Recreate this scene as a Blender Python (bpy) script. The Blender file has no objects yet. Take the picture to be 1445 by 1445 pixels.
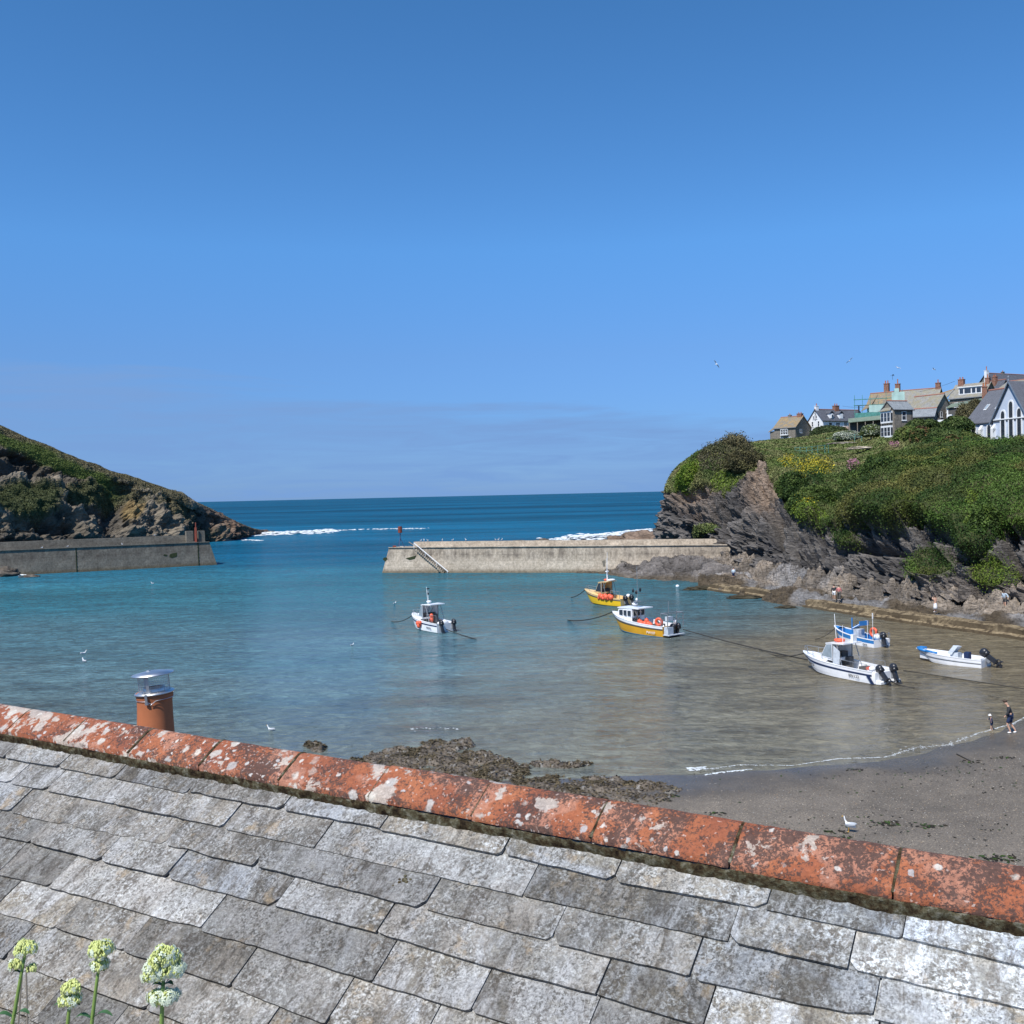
import bpy, bmesh, math, random
import numpy as np
from mathutils import Vector, Matrix
random.seed(7); RNG = np.random.default_rng(7)
sc = bpy.context.scene
C = sc.collection
# ---------------------------------------------------------------- camera frame
FP, CX, H = 1390.0, 722.5, 13.6
PITCH = math.atan(24.5 / 1390.0); ROLL = math.radians(-1.302)
CM = (Matrix.Rotation(math.pi / 2 - PITCH, 3, 'X') @ Matrix.Rotation(ROLL, 3, 'Z'))
CMn = np.array(CM)
def ray(x, y): return CM @ Vector(((x - CX) / FP, -(y - CX) / FP, -1))
def P(x, y, D):                       # a point at depth D (metres north of the viewpoint)
    v = ray(x, y); return Vector((0, 0, H)) + v * (D / v.y)
def G(x, y, z=0.0):                   # a point on the level z
    v = ray(x, y); return Vector((0, 0, H)) + v * ((z - H) / v.z)
def projn(V):
    q = (V - np.array([0, 0, H])) @ CMn
    return CX + FP * q[:, 0] / -q[:, 2], CX - FP * q[:, 1] / -q[:, 2]
# ---------------------------------------------------------------- numpy noise
def _h(ix, iy, iz):
    n = (ix.astype(np.uint32) * np.uint32(374761393) + iy.astype(np.uint32) * np.uint32(668265263) + iz.astype(np.uint32) * np.uint32(2246822519))
    n = (n ^ (n >> np.uint32(13))) * np.uint32(1274126177)
    n = n ^ (n >> np.uint32(16))
    return (n & np.uint32(0xffff)).astype(np.float64) / 65535.0
def vnoise(Q):
    Q = np.asarray(Q, float) + 5000.0
    i = np.floor(Q).astype(np.int64); f = Q - i; f = f * f * (3 - 2 * f)
    r = 0
    for dx in (0, 1):
        for dy in (0, 1):
            for dz in (0, 1):
                w = (f[:, 0] if dx else 1 - f[:, 0]) * (f[:, 1] if dy else 1 - f[:, 1]) * (f[:, 2] if dz else 1 - f[:, 2])
                r = r + w * _h(i[:, 0] + dx, i[:, 1] + dy, i[:, 2] + dz)
    return r * 2 - 1
def fbm(Q, sc_=1.0, oc=4, seed=0.0):
    Q = np.asarray(Q, float) * sc_ + seed * 17.3; a = 1.0; r = 0; t = 0
    for k in range(oc):
        r = r + a * vnoise(Q); t += a; a *= .5; Q = Q * 2.03 + 11.7
    return r / t
def sstep(a, b, x):
    t = np.clip((x - a) / (b - a), 0, 1); return t * t * (3 - 2 * t)
# ---------------------------------------------------------------- objects
def tag(o, label=None, cat=None, group=None, kind=None):
    if label: o['label'] = label
    if cat: o['category'] = cat
    if group: o['group'] = group
    if kind: o['kind'] = kind
    return o
def empty(name, loc=(0, 0, 0), rz=0.0, label=None, cat=None, group=None, kind=None):
    o = bpy.data.objects.new(name, None); C.objects.link(o)
    o.location = loc; o.rotation_euler = (0, 0, rz); o.empty_display_size = .2
    return tag(o, label, cat, group, kind)
def link(name, me, mat, parent=None):
    o = bpy.data.objects.new(name, me); C.objects.link(o)
    if mat is not None: me.materials.append(mat)
    if parent is not None: o.parent = parent
    return o
def npmesh(name, V, F, mat, parent=None, smooth=True, col=None):
    V = np.asarray(V, np.float32); F = np.asarray(F, np.int32); n = F.shape[1]
    me = bpy.data.meshes.new(name)
    me.vertices.add(len(V)); me.vertices.foreach_set('co', V.ravel())
    me.loops.add(F.size); me.loops.foreach_set('vertex_index', F.ravel())
    me.polygons.add(len(F)); me.polygons.foreach_set('loop_start', np.arange(0, F.size, n, dtype=np.int32))
    me.polygons.foreach_set('use_smooth', np.full(len(F), smooth))
    if col is not None:
        a = me.color_attributes.new('alb', 'FLOAT_COLOR', 'POINT')
        cc = np.ones((len(V), 4), np.float32); cc[:, :3] = col
        a.data.foreach_set('color', cc.ravel())
    me.update(calc_edges=True); me.validate()
    return link(name, me, mat, parent)
def gridf(nr, nc):
    i = np.arange(nr - 1)[:, None] * nc + np.arange(nc - 1)[None, :]
    i = i.ravel(); return np.stack([i, i + 1, i + nc + 1, i + nc], 1)
class MB:
    def __init__(s): s.v = []; s.f = []
    def add(s, vs, fs):
        b = len(s.v); s.v += [tuple(v) for v in vs]; s.f += [tuple(b + i for i in f) for f in fs]; return s
    def box(s, x0, x1, y0, y1, z0, z1, M=None):
        vs = [Vector((x, y, z)) for z in (z0, z1) for (x, y) in ((x0, y0), (x1, y0), (x1, y1), (x0, y1))]
        if M is not None: vs = [M @ v for v in vs]
        return s.add(vs, [(0, 3, 2, 1), (4, 5, 6, 7), (0, 1, 5, 4), (1, 2, 6, 5), (2, 3, 7, 6), (3, 0, 4, 7)])
    def poly(s, pts, off):            # polygon pts (3d) extruded by vector off
        n = len(pts); off = Vector(off); a = [Vector(p) for p in pts]; b = [p + off for p in a]
        return s.add(a + b, [tuple(range(n))[::-1], tuple(range(n, 2 * n))] + [(i, (i + 1) % n, n + (i + 1) % n, n + i) for i in range(n)])
    def tube(s, path, r, n=6, r2=None, cap=True):
        path = [Vector(p) for p in path]; rings = []
        for i, p in enumerate(path):
            t = (path[min(i + 1, len(path) - 1)] - path[max(i - 1, 0)]).normalized()
            a = t.orthogonal().normalized() if i == 0 else (a0 - t * a0.dot(t)).normalized()
            a0 = a; b = t.cross(a); rr = r if r2 is None else r + (r2 - r) * i / (len(path) - 1)
            rings.append([p + (a * math.cos(k * 2 * math.pi / n) + b * math.sin(k * 2 * math.pi / n)) * rr for k in range(n)])
        vs = [v for q in rings for v in q]; fs = []
        for i in range(len(path) - 1):
            for k in range(n): fs.append((i * n + k, i * n + (k + 1) % n, (i + 1) * n + (k + 1) % n, (i + 1) * n + k))
        if cap: fs += [tuple(range(n))[::-1], tuple(range(len(vs) - n, len(vs)))]
        return s.add(vs, fs)
    def lathe(s, prof, c=(0, 0, 0), n=32, M=None, close=False):
        vs = []; fs = []; m = len(prof)
        for k in range(n):
            a = k * 2 * math.pi / n
            for (r, z) in prof:
                v = Vector((r * math.cos(a), r * math.sin(a), z))
                if M is not None: v = M @ v
                vs.append(v + Vector(c))
        for k in range(n):
            for j in range(m - 1):
                a = k * m + j; b = ((k + 1) % n) * m + j; fs.append((a, b, b + 1, a + 1))
        return s.add(vs, fs)
    def ball(s, c, r, n=10, m=7, M=None):
        if not hasattr(r, '__len__'): r = (r, r, r)
        prof = [(math.sin(math.pi * j / m), -math.cos(math.pi * j / m)) for j in range(m + 1)]
        S = Matrix.Diagonal(Vector(r)); S = (M.to_3x3() @ S) if M is not None else S
        return s.lathe([(max(a, 1e-4), b) for a, b in prof], c, n, S)
    def build(s, name, mat, parent=None, smooth=False):
        me = bpy.data.meshes.new(name); me.from_pydata([tuple(v) for v in s.v], [], s.f)
        if smooth:
            for p in me.polygons: p.use_smooth = True
        me.update(); return link(name, me, mat, parent)
# ---------------------------------------------------------------- materials
class NT:
    def __init__(s, name, rough=.7, spec=.5):
        s.m = bpy.data.materials.new(name); s.m.use_nodes = True; s.t = s.m.node_tree
        s.b = s.t.nodes['Principled BSDF']; s.b.inputs['Roughness'].default_value = rough
        s.b.inputs['Specular IOR Level'].default_value = spec
    def n(s, ty, **kw):
        x = s.t.nodes.new(ty)
        for k, v in kw.items():
            if hasattr(x, k): setattr(x, k, v)
            else: x.inputs[k.replace('_', ' ')].default_value = v
        return x
    def l(s, a, b): s.t.links.new(a, b); return s
    def co(s, scale=(1, 1, 1), rot=(0, 0, 0), kind='Object'):
        c = s.n('ShaderNodeTexCoord'); m = s.n('ShaderNodeMapping')
        m.inputs['Scale'].default_value = scale; m.inputs['Rotation'].default_value = rot
        s.l(c.outputs[kind], m.inputs[0]); return m.outputs[0]
    def noise(s, vec, scale, detail=4, rough=.55, dist=0, out='Fac'):
        x = s.n('ShaderNodeTexNoise'); x.inputs['Scale'].default_value = scale; x.inputs['Detail'].default_value = detail
        x.inputs['Roughness'].default_value = rough; x.inputs['Distortion'].default_value = dist
        s.l(vec, x.inputs['Vector']); return x.outputs[out]
    def ramp(s, fac, stops, interp='LINEAR'):
        x = s.n('ShaderNodeValToRGB'); cr = x.color_ramp; cr.interpolation = interp
        while len(cr.elements) < len(stops): cr.elements.new(.5)
        for e, (p, c) in zip(cr.elements, stops):
            e.position = p; e.color = (c, c, c, 1) if not hasattr(c, '__len__') else (*c, 1)
        s.l(fac, x.inputs[0]); return x.outputs[0]
    def mix(s, fac, a, b, mode='MIX'):
        x = s.n('ShaderNodeMix', data_type='RGBA', blend_type=mode)
        for v, i in ((fac, 0), (a, 6), (b, 7)):
            if hasattr(v, 'is_linked') or hasattr(v, 'node'): s.l(v, x.inputs[i])
            elif hasattr(v, '__len__'): x.inputs[i].default_value = (*v, 1)
            else: x.inputs[i].default_value = v
        return x.outputs[2]
    def math(s, op, a, b=0.0, clamp=False):
        x = s.n('ShaderNodeMath', operation=op, use_clamp=clamp)
        for v, i in ((a, 0), (b, 1)):
            if hasattr(v, 'node'): s.l(v, x.inputs[i])
            else: x.inputs[i].default_value = v
        return x.outputs[0]
    def attr(s, name='alb'):
        return s.n('ShaderNodeAttribute', attribute_name=name).outputs['Color']
    def col(s, c):
        if hasattr(c, 'node'): s.l(c, s.b.inputs['Base Color'])
        else: s.b.inputs['Base Color'].default_value = (*c, 1)
        return s
    def rgh(s, c): s.l(c, s.b.inputs['Roughness']); return s
    def bump(s, h, strength=.5, dist=.02, nrm=None):
        x = s.n('ShaderNodeBump'); x.inputs['Strength'].default_value = strength; x.inputs['Distance'].default_value = dist
        s.l(h, x.inputs['Height'])
        if nrm is not None: s.l(nrm, x.inputs['Normal'])
        s.l(x.outputs[0], s.b.inputs['Normal']); return x.outputs[0]
def simple(name, col, rough=.5, spec=.5, metal=0.0, var=.12, scale=3.0):
    m = NT(name, rough, spec); m.b.inputs['Metallic'].default_value = metal
    v = m.co(); n = m.noise(v, scale, 5)
    lo = tuple(c * (1 - var) for c in col); hi = tuple(min(1, c * (1 + var)) for c in col)
    m.col(m.ramp(n, [(.3, lo), (.7, hi)])); return m.m
def emat(name, rough=.8, spec=.3, fine=8.0, amt=.35, bump=.05, aniso=(1, 1, 1), rot=(0, 0, 0), bs=.6):
    m = NT(name, rough, spec); a = m.attr(); v = m.co(aniso, rot)
    n = m.noise(v, fine, 6, .62); n2 = m.noise(m.co(), fine * .22, 4)
    k = m.ramp(n, [(.28, 1 - amt), (.5, 1.0), (.75, 1 + amt)])
    k2 = m.ramp(n2, [(.3, 1 - amt * .6), (.7, 1 + amt * .6)])
    c = m.mix(1.0, a, k, 'MULTIPLY'); c = m.mix(1.0, c, k2, 'MULTIPLY'); m.col(c)
    m.bump(n, bs, bump); return m.m
# ================================================================ material library
M = {}
M['rock'] = emat('rock', .85, .25, 2.2, .55, .5, (.55, .7, 2.2), (.35, -.55, .3), .9)
M['farrock'] = emat('headland rock', .9, .2, .4, .6, 1.6, (.7, .7, 1.6), (.3, -.5, .2), .9)
M['leaf'] = NT('leaves', .6, .25).m
def _leaf():
    m = NT('foliage', .65, .2); m.col(m.attr())
    m.b.inputs['Subsurface Weight'].default_value = 0.0
    return m.m
M['leaf'] = _leaf()
def concrete(name, lo, hi, streak):
    m = NT(name, .9, .2); v = m.co(); n = m.noise(v, .55, 6, .6)
    st = m.noise(m.co((.9, .9, .12)), 1.1, 6, .68); fn = m.noise(v, 9, 5, .6)
    base = m.ramp(n, [(.3, lo), (.7, hi)])
    dark = m.ramp(st, [(.38, 0.0), (.62, 1.0)])
    g = m.n('ShaderNodeNewGeometry'); sep = m.n('ShaderNodeSeparateXYZ'); m.l(g.outputs['Position'], sep.inputs[0])
    zz = m.math('ADD', sep.outputs['Z'], m.math('MULTIPLY', m.math('SUBTRACT', n, .5), 2.2))
    up = m.ramp(m.math('DIVIDE', zz, 6.0), [(.33, 0.0), (.52, 1.0), (.72, .6), (.78, .1)])
    f = m.math('MULTIPLY', dark, up); f = m.math('MULTIPLY', f, streak)
    c = m.mix(f, base, (.105, .085, .07))
    low = m.ramp(m.math('DIVIDE', m.math('ADD', sep.outputs['Z'], m.math('MULTIPLY', fn, .5)), 2.0), [(.2, 1.0), (.55, 0.0)])
    c = m.mix(m.math('MULTIPLY', low, .75), c, (.13, .095, .05))
    c = m.mix(1.0, c, m.ramp(fn, [(.3, .72), (.7, 1.2)]), 'MULTIPLY'); c = m.mix(1.0, c, m.ramp(m.noise(v, 2.4, 6, .7), [(.35, .70), (.65, 1.2)]), 'MULTIPLY')
    cbx = m.n('ShaderNodeCombineXYZ'); sv = m.n('ShaderNodeSeparateXYZ'); m.l(v, sv.inputs[0]); m.l(sv.outputs['X'], cbx.inputs[0]); m.l(m.math('ADD', sv.outputs['Z'], m.math('MULTIPLY', n, .25)), cbx.inputs[1])
    bk = m.n('ShaderNodeTexBrick'); bk.inputs['Scale'].default_value = .30; bk.inputs['Mortar Size'].default_value = .006; bk.inputs['Brick Width'].default_value = 1.3; bk.inputs['Row Height'].default_value = .33; bk.inputs['Color1'].default_value = (1, 1, 1, 1); bk.inputs['Color2'].default_value = (.90, .90, .90, 1); bk.inputs['Mortar'].default_value = (.55, .52, .5, 1); m.l(cbx.outputs[0], bk.inputs['Vector'])
    c = m.mix(.8, c, m.mix(1.0, c, bk.outputs['Color'], 'MULTIPLY'))
    m.col(c); m.bump(fn, .5, .05); return m.m
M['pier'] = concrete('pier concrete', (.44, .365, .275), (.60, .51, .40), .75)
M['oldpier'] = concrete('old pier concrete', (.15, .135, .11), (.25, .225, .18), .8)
def pathmat():
    m = NT('ledge', .9, .2); v = m.co(); n = m.noise(v, 1.7, 6, .7); f = m.noise(v, 6, 5, .6)
    c = m.ramp(n, [(.42, (.07, .05, .03)), (.48, (.22, .165, .095)), (.7, (.36, .28, .17))]); c = m.mix(1.0, c, m.ramp(f, [(.3, .6), (.7, 1.2)]), 'MULTIPLY')
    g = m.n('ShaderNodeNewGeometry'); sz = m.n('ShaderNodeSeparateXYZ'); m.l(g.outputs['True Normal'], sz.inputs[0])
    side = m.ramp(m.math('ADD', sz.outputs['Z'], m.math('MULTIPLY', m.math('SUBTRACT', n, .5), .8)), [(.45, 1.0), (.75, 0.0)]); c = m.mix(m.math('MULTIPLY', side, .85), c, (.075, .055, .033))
    m.col(c); m.bump(f, .6, .1); return m.m
M['ledge'] = pathmat()
def watermat():
    m = NT('sea water', .09, .5); m.b.inputs['IOR'].default_value = 1.33
    a = m.attr(); 
    vo = m.co((1, 1, 1), (0, 0, .12))
    big = m.noise(m.co((.018, .05, 1)), 1.0, 4, .55)
    dark = m.noise(m.co((.0016, .0065, 1), (0, 0, .05)), 1.0, 4, .5)
    c = m.mix(1.0, a, m.ramp(big, [(.3, .80), (.7, 1.2)]), 'MULTIPLY')
    c = m.mix(1.0, c, m.ramp(dark, [(.42, 1.12), (.6, .62)]), 'MULTIPLY')
    g = m.n('ShaderNodeNewGeometry'); sep = m.n('ShaderNodeSeparateXYZ'); m.l(g.outputs['Position'], sep.inputs[0])
    far = m.ramp(m.math('DIVIDE', sep.outputs['Y'], 1000.0), [(.2, 0.0), (.33, 1.0)])
    cap = m.noise(m.co((.10, .35, 1)), 1.0, 6, .75)
    capf = m.math('MULTIPLY', m.ramp(cap, [(.70, 0.0), (.735, 1.0)]), far)
    capg = m.noise(m.co((.012, .02, 1)), 1.0, 2, .5)
    capf = m.math('MULTIPLY', capf, m.ramp(capg, [(.42, 0.0), (.58, 1.0)]))
    c = m.mix(m.math('MULTIPLY', capf, .75), c, (.6, .66, .68)); m.col(c)
    w1 = m.noise(m.co((.75, 1.15, 1), (0, 0, .14)), 1.0, 6, .62, .8)
    w2 = m.noise(m.co((.16, .34, 1), (0, 0, .18)), 1.0, 4, .55, .6)
    w3 = m.noise(m.co((2.6, 3.6, 1), (0, 0, -.1)), 1.0, 3, .6, .3)
    calm = m.n('ShaderNodeAttribute', attribute_name='alb').outputs['Alpha']
    h = m.math('ADD', m.math('MULTIPLY', w1, .34), m.math('ADD', m.math('MULTIPLY', w2, .75), m.math('MULTIPLY', w3, .06)))
    bn = m.bump(h, 1.0, 1.0)
    m.l(m.ramp(m.math('DIVIDE', sep.outputs['Y'], 1000.0), [(.06, .5), (.3, .3)]), m.b.inputs['Specular IOR Level'])
    df = m.n('ShaderNodeBsdfDiffuse'); m.l(c, df.inputs['Color']); m.l(bn, df.inputs['Normal']); mx = m.n('ShaderNodeMixShader')
    m.l(m.ramp(m.math('DIVIDE', sep.outputs['Y'], 1000.0), [(.045, .16), (.09, .24), (.13, .48), (.2, .72), (.4, .86)]), mx.inputs[0])
    rp1 = m.noise(m.co((.85, 1.0, 1), (0, 0, .14)), 1.0, 7, .68, 1.2); rp2 = m.noise(m.co((.13, .26, 1), (0, 0, .12)), 1.0, 5, .62, 1.0)
    rr = m.math('ADD', m.math('MULTIPLY', m.math('SUBTRACT', rp1, .5), 1.5), m.math('MULTIPLY', m.math('SUBTRACT', rp2, .5), .9))
    old_l = mx.inputs[0].links[0].from_socket; m.l(m.math('ADD', old_l, rr, True), mx.inputs[0])
    c2 = m.mix(1.0, c, m.ramp(m.math('ADD', rp1, m.math('MULTIPLY', m.math('SUBTRACT', rp2, .5), .5)), [(.32, .60), (.68, 1.42)]), 'MULTIPLY'); m.l(c2, df.inputs['Color']); m.l(c2, m.b.inputs['Base Color'])  # light and dark of the ripples painted into the water colour
    m.l(m.b.outputs[0], mx.inputs[1]); m.l(df.outputs[0], mx.inputs[2]); m.l(mx.outputs[0], m.t.nodes['Material Output'].inputs['Surface'])
    return m.m
M['water'] = watermat()
def sandmat():
    m = NT('wet sand', .6, .4); a = m.attr(); v = m.co()
    n = m.noise(v, .7, 5, .6); f = m.noise(v, 14, 6, .7)
    c = m.mix(1.0, a, m.ramp(n, [(.3, .8), (.7, 1.18)]), 'MULTIPLY'); c = m.mix(1.0, c, m.ramp(f, [(.3, .5), (.5, 1.0), (.72, 1.65)]), 'MULTIPLY')
    vo = m.n('ShaderNodeTexVoronoi'); vo.inputs['Scale'].default_value = 9; m.l(v, vo.inputs['Vector'])
    sp = m.ramp(vo.outputs['Distance'], [(.16, 1.0), (.26, 0.0)])
    pick = m.n('ShaderNodeSeparateColor'); m.l(vo.outputs['Color'], pick.inputs[0])
    sp = m.math('MULTIPLY', sp, m.ramp(pick.outputs[0], [(.30, 0.0), (.35, 1.0)]))
    wet = m.n('ShaderNodeAttribute', attribute_name='dry').outputs['Fac']
    sp = m.math('MULTIPLY', sp, wet)
    c = m.mix(sp, c, m.mix(pick.outputs[1], (.42, .34, .25), (.08, .07, .06))); m.col(c)
    m.rgh(m.ramp(wet, [(0, .22), (.45, .55), (1, .8)])); m.bump(f, .35, .03); return m.m
M['sand'] = sandmat()
M['weedrock'] = emat('weedy rock', .55, .5, 5.0, .55, .08, (1, 1, 1), (0, 0, 0), .9)
def foam():
    m = NT('foam', .6, .3); n = m.noise(m.co(), 1.2, 5); m.col(m.ramp(n, [(.3, (.62, .68, .7)), (.7, (.85, .87, .87))])); return m.m
M['foam'] = foam()
# ---- slates
def slatemat():
    m = NT('roof slate', .85, .25); g = m.n('ShaderNodeNewGeometry'); rnd = g.outputs['Random Per Island']
    base = m.co(); off = m.n('ShaderNodeVectorMath', operation='ADD'); m.l(base, off.inputs[0])
    cmb = m.n('ShaderNodeCombineXYZ'); m.l(m.math('MULTIPLY', rnd, 37.0), cmb.inputs[0]); m.l(m.math('MULTIPLY', rnd, 91.0), cmb.inputs[1]); m.l(cmb.outputs[0], off.inputs[1]); v = off.outputs[0]
    big = m.noise(v, 5, 4, .55, .3); mid = m.noise(v, 22, 5, .65, .4); fine = m.noise(v, 150, 5, .75); sp = m.noise(v, 70, 5, .75, .5)
    vs_ = m.n('ShaderNodeMapping'); vs_.inputs['Scale'].default_value = (1.6, .55, 1); vs_.inputs['Rotation'].default_value = (0, 0, .25); m.l(v, vs_.inputs[0]); vst = vs_.outputs[0]
    tone = m.ramp(rnd, [(0, (.12, .112, .10)), (.2, (.28, .25, .20)), (.4, (.16, .15, .13)), (.6, (.36, .365, .36)), (.8, (.22, .215, .20)), (1, (.15, .14, .125))])
    c = m.mix(m.ramp(big, [(.44, 0.0), (.54, .85)]), tone, m.mix(rnd, (.44, .475, .52), (.30, .265, .215)))
    c = m.mix(m.ramp(mid, [(.54, 0.0), (.66, .6)]), c, (.37, .355, .31))
    c = m.mix(m.ramp(m.noise(v, 3.2, 5, .6, .5), [(.52, 0.0), (.68, .75)]), c, (.115, .105, .09))
    c = m.mix(m.ramp(m.noise(vst, 9, 6, .72, .6), [(.50, 0.0), (.62, .8)]), c, m.mix(m.noise(v, 2.5, 3), (.47, .525, .60), (.40, .345, .27)))
    c = m.mix(m.ramp(m.noise(vst, 13, 6, .75, .4), [(.50, 0.0), (.61, .85)]), c, (.105, .09, .075))
    lich = m.math('MULTIPLY', m.ramp(sp, [(.47, 0.0), (.60, 1.0)]), m.ramp(m.noise(v, 7, 4, .6), [(.38, .12), (.62, 1.0)]))
    c = m.mix(m.math('MULTIPLY', lich, .8), c, (.60, .62, .62))
    drk = m.math('MULTIPLY', m.ramp(m.noise(v, 95, 5, .75, .3), [(.49, 0.0), (.58, 1.0)]), m.ramp(m.noise(v, 9, 4, .6), [(.36, .2), (.58, 1.0)]))
    c = m.mix(m.math('MULTIPLY', drk, .85), c, (.075, .07, .06))
    och = m.ramp(m.noise(v, 9, 5, .65), [(.60, 0.0), (.72, .6)]); c = m.mix(och, c, (.44, .34, .22))
    moss = m.ramp(m.noise(v, 4.5, 6, .7), [(.72, 0.0), (.735, .9)]); c = m.mix(moss, c, (.07, .045, .03))
    c = m.mix(1.0, c, m.ramp(fine, [(.3, .55), (.7, 1.5)]), 'MULTIPLY')
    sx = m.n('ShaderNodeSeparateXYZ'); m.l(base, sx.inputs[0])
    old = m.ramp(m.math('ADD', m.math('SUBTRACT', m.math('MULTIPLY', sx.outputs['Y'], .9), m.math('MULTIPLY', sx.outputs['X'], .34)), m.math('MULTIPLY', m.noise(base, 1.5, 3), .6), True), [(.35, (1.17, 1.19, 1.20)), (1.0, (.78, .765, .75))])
    pv = m.n('ShaderNodeTexWhiteNoise', noise_dimensions='1D'); m.l(m.math('MULTIPLY', rnd, 913.0), pv.inputs['W'])
    c = m.mix(1.0, c, m.ramp(pv.outputs['Value'], [(0, .62), (.45, 1.0), (.85, 1.22), (1, 1.45)]), 'MULTIPLY')
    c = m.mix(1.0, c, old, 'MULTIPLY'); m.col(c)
    h = m.math('ADD', m.math('MULTIPLY', mid, .6), m.math('ADD', m.math('MULTIPLY', sp, .4), m.math('ADD', m.math('MULTIPLY', fine, .22), m.math('MULTIPLY', m.noise(vst, 16, 6, .7), .6))))
    m.bump(h, .9, .009); return m.m
M['slate'] = slatemat()
def ridgemat():
    m = NT('ridge terracotta', .85, .25); v = m.co(); g = m.n('ShaderNodeNewGeometry'); rnd = g.outputs['Random Per Island']
    big = m.noise(v, 4, 4, .6, .3); fine = m.noise(v, 90, 5, .7); sp = m.noise(v, 40, 6, .75, .6)
    c = m.ramp(big, [(.3, (.23, .08, .05)), (.5, (.35, .115, .055)), (.7, (.45, .165, .078))])
    sepp = m.n('ShaderNodeSeparateXYZ'); m.l(v, sepp.inputs[0]); u = sepp.outputs['X']
    leftness = m.ramp(m.math('ADD', m.math('MULTIPLY', u, -.25), .12, True), [(0, 0.0), (.55, 1.0)])
    # pinkish and chalky lichen crusts
    w = m.n('ShaderNodeVectorMath', operation='ADD'); m.l(v, w.inputs[0])
    dn = m.noise(v, 26, 4, .6, 0, 'Color'); sc2 = m.n('ShaderNodeVectorMath', operation='SCALE'); m.l(dn, sc2.inputs[0]); sc2.inputs['Scale'].default_value = .045; m.l(sc2.outputs[0], w.inputs[1])
    pk = m.ramp(m.noise(w.outputs[0], 5.5, 3, .5), [(.53, 0.0), (.57, 1.0)]); c = m.mix(m.math('MULTIPLY', pk, .38), c, (.52, .30, .22))
    ch = m.ramp(m.math('ADD', m.noise(w.outputs[0], 7.5, 5, .6), m.math('MULTIPLY', leftness, .11)), [(.645, 0.0), (.665, 1.0)])
    c = m.mix(m.math('MULTIPLY', ch, .85), c, m.mix(m.noise(v, 9, 3), (.36, .35, .34), (.70, .60, .48)))
    sp2 = m.noise(v, 105, 5, .75, .4)
    dk = m.ramp(m.math('ADD', m.math('ADD', m.math('MULTIPLY', sp, .35), m.math('MULTIPLY', sp2, .65)), m.math('MULTIPLY', m.math('SUBTRACT', m.noise(v, 5, 3, .6), .5), .50)), [(.49, 0.0), (.535, 1.0)])
    c = m.mix(m.math('MULTIPLY', m.math('MULTIPLY', dk, .88), m.math('SUBTRACT', 1.0, m.math('MULTIPLY', ch, .75))), c, (.075, .05, .043))
    def crust(scale, lo, hi, colr, amt, thr):
        vo = m.n('ShaderNodeTexVoronoi'); vo.inputs['Scale'].default_value = scale; m.l(w.outputs[0], vo.inputs['Vector'])
        s_ = m.n('ShaderNodeSeparateColor'); m.l(vo.outputs['Color'], s_.inputs[0])
        f = m.ramp(vo.outputs['Distance'], [(lo, 1.0), (hi, 0.0)])
        return m.math('MULTIPLY', m.math('MULTIPLY', f, m.ramp(m.math('ADD', s_.outputs[0], m.math('MULTIPLY', leftness, .28)), [(thr, 0.0), (thr + .03, 1.0)])), amt), s_
    grime = m.ramp(m.math('ADD', m.noise(v, 8, 5, .7, .4), m.math('ADD', m.math('MULTIPLY', sepp.outputs['Z'], -1.6), m.math('MULTIPLY', leftness, .03))), [(.66, 0.0), (.73, 1.0)])
    c = m.mix(m.math('MULTIPLY', grime, .8), c, (.085, .055, .045))
    f, s_ = crust(13, .24, .34, None, .85, .94); c = m.mix(f, c, m.mix(s_.outputs[1], (.42, .40, .38), (.70, .64, .54)))
    f, s_ = crust(30, .24, .34, None, .8, .95); c = m.mix(f, c, m.mix(s_.outputs[1], (.45, .44, .44), (.72, .68, .6)))
    f, s_ = crust(75, .25, .33, None, .7, .90); c = m.mix(f, c, (.55, .42, .36))
    c = m.mix(1.0, c, m.ramp(fine, [(.3, .75), (.7, 1.25)]), 'MULTIPLY'); m.col(c)
    m.bump(m.math('ADD', fine, m.math('MULTIPLY', sp, 1.5)), .8, .006); return m.m
M['ridge'] = ridgemat()
def mossmat():
    m = NT('moss and mortar', .95, .1); v = m.co(); n = m.noise(v, 28, 6, .75); b = m.noise(v, 5, 3)
    c = m.ramp(n, [(.36, (.018, .012, .008)), (.47, (.06, .042, .022)), (.56, (.11, .10, .06)), (.66, (.24, .22, .17))])
    m.col(c); m.bump(n, 1.0, .012); return m.m
M['moss'] = mossmat()
M['clay'] = simple('chimney pot clay', (.44, .15, .065), .75, .3, 0, .12, 9)
M['steel'] = simple('brushed steel', (.70, .70, .70), .42, .5, 1.0, .06, 20)
M['mortar'] = simple('mortar', (.34, .31, .27), .9, .2, 0, .2, 20)
def brick(name, c1, c2, mort, s, rough=.9, sq=.5):
    m = NT(name, rough, .2); v = m.co(kind='Object')
    # project bricks by face: mix x and y so both wall directions get courses
    sep = m.n('ShaderNodeSeparateXYZ'); m.l(v, sep.inputs[0]); cb = m.n('ShaderNodeCombineXYZ')
    m.l(m.math('ADD', sep.outputs['X'], sep.outputs['Y']), cb.inputs[0]); m.l(sep.outputs['Z'], cb.inputs[1])
    b = m.n('ShaderNodeTexBrick'); b.inputs['Scale'].default_value = s; b.inputs['Color1'].default_value = (*c1, 1); b.inputs['Color2'].default_value = (*c2, 1)
    b.inputs['Mortar'].default_value = (*mort, 1); b.inputs['Mortar Size'].default_value = .015; b.inputs['Brick Width'].default_value = sq; m.l(cb.outputs[0], b.inputs['Vector'])
    n = m.noise(v, 2.2, 5, .65); c = m.mix(1.0, b.outputs['Color'], m.ramp(n, [(.3, .65), (.7, 1.3)]), 'MULTIPLY')
    m.col(c); m.bump(b.outputs['Fac'], .3, .02); return m.m
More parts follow.
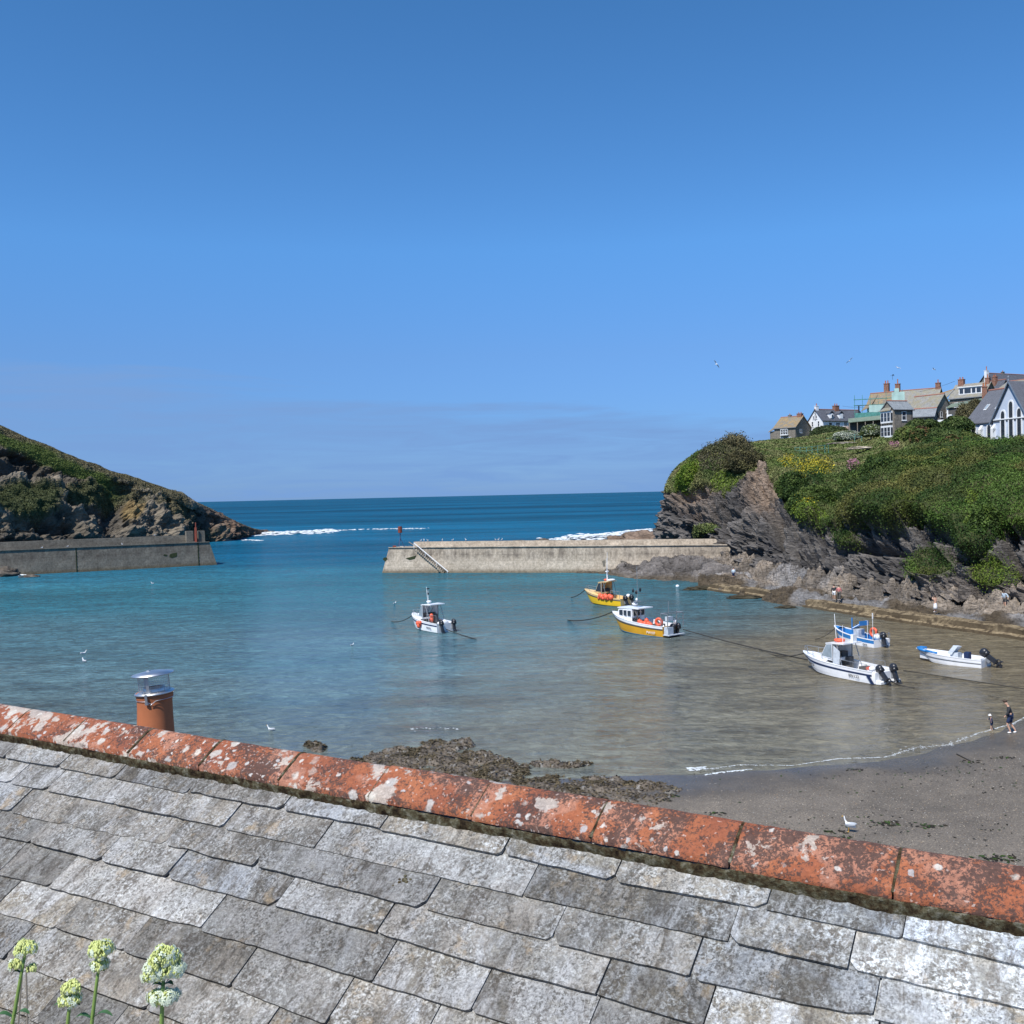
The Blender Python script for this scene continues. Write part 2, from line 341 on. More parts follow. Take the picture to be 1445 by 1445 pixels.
M['stone'] = brick('coursed stone', (.27, .235, .19), (.19, .17, .145), (.13, .12, .10), 1.3)
M['stone2'] = brick('grey stone', (.25, .235, .205), (.18, .17, .15), (.14, .13, .12), 1.6)
M['brick'] = brick('chimney brick', (.29, .13, .085), (.22, .095, .06), (.30, .25, .2), 5.0)
def roofm(name, lo, hi, lich=None, s=2.6):
    m = NT(name, .8, .3); v = m.co(); n = m.noise(v, 1.3, 6, .65); f = m.noise(m.co((2.5, 2.5, 5)), s, 4, .7)
    c = m.ramp(n, [(.3, lo), (.7, hi)])
    if lich: c = m.mix(m.ramp(m.noise(v, .8, 5, .65), [(.42, 0.0), (.60, .85)]), c, lich)
    c = m.mix(1.0, c, m.ramp(f, [(.35, .62), (.65, 1.3)]), 'MULTIPLY'); m.col(c); m.bump(f, .5, .03); return m.m
M['rslate'] = roofm('dark slate roof', (.075, .08, .095), (.12, .125, .145))
M['rpale'] = roofm('pale scantle roof', (.20, .195, .18), (.31, .30, .275), (.27, .24, .16))
M['rochre'] = roofm('lichened roof', (.17, .15, .12), (.26, .225, .175), (.32, .22, .10))
M['rgreen'] = roofm('green felt roof', (.13, .17, .13), (.20, .25, .19))
M['tileridge'] = simple('red ridge tile', (.33, .15, .11), .85)
M['render'] = simple('white render', (.78, .79, .80), .8, .3, 0, .06, 1.0)
M['bluewhite'] = simple('pale blue grey render', (.50, .56, .66), .8, .3, 0, .08, .8)
M['white'] = simple('white paint', (.82, .82, .81), .35, .5, 0, .04, 2)
M['gel'] = simple('white gelcoat', (.86, .86, .86), .25, .5, 0, .07, 1.5)
M['glass'] = simple('window glass', (.035, .045, .06), .06, .8, 0, .3, 2)
M['clear'] = simple('boat screen', (.30, .36, .40), .08, .8, 0, .2, 2)
M['black'] = simple('black plastic', (.022, .024, .03), .35, .5, 0, .3, 4)
M['navy'] = simple('navy fabric', (.02, .035, .09), .8, .2)
M['grey'] = simple('grey metal', (.32, .33, .34), .45, .5, .5)
M['darkwood'] = simple('dark clutter', (.09, .085, .08), .8)
M['yellow'] = simple('yellow hull paint', (.80, .50, .02), .3, .5, 0, .08, 1.2)
M['cream'] = simple('cream yellow deck', (.80, .56, .26), .4, .5, 0, .08, 1.5)
M['orange'] = simple('amber hull paint', (.66, .33, .02), .35, .5, 0, .1, 1.2)
M['blue'] = simple('blue boat paint', (.03, .20, .50), .35, .5, 0, .15, 2)
M['teal'] = simple('antifoul blue', (.02, .10, .17), .6)
M['red'] = simple('orange red buoy', (.78, .13, .06), .45, .4, 0, .12, 5)
M['rust'] = simple('rusty paint', (.22, .055, .035), .8, .3, 0, .4, 6)
M['bluepaint'] = simple('faded blue paint', (.05, .10, .20), .7, .3, 0, .4, 5)
M['rope'] = simple('wet rope', (.035, .032, .028), .9)
M['cloth'] = simple('pale cover fabric', (.52, .56, .60), .85, .2, 0, .2, 4)
M['skin'] = simple('skin', (.60, .36, .25), .6)
M['jacket'] = simple('charcoal jacket', (.03, .03, .034), .85)
M['shorts'] = simple('navy shorts', (.015, .03, .085), .85)
M['hair'] = simple('brown hair', (.07, .045, .03), .8)
M['pink'] = simple('faded red top', (.50, .17, .16), .85)
M['paleblue'] = simple('pale blue top', (.48, .58, .66), .85)
M['netgreen'] = simple('green debris net', (.10, .28, .24), .9, .1, 0, .3, 2)
M['netpale'] = simple('pale green sheet', (.42, .58, .52), .8, .2, 0, .15, 1)
M['wood'] = simple('weathered timber', (.26, .22, .17), .9)
M['stem'] = simple('flower stem', (.20, .30, .07), .5, .4, 0, .2, 30)
M['fleaf'] = simple('valerian leaf', (.055, .13, .045), .5, .4, 0, .25, 30)
M['bud'] = simple('green yellow buds', (.56, .60, .22), .6, .3, 0, .2, 60)
M['petal'] = simple('white petals', (.66, .72, .55), .6, .3, 0, .05, 60)
M['gull'] = simple('white feathers', (.80, .81, .82), .8)
M['gullwing'] = simple('grey feathers', (.40, .43, .47), .8)
M['beak'] = simple('yellow beak', (.7, .4, .06), .5)
# ================================================================ world, sun, camera
w = bpy.data.worlds.new('World'); sc.world = w; w.use_nodes = True
SUNV = Vector((-.62 * math.cos(math.radians(54)), -.785 * math.cos(math.radians(54)), math.sin(math.radians(54))))
nt = w.node_tree; bg = nt.nodes['Background']
sky = nt.nodes.new('ShaderNodeTexSky'); sky.sky_type = 'NISHITA'; sky.sun_disc = False
sky.sun_elevation = math.radians(54); sky.sun_rotation = math.radians(218)
sky.altitude = 0; sky.air_density = 1.0; sky.dust_density = .35; sky.ozone_density = 3.0
tc = nt.nodes.new('ShaderNodeTexCoord'); mp = nt.nodes.new('ShaderNodeMapping'); mp.inputs['Scale'].default_value = (2.2, 2.2, 26); mp.inputs['Rotation'].default_value = (0, .02, 0)
nz = nt.nodes.new('ShaderNodeTexNoise'); nz.inputs['Scale'].default_value = 1.6; nz.inputs['Detail'].default_value = 8; nz.inputs['Roughness'].default_value = .58; nz.inputs['Distortion'].default_value = .5
nt.links.new(tc.outputs['Generated'], mp.inputs[0]); nt.links.new(mp.outputs[0], nz.inputs['Vector'])
sp = nt.nodes.new('ShaderNodeSeparateXYZ'); nt.links.new(tc.outputs['Generated'], sp.inputs[0])
def wm(op, a, b, clamp=False):
    x = nt.nodes.new('ShaderNodeMath'); x.operation = op; x.use_clamp = clamp
    for v, i in ((a, 0), (b, 1)):
        if hasattr(v, 'node'): nt.links.new(v, x.inputs[i])
        else: x.inputs[i].default_value = v
    return x.outputs[0]
# low bank of thin cloud over the sea, its top sloping down to the right
top = wm('ADD', wm('MULTIPLY', sp.outputs['X'], -.083), .096)
edge = wm('ADD', wm('SUBTRACT', top, sp.outputs['Z']), wm('MULTIPLY', wm('SUBTRACT', nz.outputs['Fac'], .5), .09))
mr = nt.nodes.new('ShaderNodeMapRange'); mr.inputs['From Min'].default_value = 0.0; mr.inputs['From Max'].default_value = .016; nt.links.new(edge, mr.inputs['Value'])
n2_ = nt.nodes.new('ShaderNodeTexNoise'); n2_.inputs['Scale'].default_value = 3.2; n2_.inputs['Detail'].default_value = 9; n2_.inputs['Roughness'].default_value = .62; n2_.inputs['Distortion'].default_value = .8; nt.links.new(mp.outputs[0], n2_.inputs['Vector'])
mr2 = nt.nodes.new('ShaderNodeMapRange'); mr2.inputs['From Min'].default_value = .36; mr2.inputs['From Max'].default_value = .62; mr2.inputs['To Min'].default_value = .45; mr2.inputs['To Max'].default_value = .95; nt.links.new(n2_.outputs['Fac'], mr2.inputs['Value'])
thin = wm('MULTIPLY', mr.outputs[0], mr2.outputs[0])
tint = nt.nodes.new('ShaderNodeMix'); tint.data_type = 'RGBA'; tint.blend_type = 'MULTIPLY'; tint.inputs[0].default_value = 1.0; tint.inputs[7].default_value = (.66, .86, 1.12, 1)
nt.links.new(sky.outputs[0], tint.inputs[6])
rmp = nt.nodes.new('ShaderNodeValToRGB'); cr = rmp.color_ramp
for p_, c_ in ((0, (.25, .43, .90)), (.07, (.26, .43, .77)), (.14, (.335, .52, .81)), (.24, (.385, .70, 1.0)), (.46, (.33, .675, .93))):
    e_ = cr.elements[0] if p_ == 0 else (cr.elements[len(cr.elements) - 1] if p_ == .46 else cr.elements.new(p_)); e_.position = p_; e_.color = (*c_, 1)
nt.links.new(sp.outputs['Z'], rmp.inputs[0]); nt.links.new(rmp.outputs[0], tint.inputs[7])
cl = nt.nodes.new('ShaderNodeMix'); cl.data_type = 'RGBA'; nt.links.new(thin, cl.inputs[0]); nt.links.new(tint.outputs[2], cl.inputs[6]); cl.inputs[7].default_value = (1.25, 2.32, 4.45, 1)
nt.links.new(cl.outputs[2], bg.inputs['Color']); bg.inputs['Strength'].default_value = .15
sl = bpy.data.lights.new('sun', 'SUN'); sl.energy = 5.0; sl.angle = math.radians(.5); sl.color = (1.0, .96, .9)
so = bpy.data.objects.new('sun', sl); C.objects.link(so); so.rotation_euler = (-SUNV).to_track_quat('-Z', 'Y').to_euler()
cam = bpy.data.cameras.new('camera'); cam.sensor_width = 36; cam.lens = 36 * FP / 1445.0; cam.clip_end = 60000; cam.clip_start = .05
co = bpy.data.objects.new('camera', cam); C.objects.link(co); co.matrix_world = Matrix.Translation((0, 0, H)) @ CM.to_4x4(); sc.camera = co
sc.render.resolution_x = sc.render.resolution_y = 1024
vs = sc.view_settings; vs.view_transform = 'Standard'; vs.look = 'None'; vs.exposure = .06; vs.gamma = 1
sc.render.engine = 'CYCLES'
# ================================================================ land, sea
def catmull(A, n):                    # A: (k, ...) control rows -> n samples along axis 0
    k = A.shape[0]; t = np.linspace(0, k - 1, n); i = np.clip(t.astype(int), 0, k - 2); f = (t - i)[:, None, None]
    g = lambda j: A[np.clip(j, 0, k - 1)]
    a, b, c, d = g(i - 1), g(i), g(i + 1), g(i + 2)
    return .5 * ((2 * b) + (-a + c) * f + (2 * a - 5 * b + 4 * c - d) * f ** 2 + (-a + 3 * b - 3 * c + d) * f ** 3)
def surf(cols, nu, nv):               # cols: list of columns, each a list of (px, py, D)
    A = np.array([[tuple(P(*p)) for p in c] for c in cols])        # (ncol, nrow, 3)
    A = catmull(A, nu); A = catmull(A.transpose(1, 0, 2), nv)       # (nv, nu, 3)
    return A
def normals(A):
    du = np.gradient(A, axis=1); dv = np.gradient(A, axis=0); n = np.cross(du, dv)
    return n / (np.linalg.norm(n, axis=2, keepdims=True) + 1e-9)
def smooth2(a, k):
    for _ in range(k):
        a = (a + np.roll(a, 1, 0) + np.roll(a, -1, 0) + np.roll(a, 1, 1) + np.roll(a, -1, 1)) / 5
    return a
SHX = [-400, -60, -30, -10, 0, 8.7, 13, 18, 24, 29.8, 36, 45, 60, 100]
SHY = [36, 38, 41, 44, 46.5, 47.6, 48.0, 48.9, 52, 57, 62, 69, 82, 120]
def shoreY(x): return np.interp(x, SHX, SHY)
def gz(x, y):
    d = shoreY(x) - y
    z = np.where(d > 0, d * .032, d * .05); z = np.maximum(z, -3.0)
    Q = np.stack([x, y, 0 * x], -1).reshape(-1, 3)
    z = z + (fbm(Q, .25, 3) * .05).reshape(x.shape) * sstep(-6, 4, d)
    z = z + 6.3 * sstep(20, 7, y) * (1 - 0 * x)
    return z
# ---- beach and seabed: one sheet
xs = np.concatenate([np.linspace(-9000, -140, 14), np.linspace(-130, -4, 60), np.linspace(-3, 42, 300), np.linspace(43, 200, 60), np.linspace(260, 9000, 14)])
ys = np.concatenate([np.linspace(-60, 24, 50), np.linspace(24.3, 62, 300), np.linspace(63, 260, 90), np.linspace(300, 20000, 14)])
X, Y = np.meshgrid(xs, ys); Z = gz(X, Y)
d = shoreY(X) - Y; dry = sstep(.5, 5.5, d + (fbm(np.stack([X, Y, 0 * X], -1).reshape(-1, 3), .3, 3) * 2.2).reshape(X.shape)); 
colr = np.array([.105, .086, .060]) * (1 - dry[..., None]) + np.array([.152, .130, .104]) * dry[..., None]
brn = fbm(np.stack([X, Y * 2, 0 * X], -1).reshape(-1, 3), .12, 3, 3).reshape(X.shape)[..., None]
colr = colr * (1 + .25 * brn) * np.array([1.02, 1.0, .97])
g = npmesh('beach', np.stack([X, Y, Z], -1).reshape(-1, 3), gridf(*X.shape), M['sand'], col=colr.reshape(-1, 3)); tag(g, kind='structure')
a = g.data.attributes.new('dry', 'FLOAT', 'POINT'); a.data.foreach_set('value', dry.ravel().astype(np.float32))
# ---- sea: one sheet to the horizon, its own colour following depth and silt
xs = np.concatenate([np.linspace(-40000, -3000, 10), np.linspace(-2500, -170, 14), np.linspace(-160, 160, 130), np.linspace(180, 2500, 14), np.linspace(3000, 40000, 10)])
ys = np.concatenate([np.linspace(10, 36, 8), np.linspace(37, 260, 190), np.linspace(270, 900, 40), np.linspace(1000, 6000, 12), np.linspace(8000, 55000, 14)])
X, Y = np.meshgrid(xs, ys)
off = Y - shoreY(X) 
nz_ = fbm(np.stack([X, Y * 2.2, 0 * X], -1).reshape(-1, 3), .03, 4, 5).reshape(X.shape)
nz2 = fbm(np.stack([X * .7, Y * 3.0, 0 * X], -1).reshape(-1, 3), .09, 4, 8).reshape(X.shape)
right = sstep(-10, 34, X)
s1 = sstep(30 + 20 * 1, 0, off - 26 * right + nz_ * 22)          # silty shallows
s2 = sstep(110, 20, off - 20 * right + nz_ * 30)                  # pale green-blue
s3 = sstep(240, 150, Y + nz_ * 20)                                # inside the harbour mouth
s4 = sstep(900, 200, Y + nz_ * 60)
deep = np.array([.005, .080, .152]); mid = np.array([.010, .105, .190]); tur = np.array([.034, .140, .176]); har = np.array([.090, .148, .162]); silt = np.array([.165, .137, .088])
c = deep + (mid - deep) * s4[..., None]; c = c + (tur - c) * s3[..., None]; c = c + (har - c) * (s2[..., None] * .85); c = c + (silt - c) * (s1[..., None] * (.55 + .45 * right[..., None]))
bed = sstep(.18, .5, nz2) * sstep(85, 30, off)                    # weed and rock on the bed
c = c + (np.array([.07, .06, .045]) - c) * (bed[..., None] * .55)
wat = npmesh('sea', np.stack([X, Y, 0 * X], -1).reshape(-1, 3), gridf(*X.shape), M['water'], col=c.reshape(-1, 3)); tag(wat, kind='structure')
# ---- right-hand cliff
RC = [
 [(985,806,218),(980,770,217),(976,740,216),(974,715,216),(978,690,215),(990,665,216),(1030,640,225),(1075,630,292),(1080,640,420)],
 [(934,806,191),(935,767,190),(940,735,188),(942,707,188),(950,680,189),(968,657,192),(1010,636,200),(1060,630,290),(1066,640,420)],
 [(955,806,181),(955,765,179),(960,735,177),(965,708,179),(975,680,182),(988,658,186),(1020,634,196),(1072,628,290),(1075,636,420)],
 [(985,804,175),(985,765,173),(990,737,171),(995,708,174),(1000,682,177),(1008,652,182),(1035,631,192),(1090,624.5,290),(1090,632,420)],
 [(1035,806,157),(1030,775,161),(1030,745,164),(1032,710,169),(1035,680,174),(1040,655,178),(1056,633,190),(1110,621,290),(1110,628,420)],
 [(1075,814,146),(1072,785,149),(1070,755,152),(1070,720,159),(1073,690,165),(1078,660,172),(1092,637,190),(1130,618,290),(1130,626,420)],
 [(1120,821,136),(1118,795,138),(1115,770,142),(1115,740,148),(1118,705,155),(1122,670,165),(1132,640,188),(1155,613,290),(1155,622,420)],
 [(1165,828,128),(1162,805,130),(1160,780,134),(1160,755,138),(1162,720,147),(1165,680,160),(1174,643,185),(1185,607,280),(1185,612,420)],
 [(1210,834,121),(1208,812,123),(1206,788,126),(1205,752,131),(1206,712,140),(1208,675,152),(1214,645,176),(1225,609,240),(1225,592,400)],
 [(1255,841,114),(1253,820,116),(1252,795,118),(1250,762,121),(1250,716,130),(1250,672,142),(1252,640,163),(1260,616,190),(1262,585,390)],
 [(1300,848,108),(1298,828,110),(1296,800,112),(1295,767,115),(1294,717,124),(1293,671,136),(1295,635,150),(1302,606,195),(1304,572,380)],
 [(1350,854,103),(1348,835,105),(1346,805,107),(1345,775,109),(1344,722,117),(1343,670,129),(1345,632,140),(1352,603,205),(1352,566,380)],
 [(1400,859,100),(1398,838,102),(1397,810,103),(1396,782,105),(1395,727,112),(1394,670,124),(1396,629,134),(1402,619,186),(1404,560,380)],
 [(1450,863,97),(1450,842,98),(1449,815,99),(1448,787,101),(1447,728,107),(1447,668,119),(1447,626,128),(1452,612,182),(1455,550,380)],
 [(1560,880,88),(1560,850,89),(1560,820,90),(1560,782,92),(1560,722,98),(1560,660,110),(1560,616,118),(1560,598,175),(1560,530,380)],
 [(1760,905,75),(1760,870,76),(1760,830,77),(1760,782,79),(1760,712,86),(1760,645,98),(1760,600,108),(1760,575,165),(1760,500,360)]]
NU, NV = 960, 520
A = surf(RC, NU, NV); V0 = A.reshape(-1, 3); N0 = normals(A)
if (N0[..., 1].mean() > 0): N0 = -N0
px, py = projn(V0); px = px.reshape(NV, NU); py = py.reshape(NV, NU)
n1 = fbm(V0, .16, 4, 1).reshape(NV, NU)
vb_x = [900, 935, 950, 965, 985, 1005, 1030, 1048, 1062, 1080, 1098, 1122, 1150, 1188, 1200, 1215, 1240, 1290, 1305, 1335, 1352, 1372, 1385, 1420, 1445, 1600, 1800]
vb_y = [640, 690, 700, 702, 684, 694, 704, 694, 672, 664, 690, 736, 752, 752, 735, 760, 752, 762, 748, 762, 770, 792, 800, 785, 772, 775, 780]
vb = np.interp(px, vb_x, vb_y)
wpx = px + 14 * n1 + 7 * fbm(V0, .5, 3, 31).reshape(NV, NU); vb = np.interp(wpx, vb_x, vb_y); veg = sstep(2, -2, py - vb + n1 * 18 + 7 * fbm(V0, .6, 3, 32).reshape(NV, NU))
row = np.linspace(0, 1, NV)[:, None] * np.ones((1, NU))
veg = np.where(row > .68, 1.0, veg)
def blob(x, y, rx, ry): return np.exp(-(((px - x) / rx) ** 2 + ((py - y) / ry) ** 2))
patch = sstep(.35, .6, blob(1325, 805, 34, 22) + blob(1410, 818, 30, 20) + blob(1000, 745, 14, 8) + blob(983, 752, 6, 10) + blob(1200, 765, 16, 9) + .35 * n1) * (py > 700)
veg = np.maximum(veg, patch * .9); patchy = patch.copy()
strN = np.array([.42, -.15, .9]); strN = strN / np.linalg.norm(strN); e1 = np.cross(strN, [0, 1, 0]); e1 /= np.linalg.norm(e1); e2 = np.cross(strN, e1)
def strata(V, f, a=.5, oc=4, seed=0): return fbm(np.stack([V @ e1 * f * a, V @ e2 * f * a, V @ strN * f], -1), 1.0, oc, seed)
big = fbm(V0, .085, 3, 2).reshape(NV, NU); st = strata(V0, .55, .5, 4, 1).reshape(NV, NU); st2 = strata(V0, 1.9, .35, 3, 4).reshape(NV, NU)
blk = fbm(V0, .33, 4, 9).reshape(NV, NU)
sh = lambda q, p_=.6: np.sign(q) * np.abs(q) ** p_
st3 = strata(V0, 4.2, .4, 3, 14).reshape(NV, NU)
dr = 2.4 * big + 1.9 * sh(st, .6) + .75 * sh(st2, .8) + .25 * sh(st3, .8) + 3.2 * (.3 - np.abs(blk)) + .5 * sh(fbm(V0, 1.1, 3, 41).reshape(NV, NU), .6)
cave = 5.0 * blob(1095, 752, 9, 20) + 3.4 * blob(1028, 742, 7, 16) + 3.0 * blob(983, 700, 16, 9) + 2.6 * blob(1010, 728, 14, 7) + 2.8 * blob(1135, 782, 22, 6) + 2.8 * blob(1190, 745, 7, 12) + 3.4 * blob(1243, 776, 34, 9) + 2.5 * blob(1355, 735, 9, 26) + 3.0 * blob(1440, 800, 8, 40) + 2.6 * blob(1385, 795, 22, 5)
dr = dr - cave * 1.25
# bushes: domes pressed close together
def domes(V, s, seed, amp=1.0):
    c0 = np.floor(V[:, :2] / s).astype(np.int64); best = np.full(len(V), 9.0); idb = np.zeros(len(V))
    for dx in (-1, 0, 1):
        for dy in (-1, 0, 1):
            cx_, cy_ = c0[:, 0] + dx, c0[:, 1] + dy
            hx = _h(cx_ + 900, cy_ + 900, cx_ * 0 + seed); hy = _h(cx_ + 900, cy_ + 900, cx_ * 0 + seed + 7)
            dd = ((cx_ + .15 + .7 * hx) * s - V[:, 0]) ** 2 + ((cy_ + .15 + .7 * hy) * s - V[:, 1]) ** 2
            k = dd < best * s * s; best = np.where(k, dd / (s * s), best); idb = np.where(k, hx * 7 + hy, idb)
    return np.clip(1 - best * 1.3, 0, 1), np.mod(idb, 1.0)
Vw = V0 * np.array([1, .62, 1]) + V0[:, 2:3] * np.array([.35, .6, 0])
d1, id1 = domes(Vw, 5.2, 3); d2, id2 = domes(Vw, 2.1, 11)
bushy = np.clip(sstep(1225, 1255, px + (py - 690) * .9) + sstep(.5, 0, np.abs(px - 1150) / 90) * (py > 665) + blob(1015, 655, 30, 30), 0, 1)
dv = (2.7 * np.clip(d1, 0, 1) ** .38 * bushy.ravel() + 1.6 * fbm(V0, .17, 3, 77) * bushy.ravel() + 1.0 * np.clip(d2, 0, 1) ** .4 * (.35 + .65 * bushy.ravel()) + .25 * fbm(V0, 1.3, 3, 5)).reshape(NV, NU) * (1 - .75 * patchy) * (.22 + .78 * sstep(.70, .50, row))
fade = np.ones((NV, NU)); 
dd_ = np.where(row > .7, .25 * big + .3 * blk * 1.2, dr * (1 - veg) + (dv + .35 * big) * veg) 
lift = smooth2(veg, 6)
A2 = A + N0 * dd_[..., None] + N0 * (lift * .5)[..., None]
A2[row > .74] = (A + N0 * (.4 * big + .25 * blk)[..., None])[row > .74]
# ground colours
rk = np.array([.060, .057, .058]); rk2 = np.array([.150, .136, .124]); pinkr = np.array([.29, .21, .150]); ochr = np.array([.30, .22, .12])
m1 = sstep(-.5, .5, st + .5 * blk)[..., None]; c = rk + (rk2 - rk) * m1
upl = (sstep(30, -5, np.abs(px - 1078) - 8) * sstep(745, 700, py) + .8 * sstep(60, 10, np.abs(px - 975)) * sstep(735, 700, py + n1 * 25))[..., None] * .85
c = c + (pinkr - c) * np.clip(upl, 0, 1)
tide = sstep(815, 835, py + 8 * n1)[..., None] * .6; c = c + (np.array([.20, .165, .135]) - c) * tide
c = c * (1 + .35 * st2[..., None])
gr = np.array([.052, .072, .020]); gr2 = np.array([.085, .085, .035])
cg = gr + (gr2 - gr) * sstep(-.3, .4, n1)[..., None]
cg = cg * (1 - .65 * bushy[..., None] * sstep(.35, .0, d1.reshape(NV, NU))[..., None])  # dark humus plus shade of the gaps between shrub domes, painted into the ground colour
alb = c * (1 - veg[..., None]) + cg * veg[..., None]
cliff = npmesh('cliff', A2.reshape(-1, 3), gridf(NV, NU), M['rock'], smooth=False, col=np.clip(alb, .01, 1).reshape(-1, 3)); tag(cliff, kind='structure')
# ---- leaves
def leaves(name, pts, nrm, size, col, parent=None, tilt=.9, asp=.55, kind=None, mat=None):
    n = len(pts); r = RNG.normal(size=(n, 3)); ax = nrm + tilt * r; ax /= np.linalg.norm(ax, axis=1, keepdims=True)
    t = np.cross(ax, RNG.normal(size=(n, 3))); t /= np.linalg.norm(t, axis=1, keepdims=True); b = np.cross(ax, t)
    s = np.asarray(size)[:, None]; t = t * s; b = b * s * asp
    V = np.stack([pts - t, pts - b * 1.0 + t * .1, pts + t, pts + b * 1.0 + t * .1], 1).reshape(-1, 3); F = np.arange(4 * n).reshape(n, 4)
    o = npmesh(name, V, F, mat or M['leaf'], parent, smooth=False, col=np.repeat(col, 4, 0))
    if kind: tag(o, kind=kind)
    return o
def sample(A, N, wgt, n):
    ar = np.linalg.norm(np.cross(np.gradient(A, axis=1), np.gradient(A, axis=0)), axis=2) * wgt
    p = ar.ravel() / ar.sum(); idx = RNG.choice(len(p), n, p=p)
    nr, nc = wgt.shape; i, j = idx // nc, idx % nc; i2 = np.clip(i + 1, 0, nr - 1); j2 = np.clip(j + 1, 0, nc - 1)
    u, v = RNG.random(n)[:, None], RNG.random(n)[:, None]
    pts = A[i, j] + (A[i, j2] - A[i, j]) * u + (A[i2, j] - A[i, j]) * v
    return pts, N[i, j], idx
facing = (px > 925) & (px < 1520) & (row < .86)
N2 = normals(A2); 
if N2[..., 1].mean() > 0: N2 = -N2
den = veg * facing * np.clip(130.0 / A[..., 1], .4, 1.6) ** 1.5 * (.3 + .7 * sstep(.06, .35, d1.reshape(NV, NU)) * bushy + .7 * (1 - bushy))
pts, nr_, idx = sample(A2, N2, den, 430000)
px_, py_ = px.ravel()[idx], py.ravel()[idx]; D_ = pts[:, 1]
q = fbm(pts, .35, 3, 3); rr = RNG.random(len(pts)); isb = bushy.ravel()[idx]; idc = id1[idx]
q2 = fbm(pts, .12, 3, 23); base = np.array([.030, .058, .012]) + (np.array([.105, .125, .030]) - np.array([.030, .058, .012])) * np.clip(.42 + .8 * q + .9 * q2 + .5 * (idc - .5), 0, 1)[:, None]
grs = np.array([.085, .125, .030]) + (np.array([.19, .175, .075]) - np.array([.085, .125, .030])) * np.clip(.4 + 1.2 * q, 0, 1)[:, None]
pal_ = np.array([[1.0, 1.0, 1.0], [.75, .85, .8], [1.35, 1.15, 1.0], [.9, 1.2, .9], [1.25, 1.0, 1.1]])[(idc * 4.99).astype(int)]
base = base * 1.08 * (1 + (pal_ - 1) * .9); grs = grs * 1.1
cl_ = base * isb[:, None] + grs * (1 - isb[:, None])
def bl(x, y, rx, ry): return np.exp(-(((px_ - x) / rx) ** 2 + ((py_ - y) / ry) ** 2))
yel = bl(1150, 668, 26, 20) + .8 * bl(1110, 655, 12, 10) + .5 * bl(1128, 690, 20, 14) + .55 * bl(1150, 735, 20, 7); yel = yel * (rr < .62 * np.clip(yel, 0, 1) + .08 * 0)
cl_ = np.where((yel > .28)[:, None], np.array([.44, .36, .03]) * (.7 + .5 * RNG.random((len(pts), 1))), cl_)
pk = bl(1206, 662, 9, 9) + .5 * bl(1262, 628, 12, 5); cl_ = np.where(((pk > .35) & (rr < .6))[:, None], np.array([.36, .17, .22]), cl_)
drk = bl(1015, 655, 26, 24); cl_ = np.where(((drk > .35) & (rr < .75))[:, None], np.array([.085, .075, .042]) * (.7 + .7 * RNG.random((len(pts), 1))), cl_)
brt = bl(985, 668, 16, 10) + bl(965, 690, 9, 20) + bl(1030, 690, 24, 10) + bl(1410, 818, 30, 18) * 1.4 + .6 * bl(1155, 745, 40, 10) + .6 * bl(1385, 745, 14, 22); cl_ = np.where(((brt > .4) & (rr < .8))[:, None], np.array([.115, .165, .022]) * (.75 + .5 * RNG.random((len(pts), 1))), cl_)
cl_ = cl_ * (.62 + .76 * RNG.random((len(pts), 1)))
hgt = np.abs(RNG.normal(size=len(pts))) * (.12 + .22 * isb)
leaves('ground_cover', pts + nr_ * hgt[:, None], nr_, (.065 + .095 * RNG.random(len(pts))) * np.clip(D_ / 125, .75, 1.9), cl_, kind='stuff')
# ---- foreshore rocks under the cliff
FX = [1000, 1060, 1100, 1180, 1230, 1300, 1400, 1445, 1560, 1760]
FE = [833, 843, 853, 863, 871, 881, 894, 899, 918, 955]
FF = [798, 808, 815, 828, 835, 845, 856, 860, 878, 902]
fx = np.linspace(985, 1760, 900); ye = np.interp(fx, FX, FE); yf = np.interp(fx, FX, FF) 
K = 110; T = np.linspace(-.18, 1.12, K)[:, None]
front = np.array([tuple(G(a, b, -.15)) for a, b in zip(fx, ye)]); back = np.array([tuple(G(a, b, 1.0)) for a, b in zip(fx, yf)])
Fg = front[None] * (1 - T[..., None]) + back[None] * T[..., None]; Q = Fg.reshape(-1, 3)
hh = (1.15 * sh(strata(Q, .55, .5, 4, 6), .7) + .55 * fbm(Q, .9, 4, 7) + .28 * sh(fbm(Q, 2.6, 3, 3))).reshape(K, -1)
Tn = T * np.ones_like(hh)
hh = hh + .35 * sh(fbm(Q, 1.6, 3, 51), .6).reshape(K, -1)
Fg[..., 2] = .28 + .42 * sstep(.0, .12, Tn) * sstep(.5, .3, Tn) + .5 * Tn + hh * (.65 + .75 * sstep(.35, 1, Tn)) + 1.6 * sstep(.7, 1.1, Tn) - 2.4 * sstep(.0, -.18, Tn) + .3 * sstep(0, .12, Tn)
fpx, fpy = projn(Q); fpx = fpx.reshape(K, -1)
pool = sstep(1, .6, np.abs(fpx - 1130) / 80) * sstep(.18, .1, np.abs(Tn - .62)); Fg[..., 2] -= pool * 1.3
cc = np.array([.14, .12, .10]) + (np.array([.28, .23, .18]) - np.array([.14, .12, .10])) * sstep(-.5, .5, hh)[..., None]
wd = sstep(.38, .1, Tn + .35 * fbm(Q, .5, 3, 2).reshape(K, -1) - .12)[..., None]; cc = cc + (np.array([.075, .055, .032]) - cc) * wd * .9
gry = sstep(.1, .4, fbm(Q, .22, 2, 12).reshape(K, -1))[..., None]; cc = cc + (np.array([.24, .235, .235]) - cc) * gry * .7
f_ = npmesh('foreshore', Fg.reshape(-1, 3), gridf(K, len(fx)), M['rock'], smooth=False, col=cc.reshape(-1, 3)); tag(f_, kind='structure')
